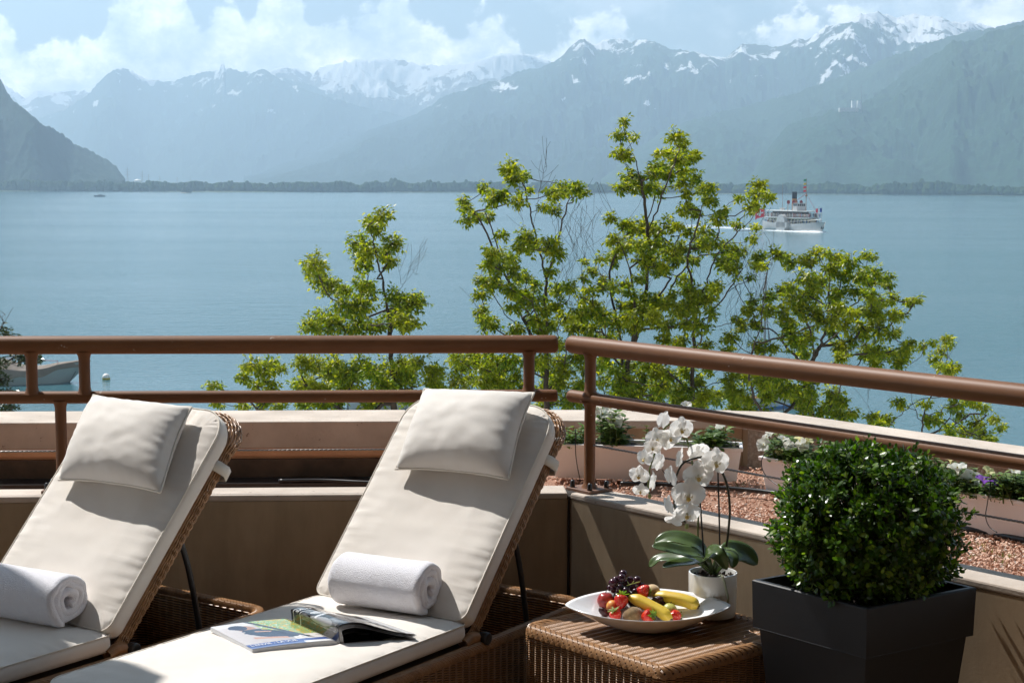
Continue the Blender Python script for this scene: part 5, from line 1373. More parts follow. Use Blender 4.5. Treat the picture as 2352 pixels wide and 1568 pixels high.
# ================================================================== PLATTER AND FRUIT
ZT_ = ZTB+0.001
def z4(zx, zy): return 1148.4+zx*.3043, 1091+zy*.3043     # helper for hand-measured picture points
pcn = atZ(1487, 1440, ZT_); pcn.z = 0
plat = thing('fruit_platter', 'white boat shaped porcelain platter holding the fruit', 'platter', up2(pcn, ZT_))
tipL = atY(1298, 1384, pcn.y+0.01); tipR = atY(1677, 1388, pcn.y+0.01)
HLn = (tipR.x-tipL.x)/2; pcx = (tipR.x+tipL.x)/2
YF = 0.135; ztip = (tipL.z+tipR.z)/2-ZT_
def rim(a):      # a: angle, 0 right tip, pi left tip
    c, s = math.cos(a), math.sin(a)
    x = HLn*math.copysign(abs(c)**1.0, c); 
    y = YF*math.copysign(abs(s)**1.45, s)
    z = 0.055+(ztip-0.055)*abs(c)**2.6+(0.020 if s > 0 else 0.0)*abs(s)**1.5
    return x, y, z
def plate_pt(f, a, under=0.0):   # f 0 centre..1 rim
    x, y, z = rim(a); fl = 0.33
    bx, by = 0.075*math.cos(a), 0.062*math.sin(a)
    if f < fl: t = f/fl; return Vector((pcx+bx*t, pcn.y+by*t, ZT_+0.014-under))
    t = (f-fl)/(1-fl); e = t**0.9
    zz = 0.014+(z-0.014)*(t**1.25)
    return Vector((pcx+bx+(x-bx)*e, pcn.y+by+(y-by)*e, ZT_+zz-under*(1-0.8*t)))
b = MB(); na = 96; nf = 22; vs = [plate_pt(j/nf, 2*math.pi*i/na) for i in range(na) for j in range(nf+1)]
k0 = len(vs); vs += [plate_pt(j/nf, 2*math.pi*i/na, 0.0135) for i in range(na) for j in range(nf+1)]
fs = []
for i in range(na):
    i2 = (i+1) % na
    for j in range(nf):
        a, c = i*(nf+1)+j, i2*(nf+1)+j
        fs.append((a, a+1, c+1, c)); fs.append((k0+a, k0+c, k0+c+1, k0+a+1))
    a, c = i*(nf+1)+nf, i2*(nf+1)+nf; fs.append((a, k0+a, k0+c, c))
b.add(vs, fs); b.build('platter_body', M['china'], plat, smooth=True)

def fruit_mat(name, c1, c2, sc, rough, **k): return mat(name, c1, c2, sc, rough=rough, **k)
mNect = mat('crimson nectarine skin', (0.28, 0.012, 0.02), (0.42, 0.05, 0.03), 26, rough=0.28, coat=0.2, speck=((0.5, 0.3, 0.2), 140, 0.74))
mGrape = mat('black grape skin', (0.022, 0.008, 0.016), (0.075, 0.018, 0.035), 40, rough=0.22, bump=0.05)
def strawmat():
    mt, t, p, o = newmat('strawberry flesh')
    g = nd(t, 'ShaderNodeTexCoord'); v = nd(t, 'ShaderNodeTexVoronoi', i_Scale=230.0); lk(t, g.outputs['Object'], v.inputs['Vector'])
    f = ramp(t, v.outputs['Distance'], [(0.16, 1.0), (0.30, 0.0)])
    base = ramp(t, ntex(t, g.outputs['Object'], 40, 3), [(0.3, (0.50, 0.008, 0.008)), (0.7, (0.66, 0.03, 0.015))])
    lk(t, mixc(t, f, base, (0.70, 0.33, 0.10)), p.inputs['Base Color']); p.inputs['Roughness'].default_value = 0.22
    bb = nd(t, 'ShaderNodeBump', i_Strength=0.7, i_Distance=0.0016); lk(t, v.outputs['Distance'], bb.inputs['Height']); lk(t, bb.outputs[0], p.inputs['Normal'])
    p.inputs['Subsurface Weight'].default_value = 0.15; p.inputs['Subsurface Radius'].default_value = (0.006, 0.001, 0.001)
    return mt
mStraw = strawmat()
mBan = mat('ripe banana peel', (0.66, 0.44, 0.035), (0.72, 0.52, 0.06), 18, rough=0.42, speck=((0.20, 0.10, 0.02), 60, 0.735))
mBanEnd = mat('brown banana tip', (0.10, 0.06, 0.02), rough=0.8)
mKiwi = mat('fuzzy kiwi skin', (0.17, 0.10, 0.035), (0.27, 0.17, 0.07), 120, rough=0.95, bump=0.6, bscale=400, bdist=0.001, sheen=0.5)
mDate = mat('dark wrinkled date', (0.03, 0.008, 0.008), (0.07, 0.015, 0.015), 60, rough=0.25, bump=1.0, bscale=130, bdist=0.003)
mApri = mat('apricot skin', (0.72, 0.38, 0.06), (0.62, 0.12, 0.05), 35, rough=0.45)
mPear = mat('pale green pear skin', (0.42, 0.46, 0.10), (0.62, 0.56, 0.16), 30, rough=0.4)
mPeach = mat('pale peach skin', (0.62, 0.50, 0.26), (0.52, 0.30, 0.16), 30, rough=0.6, sheen=0.3)
mCalyx = leafmat('strawberry calyx', [(0, (0.10, 0.20, 0.03)), (1, (0.24, 0.34, 0.08))], rough=0.6, tint=0)
mStemG = mat('grape stalk', (0.33, 0.36, 0.08), rough=0.7)
def sphere(b, c, r, M3=None, n=24, m_=14, fn=None):
    def g(u, v):
        a = 2*math.pi*u; e = math.pi*(v-0.5); d_ = Vector((math.cos(e)*math.cos(a), math.cos(e)*math.sin(a), math.sin(e)))
        s = fn(d_) if fn else 1.0; q = Vector((d_.x*r[0], d_.y*r[1], d_.z*r[2]))*s
        if M3 is not None: q = M3 @ q
        return Vector(c)+q
    b.grid(g, n, m_, closeu=True)
def plate_z(x, y):
    """inner surface height of the platter under a world point"""
    best = None; dx, dy = x-pcx, y-pcn.y
    for f in [k/40 for k in range(41)]:
        a = math.atan2(dy/YF, dx/HLn); p = plate_pt(f, a)
        d_ = (p.x-x)**2+(p.y-y)**2
        if best is None or d_ < best[0]: best = (d_, p.z)
    return best[1]
def pos(zx, zy, yoff):     # centre of a fruit seen at a picture point, at a depth
    px, py = z4(zx, zy); return atY(px, py, pcn.y+0.055+yoff*0.85)
def whole(name, cat, label, c, r, mt, M3=None, fn=None, stem=None):
    t = thing(name, label, cat, c); b = MB(); sphere(b, c, r, M3, 30, 18, fn); b.build('skin', mt, t, smooth=True)
    if stem: b = MB(); b.tube([c+Vector((0, 0, r[2]*.85)), c+Vector((0.002, 0, r[2]+0.006))], 0.0012, 6); b.build('stalk', mBanEnd, t)
    return t
dim = lambda d_: 1-0.10*max(0, d_.z-0.8)/0.2
whole('nectarine', 'nectarine', 'shiny crimson nectarine at the left of the platter', pos(797, 942, 0.01), (0.0235, 0.0235, 0.023), mNect, None, dim, True)
whole('apricot', 'apricot', 'yellow orange apricot peeping out between strawberries', pos(848, 990, -0.022), (0.017, 0.017, 0.018), mApri)
for k, (dx, dy, rr_p) in enumerate(((-0.072, 0.082, 0.021), (-0.028, 0.088, 0.023), (0.045, 0.075, 0.021))):
    c = Vector((pcx+dx, pcn.y+dy, plate_z(pcx+dx, pcn.y+dy)+rr_p-0.001))
    whole('plum', 'plum', ('dark plum under the left half of the grapes', 'dark plum under the right half of the grapes', 'dark plum under the rear banana')[k], c, (rr_p, rr_p, rr_p), mGrape, None, lambda d_: 1-0.10*max(0, d_.z-0.8)/0.2)
kM = Matrix.Rotation(R(-12), 3, 'Y')
whole('kiwi', 'kiwi', 'brown fuzzy kiwi fruit at the front of the platter', pos(1000, 1052, -0.062), (0.0285, 0.021, 0.0215), mKiwi, kM)
whole('peach', 'peach', 'pale peach at the back beside the upper strawberry', pos(1150, 872, 0.055), (0.0215, 0.021, 0.0185), mPeach)
whole('pear', 'pear', 'yellow green pear low between the bananas', pos(1287, 1016, -0.02), (0.023, 0.021, 0.018), mPear, Matrix.Rotation(R(20), 3, 'Y'), lambda d_: 1-0.18*max(0, d_.x), True)
for k, (zx, zy, yo, rot) in enumerate(((783, 1030, -0.042, 40), (1190, 938, -0.005, -10))):
    whole('date', 'date', ('dark wrinkled date at the left edge of the platter', 'dark wrinkled date lying between the two bananas')[k], pos(zx, zy, yo), (0.017, 0.0105, 0.0105), mDate, Matrix.Rotation(R(rot), 3, 'Y'), lambda d_: 1+0.06*noise.noise(d_*5))['group'] = 'dates on the platter'
def strawberry(c, size, axis, label):
    ax = Vector(axis).normalized(); q = ax.to_track_quat('Z', 'Y').to_matrix()
    t = thing('strawberry', label, 'strawberry', c, 0, 'strawberries on the platter')
    prof = [(0.0, -1.0), (0.22, -0.95), (0.46, -0.74), (0.68, -0.42), (0.84, -0.05), (0.88, 0.25), (0.78, 0.5), (0.52, 0.66), (0.2, 0.68), (0.0, 0.66)]
    b = MB(); cm = catmull([Vector((r_, 0, z_)) for r_, z_ in prof], 3)
    n = 26; vs = []
    for p in cm:
        for k in range(n):
            a = 2*math.pi*k/n; s = 1+0.05*noise.noise(Vector((math.cos(a), math.sin(a), p.z))*1.5+c*20); vs.append(c+q @ Vector((max(p.x, 0)*math.cos(a)*s, max(p.x, 0)*math.sin(a)*s, p.z))*size)
    b.add(vs, [(i*n+k, i*n+(k+1) % n, (i+1)*n+(k+1) % n, (i+1)*n+k) for i in range(len(cm)-1) for k in range(n)])
    b.build('flesh', mStraw, t, smooth=True)
    b = MB(); rs = random.Random(int(c.x*9999))
    for k in range(11):
        a = 2*math.pi*k/11+rs.uniform(-.2, .2); d_ = q @ Vector((math.cos(a), math.sin(a), rs.uniform(.1, .75)))
        b.leaf(c+q @ Vector((0, 0, 0.66))*size, d_, q @ Vector((0, 0, 1)), size*rs.uniform(.75, 1.1), size*0.3, 0.2, 0.2, 1)
    b.tube([c+q @ Vector((0, 0, .66))*size, c+q @ Vector((.1, 0, 1.0))*size], size*0.05, 5)
    b.build('calyx', mCalyx, t)
strawberry(pos(1088, 874, 0.005), 0.0215, (0.95, -0.25, -0.15), 'upper strawberry lying against the grapes, stalk to the right')
strawberry(pos(915, 950, -0.035), 0.0225, (0.1, 0.6, 0.75), 'large strawberry on top of the kiwi and apricot')
strawberry(pos(872, 1050, -0.070), 0.0195, (-0.35, -0.25, 0.9), 'strawberry with pale green calyx left of the kiwi')
strawberry(pos(1115, 1062, -0.085), 0.0205, (0.75, -0.55, 0.35), 'front strawberry right of the kiwi, calyx facing out')
strawberry(pos(1320, 1058, -0.050), 0.0190, (0.5, 0.7, -0.3), 'lone strawberry at the right end of the heap')
# grapes
gt = thing('grape_bunch', 'bunch of black grapes at the top of the fruit heap', 'grapes', pos(940, 830, 0.045))
GR = [(930,745,32,.05),(918,775,32,.02),(873,790,28,.045),(852,812,34,.015),(985,790,27,.05),(1035,793,33,.045),(1070,835,28,.04),(905,850,31,.01),(950,872,30,.0),(860,860,30,.04),(1000,850,28,.04),(1020,878,26,.01),(975,835,26,.065),(890,885,26,.03),(940,815,28,.06),(1005,820,25,.08),(1050,865,25,.06),(830,850,24,.06),(915,820,26,.05),(965,895,26,.02)]
for (zx, zy, r_, yo) in GR:
    c = pos(zx, zy, yo); rr0 = r_*0.3043/FPX*c.y; b = MB(); sphere(b, c, (rr0, rr0, rr0*1.04), None, 20, 12); b.build('grape', mGrape, gt, smooth=True)
b = MB(); b.tube(catmull([pos(955, 832, -.0), pos(985, 822, -.0), pos(1020, 812, 0.0), pos(1058, 802, 0.0)], 4), 0.0011, 6); b.tube([pos(995, 818, 0), pos(1012, 795, 0)], 0.0009, 5); b.tube([pos(975, 825, 0), pos(962, 800, 0.01)], 0.0009, 5); b.build('stalk', mStemG, gt, smooth=True)
# bananas
def banana(pts, rad, label):
    P = catmull(pts, 8); n = len(P); t = thing('banana', label, 'banana', P[n//2], 0, 'bananas on the platter'); b = MB()
    rr0 = []
    for k in range(n):
        u = k/(n-1); rr0.append(rad*min(1, 0.30+0.95*(math.sin(math.pi*min(max(u, .02), .98)))**0.55))
    vs = []; m_ = 20; up = Vector((0, 0, 1))
    for i in range(n):
        tg = (P[min(i+1, n-1)]-P[max(i-1, 0)]).normalized(); a_ = (up-tg*up.dot(tg)).normalized(); c_ = tg.cross(a_)
        for k in range(m_):
            q = 2*math.pi*k/m_; f = 1+0.055*math.cos(5*q+0.6); vs.append(P[i]+(a_*math.cos(q)+c_*math.sin(q))*rr0[i]*f)
    b.add(vs, [(i*m_+k, i*m_+(k+1) % m_, (i+1)*m_+(k+1) % m_, (i+1)*m_+k) for i in range(n-1) for k in range(m_)]+[tuple(range(m_-1, -1, -1)), tuple((n-1)*m_+k for k in range(m_))])
    b.build('peel', mBan, t, smooth=True)
    b = MB(); e_ = P[-1]; d_ = (P[-1]-P[-3]).normalized(); b.tube([e_-d_*0.001, e_+d_*0.004], [rr0[-1]*.9, rr0[-1]*.6], 8)
    e_ = P[0]; d_ = (P[0]-P[2]).normalized(); b.tube([e_-d_*0.001, e_+d_*0.003], [rr0[0]*.8, rr0[0]*.6], 8); b.build('tip', mBanEnd, t)
banana([pos(978, 918, -0.012), pos(1060, 950, -0.03), pos(1160, 1000, -0.055), pos(1240, 1045, -0.075), pos(1288, 1092, -0.09)], 0.0165, 'front banana sloping down over the kiwi')
banana([pos(1160, 905, 0.04), pos(1260, 922, 0.02), pos(1370, 940, 0.0), pos(1450, 965, -0.015), pos(1494, 992, -0.022)], 0.0175, 'rear banana reaching out towards the flower pot')

# ================================================================== ORCHID
pot = atZ(1636, 1411, ZT_); 
ot = thing('potted_orchid', 'white moth orchid in a white ceramic pot on the wicker table', 'orchid', up2(pot, ZT_))
PR = 56.0/FPX*pot.y*1.02; PH = 0.123
b = MB(); b.lathe([(PR*0.90, 0.0), (PR*0.955, 0.004), (PR*0.97, 0.02), (PR*0.99, PH*.6), (PR, PH-0.004), (PR*0.985, PH), (PR*0.93, PH), (PR*0.915, PH-0.004), (PR*0.90, PH-0.022)], 56, up2(pot, ZT_), cap=True)
autosmooth(b.build('pot', M['ceramic'], ot), 50)
b = MB(); rs = random.Random(4)
for k in range(150):
    a = rs.uniform(0, 6.28); r_ = PR*0.86*math.sqrt(rs.random()); stone(b, up2(pot, ZT_+PH-0.02+rs.uniform(0, .01))+Vector((r_*math.cos(a), r_*math.sin(a), 0)), 0.007)
b.build('bark_mix', M['soil'], ot)
def z6(x, y): return 1205.9+x*.2747, 861.3+y*.2747
def o6(x, y, dy=0.0):
    return atY(*z6(x, y), pot.y+dy)
def strapleaf(pts, wd, up, name='leaf', cup=0.18, mt=None):
    P = catmull(pts, 7); n = len(P); b = MB(); vs = []; m_ = 9
    for i in range(n):
        u = i/(n-1); tg = (P[min(i+1, n-1)]-P[max(i-1, 0)]).normalized(); sd = tg.cross(Vector(up)).normalized(); nm_ = sd.cross(tg)
        wv = wd*(min(1, (0.25+u*1.8))*(max(0, 1-u**3.6))**0.55); wv = max(wv, 0.0008)
        for k in range(m_):
            q = 2*k/(m_-1)-1; vs.append(P[i]+sd*(q*wv)+nm_*(abs(q)**1.5*wv*cup)-nm_*(0.06*wv*(1-abs(q))**6))
    b.add(vs, [(i*m_+k, i*m_+k+1, (i+1)*m_+k+1, (i+1)*m_+k) for i in range(n-1) for k in range(m_-1)])
    o = b.build(name, mt or M['orchidleaf'], ot, smooth=True); md = o.modifiers.new('t', 'SOLIDIFY'); md.thickness = 0.0018; return o
crown_ = up2(pot, ZT_+PH-0.006)
# leaves read off the picture: base -> tip
strapleaf([crown_, o6(1470, 1440, -0.01), o6(1330, 1370, -0.01), o6(1200, 1355, 0.0), o6(1080, 1400, 0.0)], 0.030, (0.15, -0.55, 1))
strapleaf([crown_, o6(1470, 1500, -0.04), o6(1330, 1475, -0.07), o6(1190, 1440, -0.09), o6(1060, 1425, -0.09)], 0.027, (0, -0.55, 1))
strapleaf([crown_, o6(1420, 1530, 0.03), o6(1280, 1525, 0.06), o6(1120, 1530, 0.08), o6(1035, 1600, 0.08)], 0.024, (0, -0.4, 1))
strapleaf([crown_, o6(1450, 1560, -0.05), o6(1330, 1565, -0.09), o6(1240, 1575, -0.11), o6(1150, 1602, -0.12)], 0.024, (0, -0.3, 1))
strapleaf([crown_, o6(1500, 1530, -0.05), o6(1560, 1480, -0.09), o6(1620, 1500, -0.12), o6(1690, 1625, -0.125)], 0.026, (-0.5, -0.6, 0.8))
strapleaf([crown_, o6(1640, 1490, -0.03), o6(1690, 1475, -0.05), o6(1740, 1520, -0.07), o6(1735, 1610, -0.08)], 0.024, (0.4, -0.7, 0.7))
strapleaf([crown_, o6(1680, 1490, 0.02), o6(1770, 1470, 0.04), o6(1860, 1500, 0.05), o6(1945, 1580, 0.05)], 0.036, (0.0, -0.75, 0.7), cup=0.1)
b = MB(); b.tube(catmull([crown_+Vector((0.01, -0.03, 0)), up2(pot, ZT_+PH+0.004)+Vector((0.018, -PR*0.98, 0)), up2(pot, ZT_+PH*0.8)+Vector((0.026, -PR*1.03, 0)), up2(pot, ZT_+PH*0.52)+Vector((0.034, -PR*1.02, 0)), up2(pot, ZT_+PH*0.36)+Vector((0.03, -PR*1.02, 0))], 6), [0.0032]*24+[0.002], 8); b.build('aerial_root', M['root'], ot, smooth=True)
# stakes and stems
for pts in ([(1612, 780), (1622, 1100), (1630, 1500)], [(1462, 1020), (1478, 1260), (1496, 1520)]):
    b = MB(); b.tube([o6(x, y, -0.02) for x, y in pts], 0.0024, 8); b.build('stake', M['blackmetal'], ot)
b = MB(); b.tube(catmull([o6(1668, 1500), o6(1690, 1390, -.01), o6(1706, 1240, -.02), o6(1712, 1100, -.02), o6(1690, 920, -.03), o6(1630, 780, -.03), o6(1540, 690, -.035), o6(1440, 690, -.04), o6(1330, 730, -.04), o6(1270, 830, -.045), o6(1250, 960, -.045), o6(1250, 1090, -.045), o6(1290, 1190, -.045), o6(1345, 1230, -.05)], 8), [0.0034]*60+[0.003-0.0000*k for k in range(45)], 8); b.build('flower_spike', M['orchidstemd'], ot, smooth=True)
b = MB(); b.tube(catmull([o6(1448, 1500, .02), o6(1446, 1300, .02), o6(1448, 1060, .01), o6(1410, 800, .0), o6(1360, 560, -.01), o6(1290, 440, -.02), o6(1200, 415, -.02), o6(1120, 520, -.02), o6(1085, 650, -.02), o6(1045, 780, -.02), o6(1040, 860, -.02), o6(1030, 930, -.02), o6(1042, 1000, -.02)], 8), 0.0026, 8); b.build('flower_spike', M['orchidstem'], ot, smooth=True)
def orchid_flower(c, r, nrm, roll, fk, back=False):
    nrm = Vector(nrm).normalized(); up = Vector((math.sin(roll), 0, math.cos(roll))); sx = up.cross(nrm).normalized(); up = nrm.cross(sx).normalized()
    def P_(x, y, z): return c+(sx*x+up*y+nrm*z)*r
    b = MB()
    def petal(dirang, L_, W_, z0, curl, narrow):
        ca, sa = math.cos(dirang), math.sin(dirang); ph = rs.uniform(0, 6)
        def fn(u, v):
            q = 2*v-1; l_ = u; wv = W_*(math.sin(math.pi*min(1, (u**narrow)*0.93+0.02))**0.62)
            x = l_*L_; y = q*wv*0.5
            z = z0+curl*l_*l_-0.10*(1-q*q)*l_*0.4+0.035*math.sin(q*4+ph)*l_+0.02*math.sin(l_*7+ph)
            return P_(x*ca-y*sa, x*sa+y*ca, z)
        b.grid(fn, 9, 9)
    for s_ in (0, math.pi): petal(s_+(0.12 if s_ == 0 else -0.12)+rs.uniform(-.08, .08), 1.04, 1.35, 0.06, rs.uniform(-.22, .1), 0.72)
    for a_ in (math.pi/2, math.pi*1.27, math.pi*1.73): petal(a_+rs.uniform(-.06, .06), 0.98, 0.78, 0.0, rs.uniform(-.28, 0), 0.85)
    f = b.build('flower', M['orchid'], ot, smooth=True)
    if not back:
        b = MB()
        sphere(b, P_(0, -0.06, 0.13), (r*0.10, r*0.10, r*0.12), None, 10, 7)
        for s_ in (-1, 1): b.grid(lambda u, v: P_(s_*(0.06+0.18*u), -0.12+0.24*(v-.3)*u, 0.16+0.22*math.sin(u*2.2)), 6, 6)
        b.build('lip_wings', M['orchidlipw'], f, smooth=True)
        b = MB()
        b.grid(lambda u, v: P_((2*v-1)*0.15*(math.sin(math.pi*min(1, u*.8+.15))), -0.14-0.28*u, 0.20+0.14*math.sin(u*2.6)-0.05*abs(2*v-1)), 8, 7)
        for s_ in (-1, 1): b.grid(lambda u, v: P_(s_*(0.05+0.14*u), -0.10-0.08*v*u, 0.24+0.10*math.sin(u*2.4)), 5, 4)
        b.build('lip', M['orchidlip'], f, smooth=True)
FL = [(1155,375,80,(-.75,-.6,.3),.1,-.0,1),(1308,445,98,(.15,-1,.0),0,-.05,0),(1222,515,85,(.2,-1,-.35),.3,-.03,0),(1105,530,95,(-.35,-1,.1),-.2,-.03,0),(1068,598,72,(-.1,-1,-.1),.0,-.05,0),(998,690,75,(-.6,-.8,-.1),.0,-.03,0),(1108,715,92,(.8,.5,-.2),.2,-.0,1),(955,832,85,(-.3,-1,-.2),.1,-.04,0),(1072,890,85,(.9,.2,-.2),.2,-.01,1),(968,960,66,(-.2,-1,-.5),.1,-.04,0),(1185,560,75,(.3,-.9,-.4),.6,-.0,1),
      (1298,700,98,(-.85,.35,.1),-.1,.0,1),(1450,640,98,(-.3,.8,.4),.1,-.01,1),(1595,722,118,(.25,-1,.05),.12,-.06,0),(1448,835,122,(.02,-1,-.05),-.1,-.07,0),(1222,850,95,(-.95,-.35,-.1),.1,-.04,1),(1366,995,135,(0,-1,-.02),.05,-.09,0),(1200,1090,88,(-.9,-.4,-.2),.1,-.05,1),(1352,1150,112,(.1,-1,-.35),.0,-.08,0),(1240,1215,72,(-.3,-.8,-.7),.4,-.07,1)]
rs = random.Random(8)
for k, (x, y, r_, nr_, rl_, dy_, bk_) in enumerate(FL):
    c = o6(x, y, dy_); orchid_flower(c, r_*0.2747/FPX*c.y*1.04, nr_, rl_, k, bool(bk_))
for (x, y, s_) in ((1042, 1012, 16), (1352, 1262, 18)):
    c = o6(x, y, -.05); b = MB(); rr0 = s_*.2747/FPX*c.y; sphere(b, c, (rr0, rr0, rr0*1.35), None, 12, 9); b.build('bud', mat('green orchid bud', (0.36, 0.38, 0.14), rough=0.5), ot, smooth=True)

# ================================================================== TALL PLANTER WITH BOX SHRUB
ZP = 0.60
cFr = atZ(1992, 1397, ZP); cLf = atZ(1727, 1330, ZP); cRt = atZ(2243, 1348, ZP)
e1_ = (cLf-cFr); e2_ = (cRt-cFr); sz = (e1_.length+e2_.length)/2
d1 = e1_/sz; d2 = e2_/sz
pc = cFr+e1_/2+e2_/2
print('planter', sz, pc, e1_.length, e2_.length)
shp = thing('potted_box_shrub', 'clipped box ball in a tall tapered anthracite planter', 'potted shrub', up2(pc, 0))
def sqloop(h, z): return [up2(pc, z)+d1*sx*h+d2*sy*h for sx, sy in ((-1, -1), (1, -1), (1, 1), (-1, 1))]
b = MB(); h = sz/2; LP_ = 0.122
loops = [sqloop(h*0.70, 0.0), sqloop(h*0.925, ZP-LP_-0.001), sqloop(h*0.99, ZP-LP_-0.001), sqloop(h*0.985, ZP-LP_), sqloop(h, ZP-0.003), sqloop(h-0.003, ZP), sqloop(h-0.014, ZP), sqloop(h-0.016, ZP-0.003), sqloop(h-0.022, ZP-0.05), sqloop(h-0.024, ZP-0.09)]
b.add([v for l in loops for v in l], [(i*4+k, i*4+(k+1) % 4, (i+1)*4+(k+1) % 4, (i+1)*4+k) for i in range(len(loops)-1) for k in range(4)]+[(0, 3, 2, 1)])
bev(b.build('planter', M['anthracite'], shp), 0.0025, 2)
b = MB(); lo_ = sqloop(h-0.024, ZP-0.055); b.add(lo_, [(0, 1, 2, 3)]); b.build('soil', M['soil'], shp)
b = MB(); rs = random.Random(9)
for k in range(260):
    p = up2(pc, ZP-0.048)+d1*rs.uniform(-.9, .9)*(h-.03)+d2*rs.uniform(-.9, .9)*(h-.03); stone(b, p, rs.uniform(.007, .013))
b.build('pebbles', M['whitestone'], shp, kind='stuff')
# foliage
SC = atY(1990, 1214, pc.y); SR = Vector((0.207, 0.207, 0.186))
rs = random.Random(33); b = MB(); bt = MB()
def shrub_r(d_):
    n = 1+0.10*noise.noise(d_*2.3+Vector((3, 1, 5)))+0.05*noise.noise(d_*6)
    sq = 1.0/max(abs(d_.x)**3.0+abs(d_.y)**3.0+abs(d_.z)**3.0, 1e-6)**(1/3.0)
    return n*(0.64+0.36*sq)
for k in range(1900):
    d_ = Vector((rs.gauss(0, 1), rs.gauss(0, 1), rs.gauss(0, 1))).normalized()
    if d_.z < -0.86: continue
    f = shrub_r(d_)*(1-0.40*rs.random()**1.7)
    if rs.random() < 0.07: f *= rs.uniform(1.04, 1.16)
    p = SC+Vector((d_.x*SR.x, d_.y*SR.y, d_.z*SR.z))*f
    out_ = (d_*0.8+Vector((0, 0, 0.65))+Vector((rs.gauss(0, .35), rs.gauss(0, .35), rs.gauss(0, .3)))).normalized()
    Ls = rs.uniform(0.022, 0.045); sd = out_.orthogonal().normalized(); s2 = out_.cross(sd)
    bt.tube([p-out_*Ls*0.5, p+out_*Ls], 0.0009, 3, caps=False)
    nl = rs.randint(3, 5)
    for j in range(nl):
        q = p+out_*Ls*(j/(nl-0.2)); a0 = j*1.57+rs.random()
        for s_ in (0, math.pi):
            ld = (sd*math.cos(a0+s_)+s2*math.sin(a0+s_)+out_*rs.uniform(.5, 1.1)).normalized()
            b.leaf(q, ld, out_, rs.uniform(.015, .023), rs.uniform(.0095, .013), -0.12, 0.12, 1)
    b.leaf(p+out_*Ls, out_, sd, .013, .009, -0.1, 0, 1)
b.build('foliage', M['box'], shp)
for k in range(220):      # inner branches
    d_ = Vector((rs.gauss(0, 1), rs.gauss(0, 1), abs(rs.gauss(0, 1))*0.8)).normalized(); e_ = SC+Vector((d_.x*SR.x, d_.y*SR.y, d_.z*SR.z))*rs.uniform(.5, .85)
    bt.tube([up2(pc, ZP-0.05)+Vector((rs.uniform(-.03, .03), rs.uniform(-.03, .03), 0)), SC.lerp(e_, .4)-Vector((0, 0, .06)), e_], [0.004, 0.003, 0.0014], 4, caps=False)
bt.build('twigs', M['bark'], shp)

# ================================================================== FLOWER TROUGHS
def trough(P, u, n, L_, label, mtxt=None):
    """P: left front top rim corner"""
    t = thing('flower_trough', label, 'flower trough', up2(P, ZG), 0, 'white troughs with petunias')
    D_ = 0.165; Ht = P.z-ZG
    def lp_(ins, z): return [up2(P, z)+u*ins+n*ins, up2(P, z)+u*(L_-ins)+n*ins, up2(P, z)+u*(L_-ins)+n*(D_-ins), up2(P, z)+u*ins+n*(D_-ins)]
    z1 = P.z; b = MB()
    loops = [lp_(0.024, ZG+0.012), lp_(0.008, z1-0.016), lp_(0.0015, z1-0.0155), lp_(0.0, z1-0.003), lp_(0.001, z1), lp_(0.011, z1), lp_(0.013, z1-0.003), lp_(0.015, z1-0.03)]
    b.add([v for l in loops for v in l], [(i*4+k, i*4+(k+1) % 4, (i+1)*4+(k+1) % 4, (i+1)*4+k) for i in range(len(loops)-1) for k in range(4)]+[(0, 3, 2, 1)])
    bev(b.build('box', M['whiteplastic'], t), 0.002)
    b = MB(); b.add(lp_(0.014, z1-0.012), [(0, 1, 2, 3)]); b.build('soil', M['soil'], t)
    return t
M['petstem'] = mat('petunia stems', (0.12, 0.16, 0.05), rough=0.7)
def petunia_leaves(par, P, u, n, L_, ht, count, seed, dens=None, ls=1.0):
    rs = random.Random(seed); b = MB(); bs = MB()
    for k in range(count):
        s = rs.uniform(0.01, L_-0.01)
        if dens and rs.random() > dens(s): continue
        q = rs.uniform(0.0, 0.165); hh = ht*rs.uniform(.25, 1)**.7*(0.6+0.4*math.sin(s*23+seed))
        base = up2(P, P.z-0.02)+u*s+n*q
        lean = u*rs.gauss(0, .35)+n*rs.gauss(-0.15, .4); tip = base+Vector((0, 0, hh+0.02))+lean*hh
        mid = base.lerp(tip, .5)+Vector((0, 0, hh*.12)); path = catmull([base, mid, tip], 3); bs.tube(path, 0.0014, 4, caps=False)
        for j, pth in enumerate(path[1:]):
            for r_ in range(2):
                a = rs.uniform(0, 6.28); d_ = Vector((math.cos(a), math.sin(a), rs.uniform(.1, .9)))
                b.leaf(pth, d_, Vector((0, 0, 1)), ls*rs.uniform(.018, .036), ls*rs.uniform(.011, .02), 0.15, 0.35, 1)
    b.m = 1; b.add(bs.v, bs.f); b.build('foliage', [M['petleaf'], M['petstem']], par)
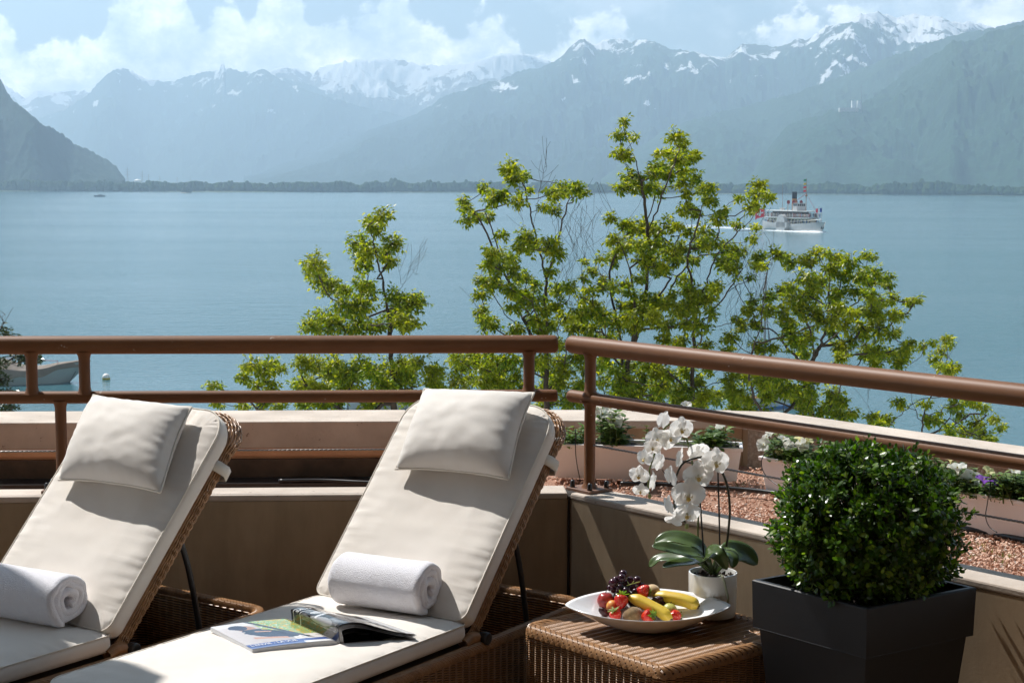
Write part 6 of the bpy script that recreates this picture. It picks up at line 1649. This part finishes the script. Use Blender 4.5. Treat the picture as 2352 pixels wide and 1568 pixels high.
def petunia(par, c, r_, nrm, mt, seed):
    rs2 = random.Random(seed); nrm = Vector(nrm).normalized(); sx = nrm.orthogonal().normalized(); sy = nrm.cross(sx); b = MB(); ph = rs2.uniform(0, 6)
    def fn(u, v):
        a = 2*math.pi*u; rad = r_*(0.10+0.15*v+0.78*v**2.6)*(1+0.10*math.cos(5*a+ph)*v**3+0.04*math.sin(11*a+ph)*v**3)
        z = -r_*1.0+r_*1.05*v**0.75+r_*0.10*math.sin(7*a+ph)*v**4-0.05*r_*math.cos(5*a+ph)*v**3
        return c+sx*(rad*math.cos(a))+sy*(rad*math.sin(a))+nrm*z
    b.grid(fn, 36, 9, closeu=True); f = b.build('flower', mt, par, smooth=True)
    b = MB(); b.lathe([(r_*.02, -r_*.25), (r_*.10, -r_*.2), (r_*.07, -r_*.05), (0.0005, -r_*.02)], 8, c, Matrix((sx, sy, nrm)).transposed()); b.build('throat', M['petthroat'], f, smooth=True)
T1 = atZ(1262, 1019, ZG+0.155); T1e = atZ(1707, 1029, ZG+0.155)
u1 = (T1e-T1); L1_ = u1.length; u1.normalize(); n1_ = Vector((-u1.y, u1.x, 0))
t1 = trough(T1, u1, n1_, L1_, 'white trough with tall white petunias standing across the corner')
t2a = atZ(1741, 1047, ZG+0.155); u2 = uR; t2 = trough(t2a, uR, nR, 0.80, 'white trough of mixed petunias partly hidden by the box ball')
t3a = t2a+uR*0.83-nR*0.01; t3 = trough(t3a, uR, nR, 0.80, 'white trough with violet petunias nearest the right edge')
def tpos(T, px, py): # a point above the middle of a trough at a picture position
    return None
def cl(cs, w_):
    return lambda s: max([math.exp(-((s-c)/w_)**2) for c in cs]+[0.03])
def s_of(T, u, px): return onrail(px, up2(T, 0), u)
sA = [s_of(T1, u1, x) for x in (1408, 1636)]; sB = s_of(T1, u1, 1318)
petunia_leaves(t1, T1, u1, n1_, L1_, 0.15, 420, 3, cl(sA, 0.04), 1.35)
petunia_leaves(t1, T1, u1, n1_, L1_, 0.07, 160, 5, cl([sB], 0.04))
petunia_leaves(t2, t2a, uR, nR, 0.80, 0.095, 400, 6)
petunia_leaves(t3, t3a, uR, nR, 0.80, 0.09, 460, 8)
def fpos(T, n, px, py, off=0.05):
    """point at a picture position in the vertical plane through the trough"""
    P = T+n*off; d_ = ray(px, py); k = (P-EYE).dot(n)/d_.dot(n); return EYE+d_*k
for k, (px, py, r_, nr_, m_) in enumerate(((1413,966,20,(.1,-1,.15),'petal'),(1362,945,18,(-.5,-.8,.2),'petal'),(1385,948,17,(.3,-.6,.6),'petal'),(1402,935,17,(0,-.5,.8),'petal'),(1378,930,15,(-.3,.3,.9),'petal'),(1450,935,15,(.7,-.3,.6),'petal'),(1432,930,13,(.2,.4,.8),'petal'),(1577,928,14,(0,-.4,.9),'petal'),(1655,975,15,(.2,-.6,-.5),'petal'),(1662,962,10,(.6,-.2,.6),'petal'))):
    c = fpos(T1, n1_, px, py, -0.005+0.015*(k % 3)); petunia(t1, c, 0.88*r_*c.y/FPX, nr_, M[m_], k)
for k, (px, py, r_, nr_, m_) in enumerate(((1753,1020,19,(-.5,-.8,.3),'petal'),(1800,1005,15,(.1,-.2,.9),'petal'),(1770,992,14,(0,.2,.9),'petal'),(1812,1022,14,(0,-.9,.3),'petal'),(1843,1020,19,(.2,-1,.3),'petal'),(1858,1008,15,(.5,-.3,.8),'petally'),(1835,1003,14,(-.2,.1,.9),'petally'),(1790,1037,10,(-.3,-.9,-.2),'petally'),(1942,1022,11,(0,-.4,.9),'petald'),(1968,1030,9,(0,-.4,.9),'petalv'),(1760,1000,12,(-.5,-.2,.8),'petal'))):
    c = fpos(t2a, nR, px, py, 0.0+0.02*(k % 3)); petunia(t2, c, 0.86*r_*c.y/FPX, nr_, M[m_], 20+k)
for k, (px, py, r_, nr_, m_) in enumerate(((2092,1044,12,(-.2,-.2,.95),'petalv'),(2199,1070,22,(-.1,-.1,1),'petal'),(2228,1104,26,(-.55,-.8,.25),'petal'),(2262,1098,20,(.2,-.1,1),'petalv'),(2293,1107,15,(.1,-.3,.9),'petald'),(2272,1080,15,(.3,-.4,.7),'petally'),(2183,1052,13,(0,.1,.9),'petally'),(2330,1078,15,(.2,-.4,.8),'petal'),(2347,1070,11,(0,-.2,.9),'petal'),(2115,1062,8,(0,-.2,.9),'petal'))):
    c = fpos(t3a, nR, px, py, -0.01+0.02*(k % 3)); petunia(t3, c, r_*c.y/FPX, nr_, M[m_], 40+k)
# drip tubes
def drip(pts, T, n, label):
    b = MB(); b.tube(catmull([fpos(T, n, x, y, o_) for x, y, o_ in pts], 8), 0.0019, 6); tag(b.build('drip_tube', M['blackrub'], None, smooth=True), label, 'tube', 'thin drip irrigation tubes')
drip([(1322, 985, -.01), (1322, 1035, -.012), (1326, 1070, -.015), (1334, 1108, -.03)], T1, n1_, 'thin drip tube hanging straight down the corner trough')
drip([(1855, 1028, .01), (1800, 1026, .005), (1765, 1035, -.01), (1749, 1060, -.02), (1762, 1095, -.03), (1820, 1135, -.06)], t2a, nR, 'thin drip tube looping over the left end of the second trough')
drip([(1520, 1078, -.12), (1542, 1100, -.10), (1590, 1114, -.08), (1612, 1117, -.05)], T1, n1_, 'short curved drip tube behind the orchid spray')
drip([(2276, 1092, .01), (2274, 1115, -.01), (2268, 1155, -.015), (2264, 1185, -.02), (2272, 1208, -.03), (2290, 1222, -.04)], t3a, nR, 'thin drip tube crossing the front of the right trough')
# ================================================================== TREES BELOW THE TERRACE
rt = random.Random(77)
def z6b(x, y): return 1033.6+x*.4394, 258.4+y*.4394
def z7b(x, y): return 1665.2+x*.3114, 574.2+y*.3114
TA = [(880,495,16),(862,520,18),(848,508,12),(825,560,20),(850,580,22),(835,600,18),(905,560,18),(885,580,16),(895,600,13),(725,605,22),(735,640,22),(760,655,20),(715,620,16),(790,665,13),(835,650,20),(845,672,18),(800,700,26),(832,702,22),(740,735,26),(772,742,28),(820,747,26),(712,748,18),(860,750,18),(918,690,24),(945,700,22),(922,732,20),(962,692,16),(895,680,11),(905,722,18),(942,745,18),
      (690,830,18),(720,840,20),(760,850,25),(800,860,26),(700,880,22),(745,890,22),(830,840,22),(870,850,26),(900,870,26),(930,860,24),(960,830,18),(880,900,26),(800,900,24),(940,900,22),(1000,850,16),(1010,890,20),(740,930,20),(700,925,18),(850,925,20)]
TA2 = [(575,835,18),(600,850,20),(620,832,16),(560,865,14),(645,845,10),(490,885,12),(600,925,16),(560,930,12),(628,890,14),(585,880,12),(500,925,12),(640,930,14)]
TB_ = [z6b(x, y)+(r_*.4394,) for x, y, r_ in [(320,300,40),(300,290,25),(375,330,30),(180,395,22),(330,350,35),(230,440,40),(280,435,30),(65,460,26),(90,500,22),(95,555,32),(150,550,22),(200,540,22),(360,455,32),(420,400,15),(540,420,36),(600,400,36),(650,390,36),(690,420,22),(490,490,22),(540,505,26),(270,640,22),(400,650,40),(420,700,40),(380,700,36),(520,680,45),(560,730,36),(230,720,36),(300,760,40),(200,790,36),(250,800,40),(330,820,40),(190,880,40),(240,890,40),(400,870,32),(530,830,26),(450,900,26),(320,930,40),(380,970,40),(450,980,40),(330,1020,32),(500,1030,40),(560,1000,32),(210,1100,40),(450,1100,36),(520,1100,36),(590,1080,36),(350,1130,36),(180,1080,22),
       (60,1330,45),(130,1300,40),(200,1290,45),(270,1330,45),(330,1290,40),(100,1400,45),(20,1400,30),(180,1400,45),(260,1410,45),(340,1390,40),(470,1310,35),(520,1370,40),(580,1300,40),(480,1440,35),(570,1430,35),(600,1500,35),(300,1480,30),(640,1480,25),(60,1470,30)]]
TC = [z6b(x, y)+(r_*.4394,) for x, y, r_ in [(915,45,22),(885,115,32),(970,125,17),(915,215,26),(880,210,22),(935,245,18),(940,330,40),(980,350,32),(890,390,26),(960,390,32),(1030,400,32),(1180,130,36),(1210,170,32),(1095,215,20),(1150,215,26),(1190,250,36),(1250,240,40),(1290,220,22),(1100,280,40),(1230,300,32),(1290,340,26),(1140,320,36),(1070,320,32),(1220,360,32),(1080,400,32),(1240,420,26),(1330,410,36),(1370,390,22),(1360,460,32),(1220,500,32),(1280,520,26),(1400,550,32),(1430,510,26),(840,550,22),(910,580,26),(950,610,36),(1010,600,40),(1080,620,40),(1150,590,36),(1190,590,26),(1060,680,45),(1000,700,45),(930,690,32),(860,660,32),(1120,700,40),(1170,740,36),(1190,770,26),(1010,760,45),(1060,790,40),(1110,820,32),(890,710,26),(1320,620,36),(1370,690,40),(1450,720,40),(1500,730,32),(1430,780,40),(1470,800,32),(1300,690,32),(1240,630,22),(780,760,16),(740,830,22),(700,860,16),(700,780,13),(860,910,26),(800,920,16),(990,870,26),(920,890,22),(1250,930,40),(1300,970,40),(1350,980,36),(1260,1020,40),(1370,1040,26),(1140,970,36),(1080,1000,36),(1010,1040,40),(950,1020,26),(900,1000,22),(690,960,26),(740,1020,40),(680,1040,40),(800,1060,40),(870,1100,45),(960,1100,45),(1060,1080,40),(1140,1110,40),(1230,1100,36),(640,1120,36),(730,1120,36),(1310,1110,36),
       (1620,370,30),(1610,420,34),(1660,440,28),(1580,490,30),(1510,450,18),(1510,580,22),(1580,660,20),(1600,600,15),(1610,750,16),(1600,790,24),(1500,860,13),(1570,860,13),
       (800,1300,35),(860,1350,40),(930,1320,40),(1000,1370,40),(1080,1340,40),(1150,1380,40),(1230,1340,40),(1290,1400,40),(1100,1440,40),(980,1440,40),(1200,1450,40),(880,1430,35),(1330,1470,30),(1340,1330,25),(1180,1500,35),(1060,1500,35),(700,1330,22),(690,1420,22),(800,1400,28)]]
TE = [z7b(x, y)+(r_*.3114,) for x, y, r_ in [(60,60,50),(30,130,34),(250,50,34),(270,110,34),(400,40,50),(480,90,40),(690,20,40),(780,30,34),(840,70,50),(600,60,50),(930,90,50),(1060,50,34),(600,200,60),(700,220,50),(780,150,50),(880,180,50),(1000,190,50),(1100,170,50),(1180,200,34),(1200,240,34),(430,290,40),(500,270,36),(200,370,28),(340,330,40),(500,350,50),(620,320,50),(700,290,40),(960,300,50),(1080,330,50),(1150,380,50),(1230,350,34),(1340,380,26),(1400,360,38),(180,430,40),(300,430,50),(420,460,50),(560,450,50),(660,420,40),(800,430,50),(930,460,50),(1010,440,40),(1100,460,40),(1220,470,40),(1300,480,30),(130,570,28),(230,540,40),(480,620,50),(540,680,70),(600,620,50),(780,520,50),(880,550,50),(1000,560,50),(1130,580,50),(1230,620,34),(1280,600,26),(1020,620,34),(800,610,34),(700,520,34),(40,650,50),(250,700,50),(330,720,40),(580,760,40),(870,780,40),(850,690,40),(950,660,34),(1040,740,50),(1120,750,40),(1220,760,40),(1300,780,40),(1320,720,34),(1380,690,34),(1100,820,40),(1280,830,40),
       (300,960,60),(150,930,50),(60,1050,60),(150,1100,50),(300,1080,50),(450,1030,50),(560,1100,50),(640,1020,40),(860,1120,40),(780,1150,40),(850,1210,50),(930,1200,40),(720,1200,40)]]
TF = [z7b(x, y)+(r_*.3114,) for x, y, r_ in [(1620,650,28),(1660,690,24),(1590,740,28),(1560,800,28),(1590,850,24),(1690,860,34),(1650,880,34),(1540,680,18),(1470,700,22),(1100,1230,50),(1200,1240,34),(1280,1130,40),(1480,1130,32),(1700,1130,40),(1800,1110,40),(1900,1150,34),(1720,1200,40),(1500,1250,40),(1570,1260,34),(1650,1320,40),(1850,1280,50),(1980,1240,34),(2040,1300,20),(1900,1350,40),(1950,1390,34),(1760,1350,40),(1150,1280,40),(1600,1190,22)]]
rf = random.Random(5)
TB_ += [(rf.uniform(1100, 1330), rf.uniform(640, 800), 12) for k in range(12)]+[(rf.uniform(1045, 1330), rf.uniform(815, 940), 16) for k in range(22)]
TC += [(rf.uniform(1330, 1700), rf.uniform(640, 820), 12) for k in range(26)]+[(rf.uniform(1330, 1690), rf.uniform(800, 960), 17) for k in range(30)]+[(rf.uniform(1400, 1660), rf.uniform(560, 760), 14) for k in range(14)]
TE += [(rf.uniform(1690, 1960), rf.uniform(860, 960), 16) for k in range(16)]+[(rf.uniform(1780, 2020), rf.uniform(640, 820), 15) for k in range(12)]
TA += [(rf.uniform(690, 1000), rf.uniform(820, 935), 16) for k in range(16)]
def shoots(n, x0, x1, y0, y1, seed):
    q = random.Random(seed); o = []
    for k in range(n):
        x, y = q.uniform(x0, x1), q.uniform(y0, y1); l = q.uniform(60, 130); s_ = q.uniform(-.45, .45)
        o.append([(x, y), (x+s_*l*.4+q.uniform(-8, 8), y-l*.45), (x+s_*l*.8, y-l)])
    return o
def tree(name, label, Y0, clusters, mains, base_px, dens=1.0, bare=(), leafL=(0.05, 0.095), matl='leaf', depth=1.3, drop=1.0):
    """mains: polylines (base -> tip) in picture points, each resampled into branches"""
    base = atY(base_px, 1100, Y0); base.z = -14.6
    t = thing(name, label, 'tree', base, 0, 'trees rising from the quay below')
    nodes = []; parent = []; load = []
    def addn(p, par): nodes.append(Vector(p)); parent.append(par); load.append(0); return len(nodes)-1
    top = atY(mains[0][0][0], mains[0][0][1], Y0)
    cur = addn(base, -1); prev = cur
    for k in range(1, 13):
        q = base.lerp(top, k/12); q += Vector((0.25*math.sin(k*0.8), 0.2*math.sin(k*1.1), 0))*(1 if k < 12 else 0); prev = addn(q, prev)
    root = prev; nmain = [10**9]
    def nearest(p, below=True):
        bi, bd = root, 1e9
        for i, q in enumerate(nodes):
            d_ = (q-p).length*(1.0 if i < nmain[0] else 1.3)
            if below and q.z > p.z-0.12*d_: d_ = d_*1.0+1.6*(q.z-(p.z-0.12*d_))+0.3
            if d_ < bd: bd, bi = d_, i
        return bi
    for mi_, ml in enumerate(mains):
        yo = 0 if mi_ == 0 else rt.uniform(-depth, depth)*0.7
        pts = [atY(x, y, Y0+yo*min(1, k/2)) for k, (x, y) in enumerate(ml)]
        pts = catmull(pts, 6); par = nearest(pts[0], False) if mi_ else root
        for k, p in enumerate(pts):
            p = p+Vector((rt.gauss(0, .010), rt.gauss(0, .02), rt.gauss(0, .008))); par = addn(p, par)
    cl_ = []; nmain[0] = len(nodes)
    for (px, py, r_) in clusters:
        p = atY(px, py, Y0+rt.uniform(-depth, depth)); cl_.append((p, 1.85*r_*p.y/FPX))
    cl_.sort(key=lambda c: (min((c[0]-q).length for q in nodes)))
    tips = []
    for (c, cr) in cl_:
        i = nearest(c); a = nodes[i]; d_ = (c-a).length; n = max(2, int(d_/0.12)); par = i
        side = Vector((rt.gauss(0, .07), rt.gauss(0, .07), -0.05))*d_
        for k in range(1, n+1):
            u = k/n; p = a.lerp(c, u)+side*math.sin(math.pi*u)+Vector((rt.gauss(0, .012), rt.gauss(0, .012), rt.gauss(0, .012))); par = addn(p, par)
        cj = par; nt_ = max(5, int(19*(cr/0.16)**1.55*dens))
        for k in range(nt_):
            v = Vector((rt.gauss(0, 1), rt.gauss(0, 1), rt.gauss(0, .8))); v = v.normalized()*cr*rt.uniform(.25, 1.0)
            v.z *= 0.95; e_ = c+v; m_ = addn(nodes[cj].lerp(e_, .5)+Vector((0, 0, -0.01)), cj); f_ = addn(e_, m_); tips.append(f_); load[f_] = 1
            load[f_] = 1
    for bp_ in bare:            # bare twigs
        pts = catmull([atY(x, y, Y0+rt.uniform(-.2, .2)) for x, y in bp_], 5); par = nearest(pts[0], False)
        for k, p in enumerate(pts): par = addn(p+Vector((rt.gauss(0, .012), 0, rt.gauss(0, .012))), par)
        load[par] = 0.6
        P1 = pts[len(pts)//3:]
        for q in P1[::2]:
            i = nearest(q, False); e_ = q+Vector((rt.uniform(-.3, .3), rt.uniform(-.2, .2), rt.uniform(.2, .5)))
            m_ = addn(q.lerp(e_, .5)+Vector((rt.uniform(-.04, .04), 0, 0)), i); f_ = addn(e_, m_); load[f_] = 0.4
    for i in range(len(nodes)-1, 0, -1): load[parent[i]] += load[i]
    b = MB(); R_ = [max(0.0026, 0.0019*(max(l_, 0.5)**0.43)) for l_ in load]
    ch = {}
    for i, p in enumerate(parent): ch.setdefault(p, []).append(i)
    # chains: follow the heaviest child
    starts = [0]; done = set()
    while starts:
        s = starts.pop(); path = [s] if parent[s] < 0 else [parent[s], s]; c = s
        while c in ch:
            ks = sorted(ch[c], key=lambda q: -load[q]); starts += ks[1:]; c = ks[0]; path.append(c)
        if len(path) >= 2:
            rr0 = [min(R_[q], R_[path[1]]) for q in path]; big = max(rr0)
            b.tube([nodes[q] for q in path], rr0, 7 if big > .03 else (5 if big > .012 else 3), caps=False)
    b.build('trunk', M['bark'], t, smooth=True)
    b = MB()
    for i in tips:
        p = nodes[i]; d0 = (p-nodes[parent[i]]).normalized(); nl = rt.randint(8, 11); pm = nodes[parent[i]]
        for k in range(nl):
            a = rt.uniform(0, 6.28); hz = Vector((math.cos(a), math.sin(a), 0))
            ld = (hz*0.65+d0*0.4+Vector((0, 0, rt.uniform(-1.15, .5)*drop))).normalized(); L_ = rt.uniform(*leafL)
            st_ = pm.lerp(p, rt.uniform(.1, 1.1))+hz*rt.uniform(0, .05)+Vector((0, 0, rt.uniform(-.03, .03)))
            b.leaf(st_, ld, Vector((rt.gauss(0, .4), rt.gauss(0, .4), 1)), L_, L_*rt.uniform(.45, .62), rt.uniform(.1, .35), rt.uniform(0, .3))
    # lower crown hidden below the parapet line
    lowc = nodes[root]
    for k in range(int(900)):
        v = Vector((rt.gauss(0, 1.3), rt.gauss(0, .9), -abs(rt.gauss(0.3, 1.6)))); p = lowc+v+Vector((0, 0, -0.4))
        ld = Vector((rt.gauss(0, 1), rt.gauss(0, 1), -.6)); L_ = rt.uniform(*leafL)*1.1; b.leaf(p, ld, Vector((0, 0, 1)), L_, L_*.6, .2, .2)
    b.build('crown', M[matl], t)
    print(name, 'nodes', len(nodes), 'tips', len(tips))
    return t
tree('quay_tree', 'slender tree left of the other crowns, rising above the long rail', 27.0, TA,
     [[(905,985),(903,930),(900,850),(897,770),(893,720),(880,660),(868,600),(855,540),(862,510),(878,488)], [(880,925),(850,905),(815,870),(800,790)], [(815,900),(780,840),(770,770),(745,720)], [(897,770),(905,720),(925,690)], [(815,740),(790,700),(765,670),(750,640),(728,600)], [(868,640),(890,600),(905,555)], [(850,960),(760,930),(700,880),(690,820)], [(868,600),(845,575),(822,555)]], 905,
     bare=[[(905,690),(925,650),(945,610),(962,590)],[(922,650),(915,610),(908,590)],[(780,700),(765,690),(748,650)],[(925,640),(945,620),(958,630)]])
tree('quay_tree', 'lowest small crown, left of the slender tree and under the long rail', 25.5, TA2,
     [[(590,1010),(592,950),(590,890),(600,840)], [(600,950),(560,910),(500,890)], [(600,940),(630,880),(620,830)]], 590)
tree('quay_tree', 'tree with twiggy bare tips just left of the gap between the rails', 26.0, TB_,
     [[(1255,1000),(1256,900),(1255,800),(1253,700),(1254,640),(1240,580),(1225,520),(1215,470),(1200,420),(1185,390)], [(1253,650),(1280,560),(1300,480),(1320,430)], [(1240,800),(1200,730),(1175,660),(1140,560),(1120,500),(1110,440)], [(1215,720),(1165,640),(1110,520),(1070,460)], [(1256,900),(1180,880),(1090,850)], [(1255,640),(1270,590),(1245,560)], [(1215,760),(1160,720),(1115,640)], [(1230,860),(1160,800),(1120,750)], [(1255,950),(1160,930),(1060,900)], [(1255,900),(1290,860),(1300,800)]], 1255,
     bare=[[(1225,520),(1235,460),(1245,410),(1255,355)],[(1240,430),(1250,395),(1258,380)],[(1300,520),(1330,600),(1315,550)],[(1110,740),(1090,690),(1105,650)],[(1280,560),(1310,500),(1330,470)],[(1150,790),(1110,730),(1095,700)]]+shoots(7, 1200, 1330, 560, 720, 5))
tree('quay_tree', 'tallest tree, its tip standing clear above the far shore', 26.5, TC,
     [[(1437,1000),(1437,920),(1440,850),(1470,740),(1485,650),(1490,560),(1480,470),(1465,390),(1450,340),(1435,300),(1432,278)], [(1490,530),(1515,460),(1540,400),(1560,340)], [(1590,950),(1592,830),(1600,720),(1625,640),(1650,580),(1690,540),(1735,490),(1745,440)], [(1600,680),(1580,600),(1600,520),(1620,450)], [(1440,860),(1400,800),(1370,730),(1350,680),(1390,620),(1380,560)], [(1437,900),(1420,760),(1400,640),(1420,560)], [(1440,850),(1460,720),(1440,600),(1410,520)], [(1600,750),(1650,700),(1690,640),(1720,600)], [(1437,950),(1350,880),(1330,800),(1300,740)], [(1500,700),(1540,640),(1560,600)], [(1437,950),(1500,880),(1560,840)], [(1592,900),(1540,860),(1520,800)], [(1465,400),(1440,380),(1415,350)]], 1450,
     bare=[[(1400,640),(1370,590),(1360,540),(1365,490)],[(1390,560),(1405,500),(1400,470)],[(1330,700),(1300,640),(1325,580),(1320,520)],[(1345,690),(1335,620),(1350,560)],[(1370,600),(1345,560),(1340,520)],[(1560,700),(1590,640),(1575,590)],[(1650,850),(1680,780),(1665,720),(1690,660)],[(1700,760),(1690,700),(1720,640)],[(1640,860),(1700,800),(1700,740)],[(1445,600),(1435,540),(1445,500)],[(1300,720),(1280,660),(1290,620)],[(1690,640),(1715,580),(1740,520)],[(1340,760),(1310,700),(1305,650)]]+shoots(16, 1330, 1720, 620, 830, 3))
tree('quay_tree', 'broad leafy tree at the right, standing before the yacht mast', 26.0, TE,
     [[(1870,1010),(1862,940),(1850,880),(1870,820),(1890,780),(1900,740),(1905,680),(1905,620),(1900,580)], [(1850,900),(1820,930),(1780,960),(1740,930),(1720,840),(1745,760),(1755,680),(1762,620),(1775,560)], [(1880,800),(1930,760),(1980,720),(2030,690)], [(1900,740),(1950,660),(1985,600)], [(1870,830),(1860,760),(1840,700),(1830,640)], [(1880,880),(1930,820),(1990,790),(2060,780)], [(1950,770),(2020,740),(2080,710),(2110,690)], [(1860,850),(1810,800),(1780,760)], [(1870,960),(1920,920),(1935,870)], [(1900,700),(1870,640),(1860,590)], [(1862,940),(1790,900),(1730,890)], [(1900,730),(1960,700),(2010,650)]], 1870,
     bare=[[(1750,780),(1720,720),(1740,660),(1730,620)],[(1775,750),(1800,700),(1790,660)],[(1760,640),(1775,600),(1770,560)]]+shoots(6, 1700, 1780, 640, 820, 8))
tree('quay_tree', 'low spreading tree farthest right, under the sloping rail', 24.5, TF,
     [[(2100,1080),(2115,1010),(2120,960),(2140,900),(2155,850),(2170,800),(2180,775)], [(2010,1010),(2060,960),(2110,920),(2180,910),(2230,900)], [(2100,1010),(2180,980),(2240,950),(2290,960)], [(2110,960),(2090,900),(2080,840)], [(2180,960),(2240,1000),(2280,1010)], [(2000,985),(1990,960),(2010,940)]], 2100,
     bare=[[(2000,960),(1992,920),(1998,890)],[(2180,900),(2170,870),(2165,840)]])
# dark evergreen at the left picture edge
tree('evergreen_tree', 'dark glossy leaved branches entering at the left edge', 17.0, [(4,752,8),(12,766,10),(30,772,6),(45,820,13),(62,818,13),(78,822,11),(88,820,8),(2,830,10),(2,870,14),(8,900,13),(28,905,12),(40,912,8),(12,935,12),(25,935,9),(0,950,12),(-30,800,20),(-40,880,25),(-30,840,22),(-60,760,20),(-50,930,22)],
     [[(-60,1060),(-55,980),(-50,900),(-45,820),(-40,760)], [(-50,880),(-10,830),(40,815),(85,820)], [(-50,940),(-10,910),(30,905)], [(-45,820),(-15,770),(5,750),(12,738)]], -60, dens=1.5, leafL=(0.035, 0.06), matl='leafdark', depth=0.3, drop=0.6, bare=[[(-10,770),(5,745),(12,720)]])

# ------------------------------------------------------------------ haze
b = MB(); b.box((0, 6600, LAKE-1+800), (34000, 15200, 1600))
def hazemat():
    mt = bpy.data.materials.new('haze'); mt.use_nodes = True; t = mt.node_tree; t.nodes.clear()
    o = nd(t, 'ShaderNodeOutputMaterial'); v = nd(t, 'ShaderNodeVolumePrincipled')
    v.inputs['Color'].default_value = (0.60, 0.795, 1.0, 1); v.inputs['Density'].default_value = 1.42e-4; v.inputs['Anisotropy'].default_value = 0.3
    lk(t, v.outputs[0], o.inputs['Volume']); return mt
tag(b.build('haze', hazemat()), 'pale blue summer haze over the lake', 'haze', None, 'stuff')
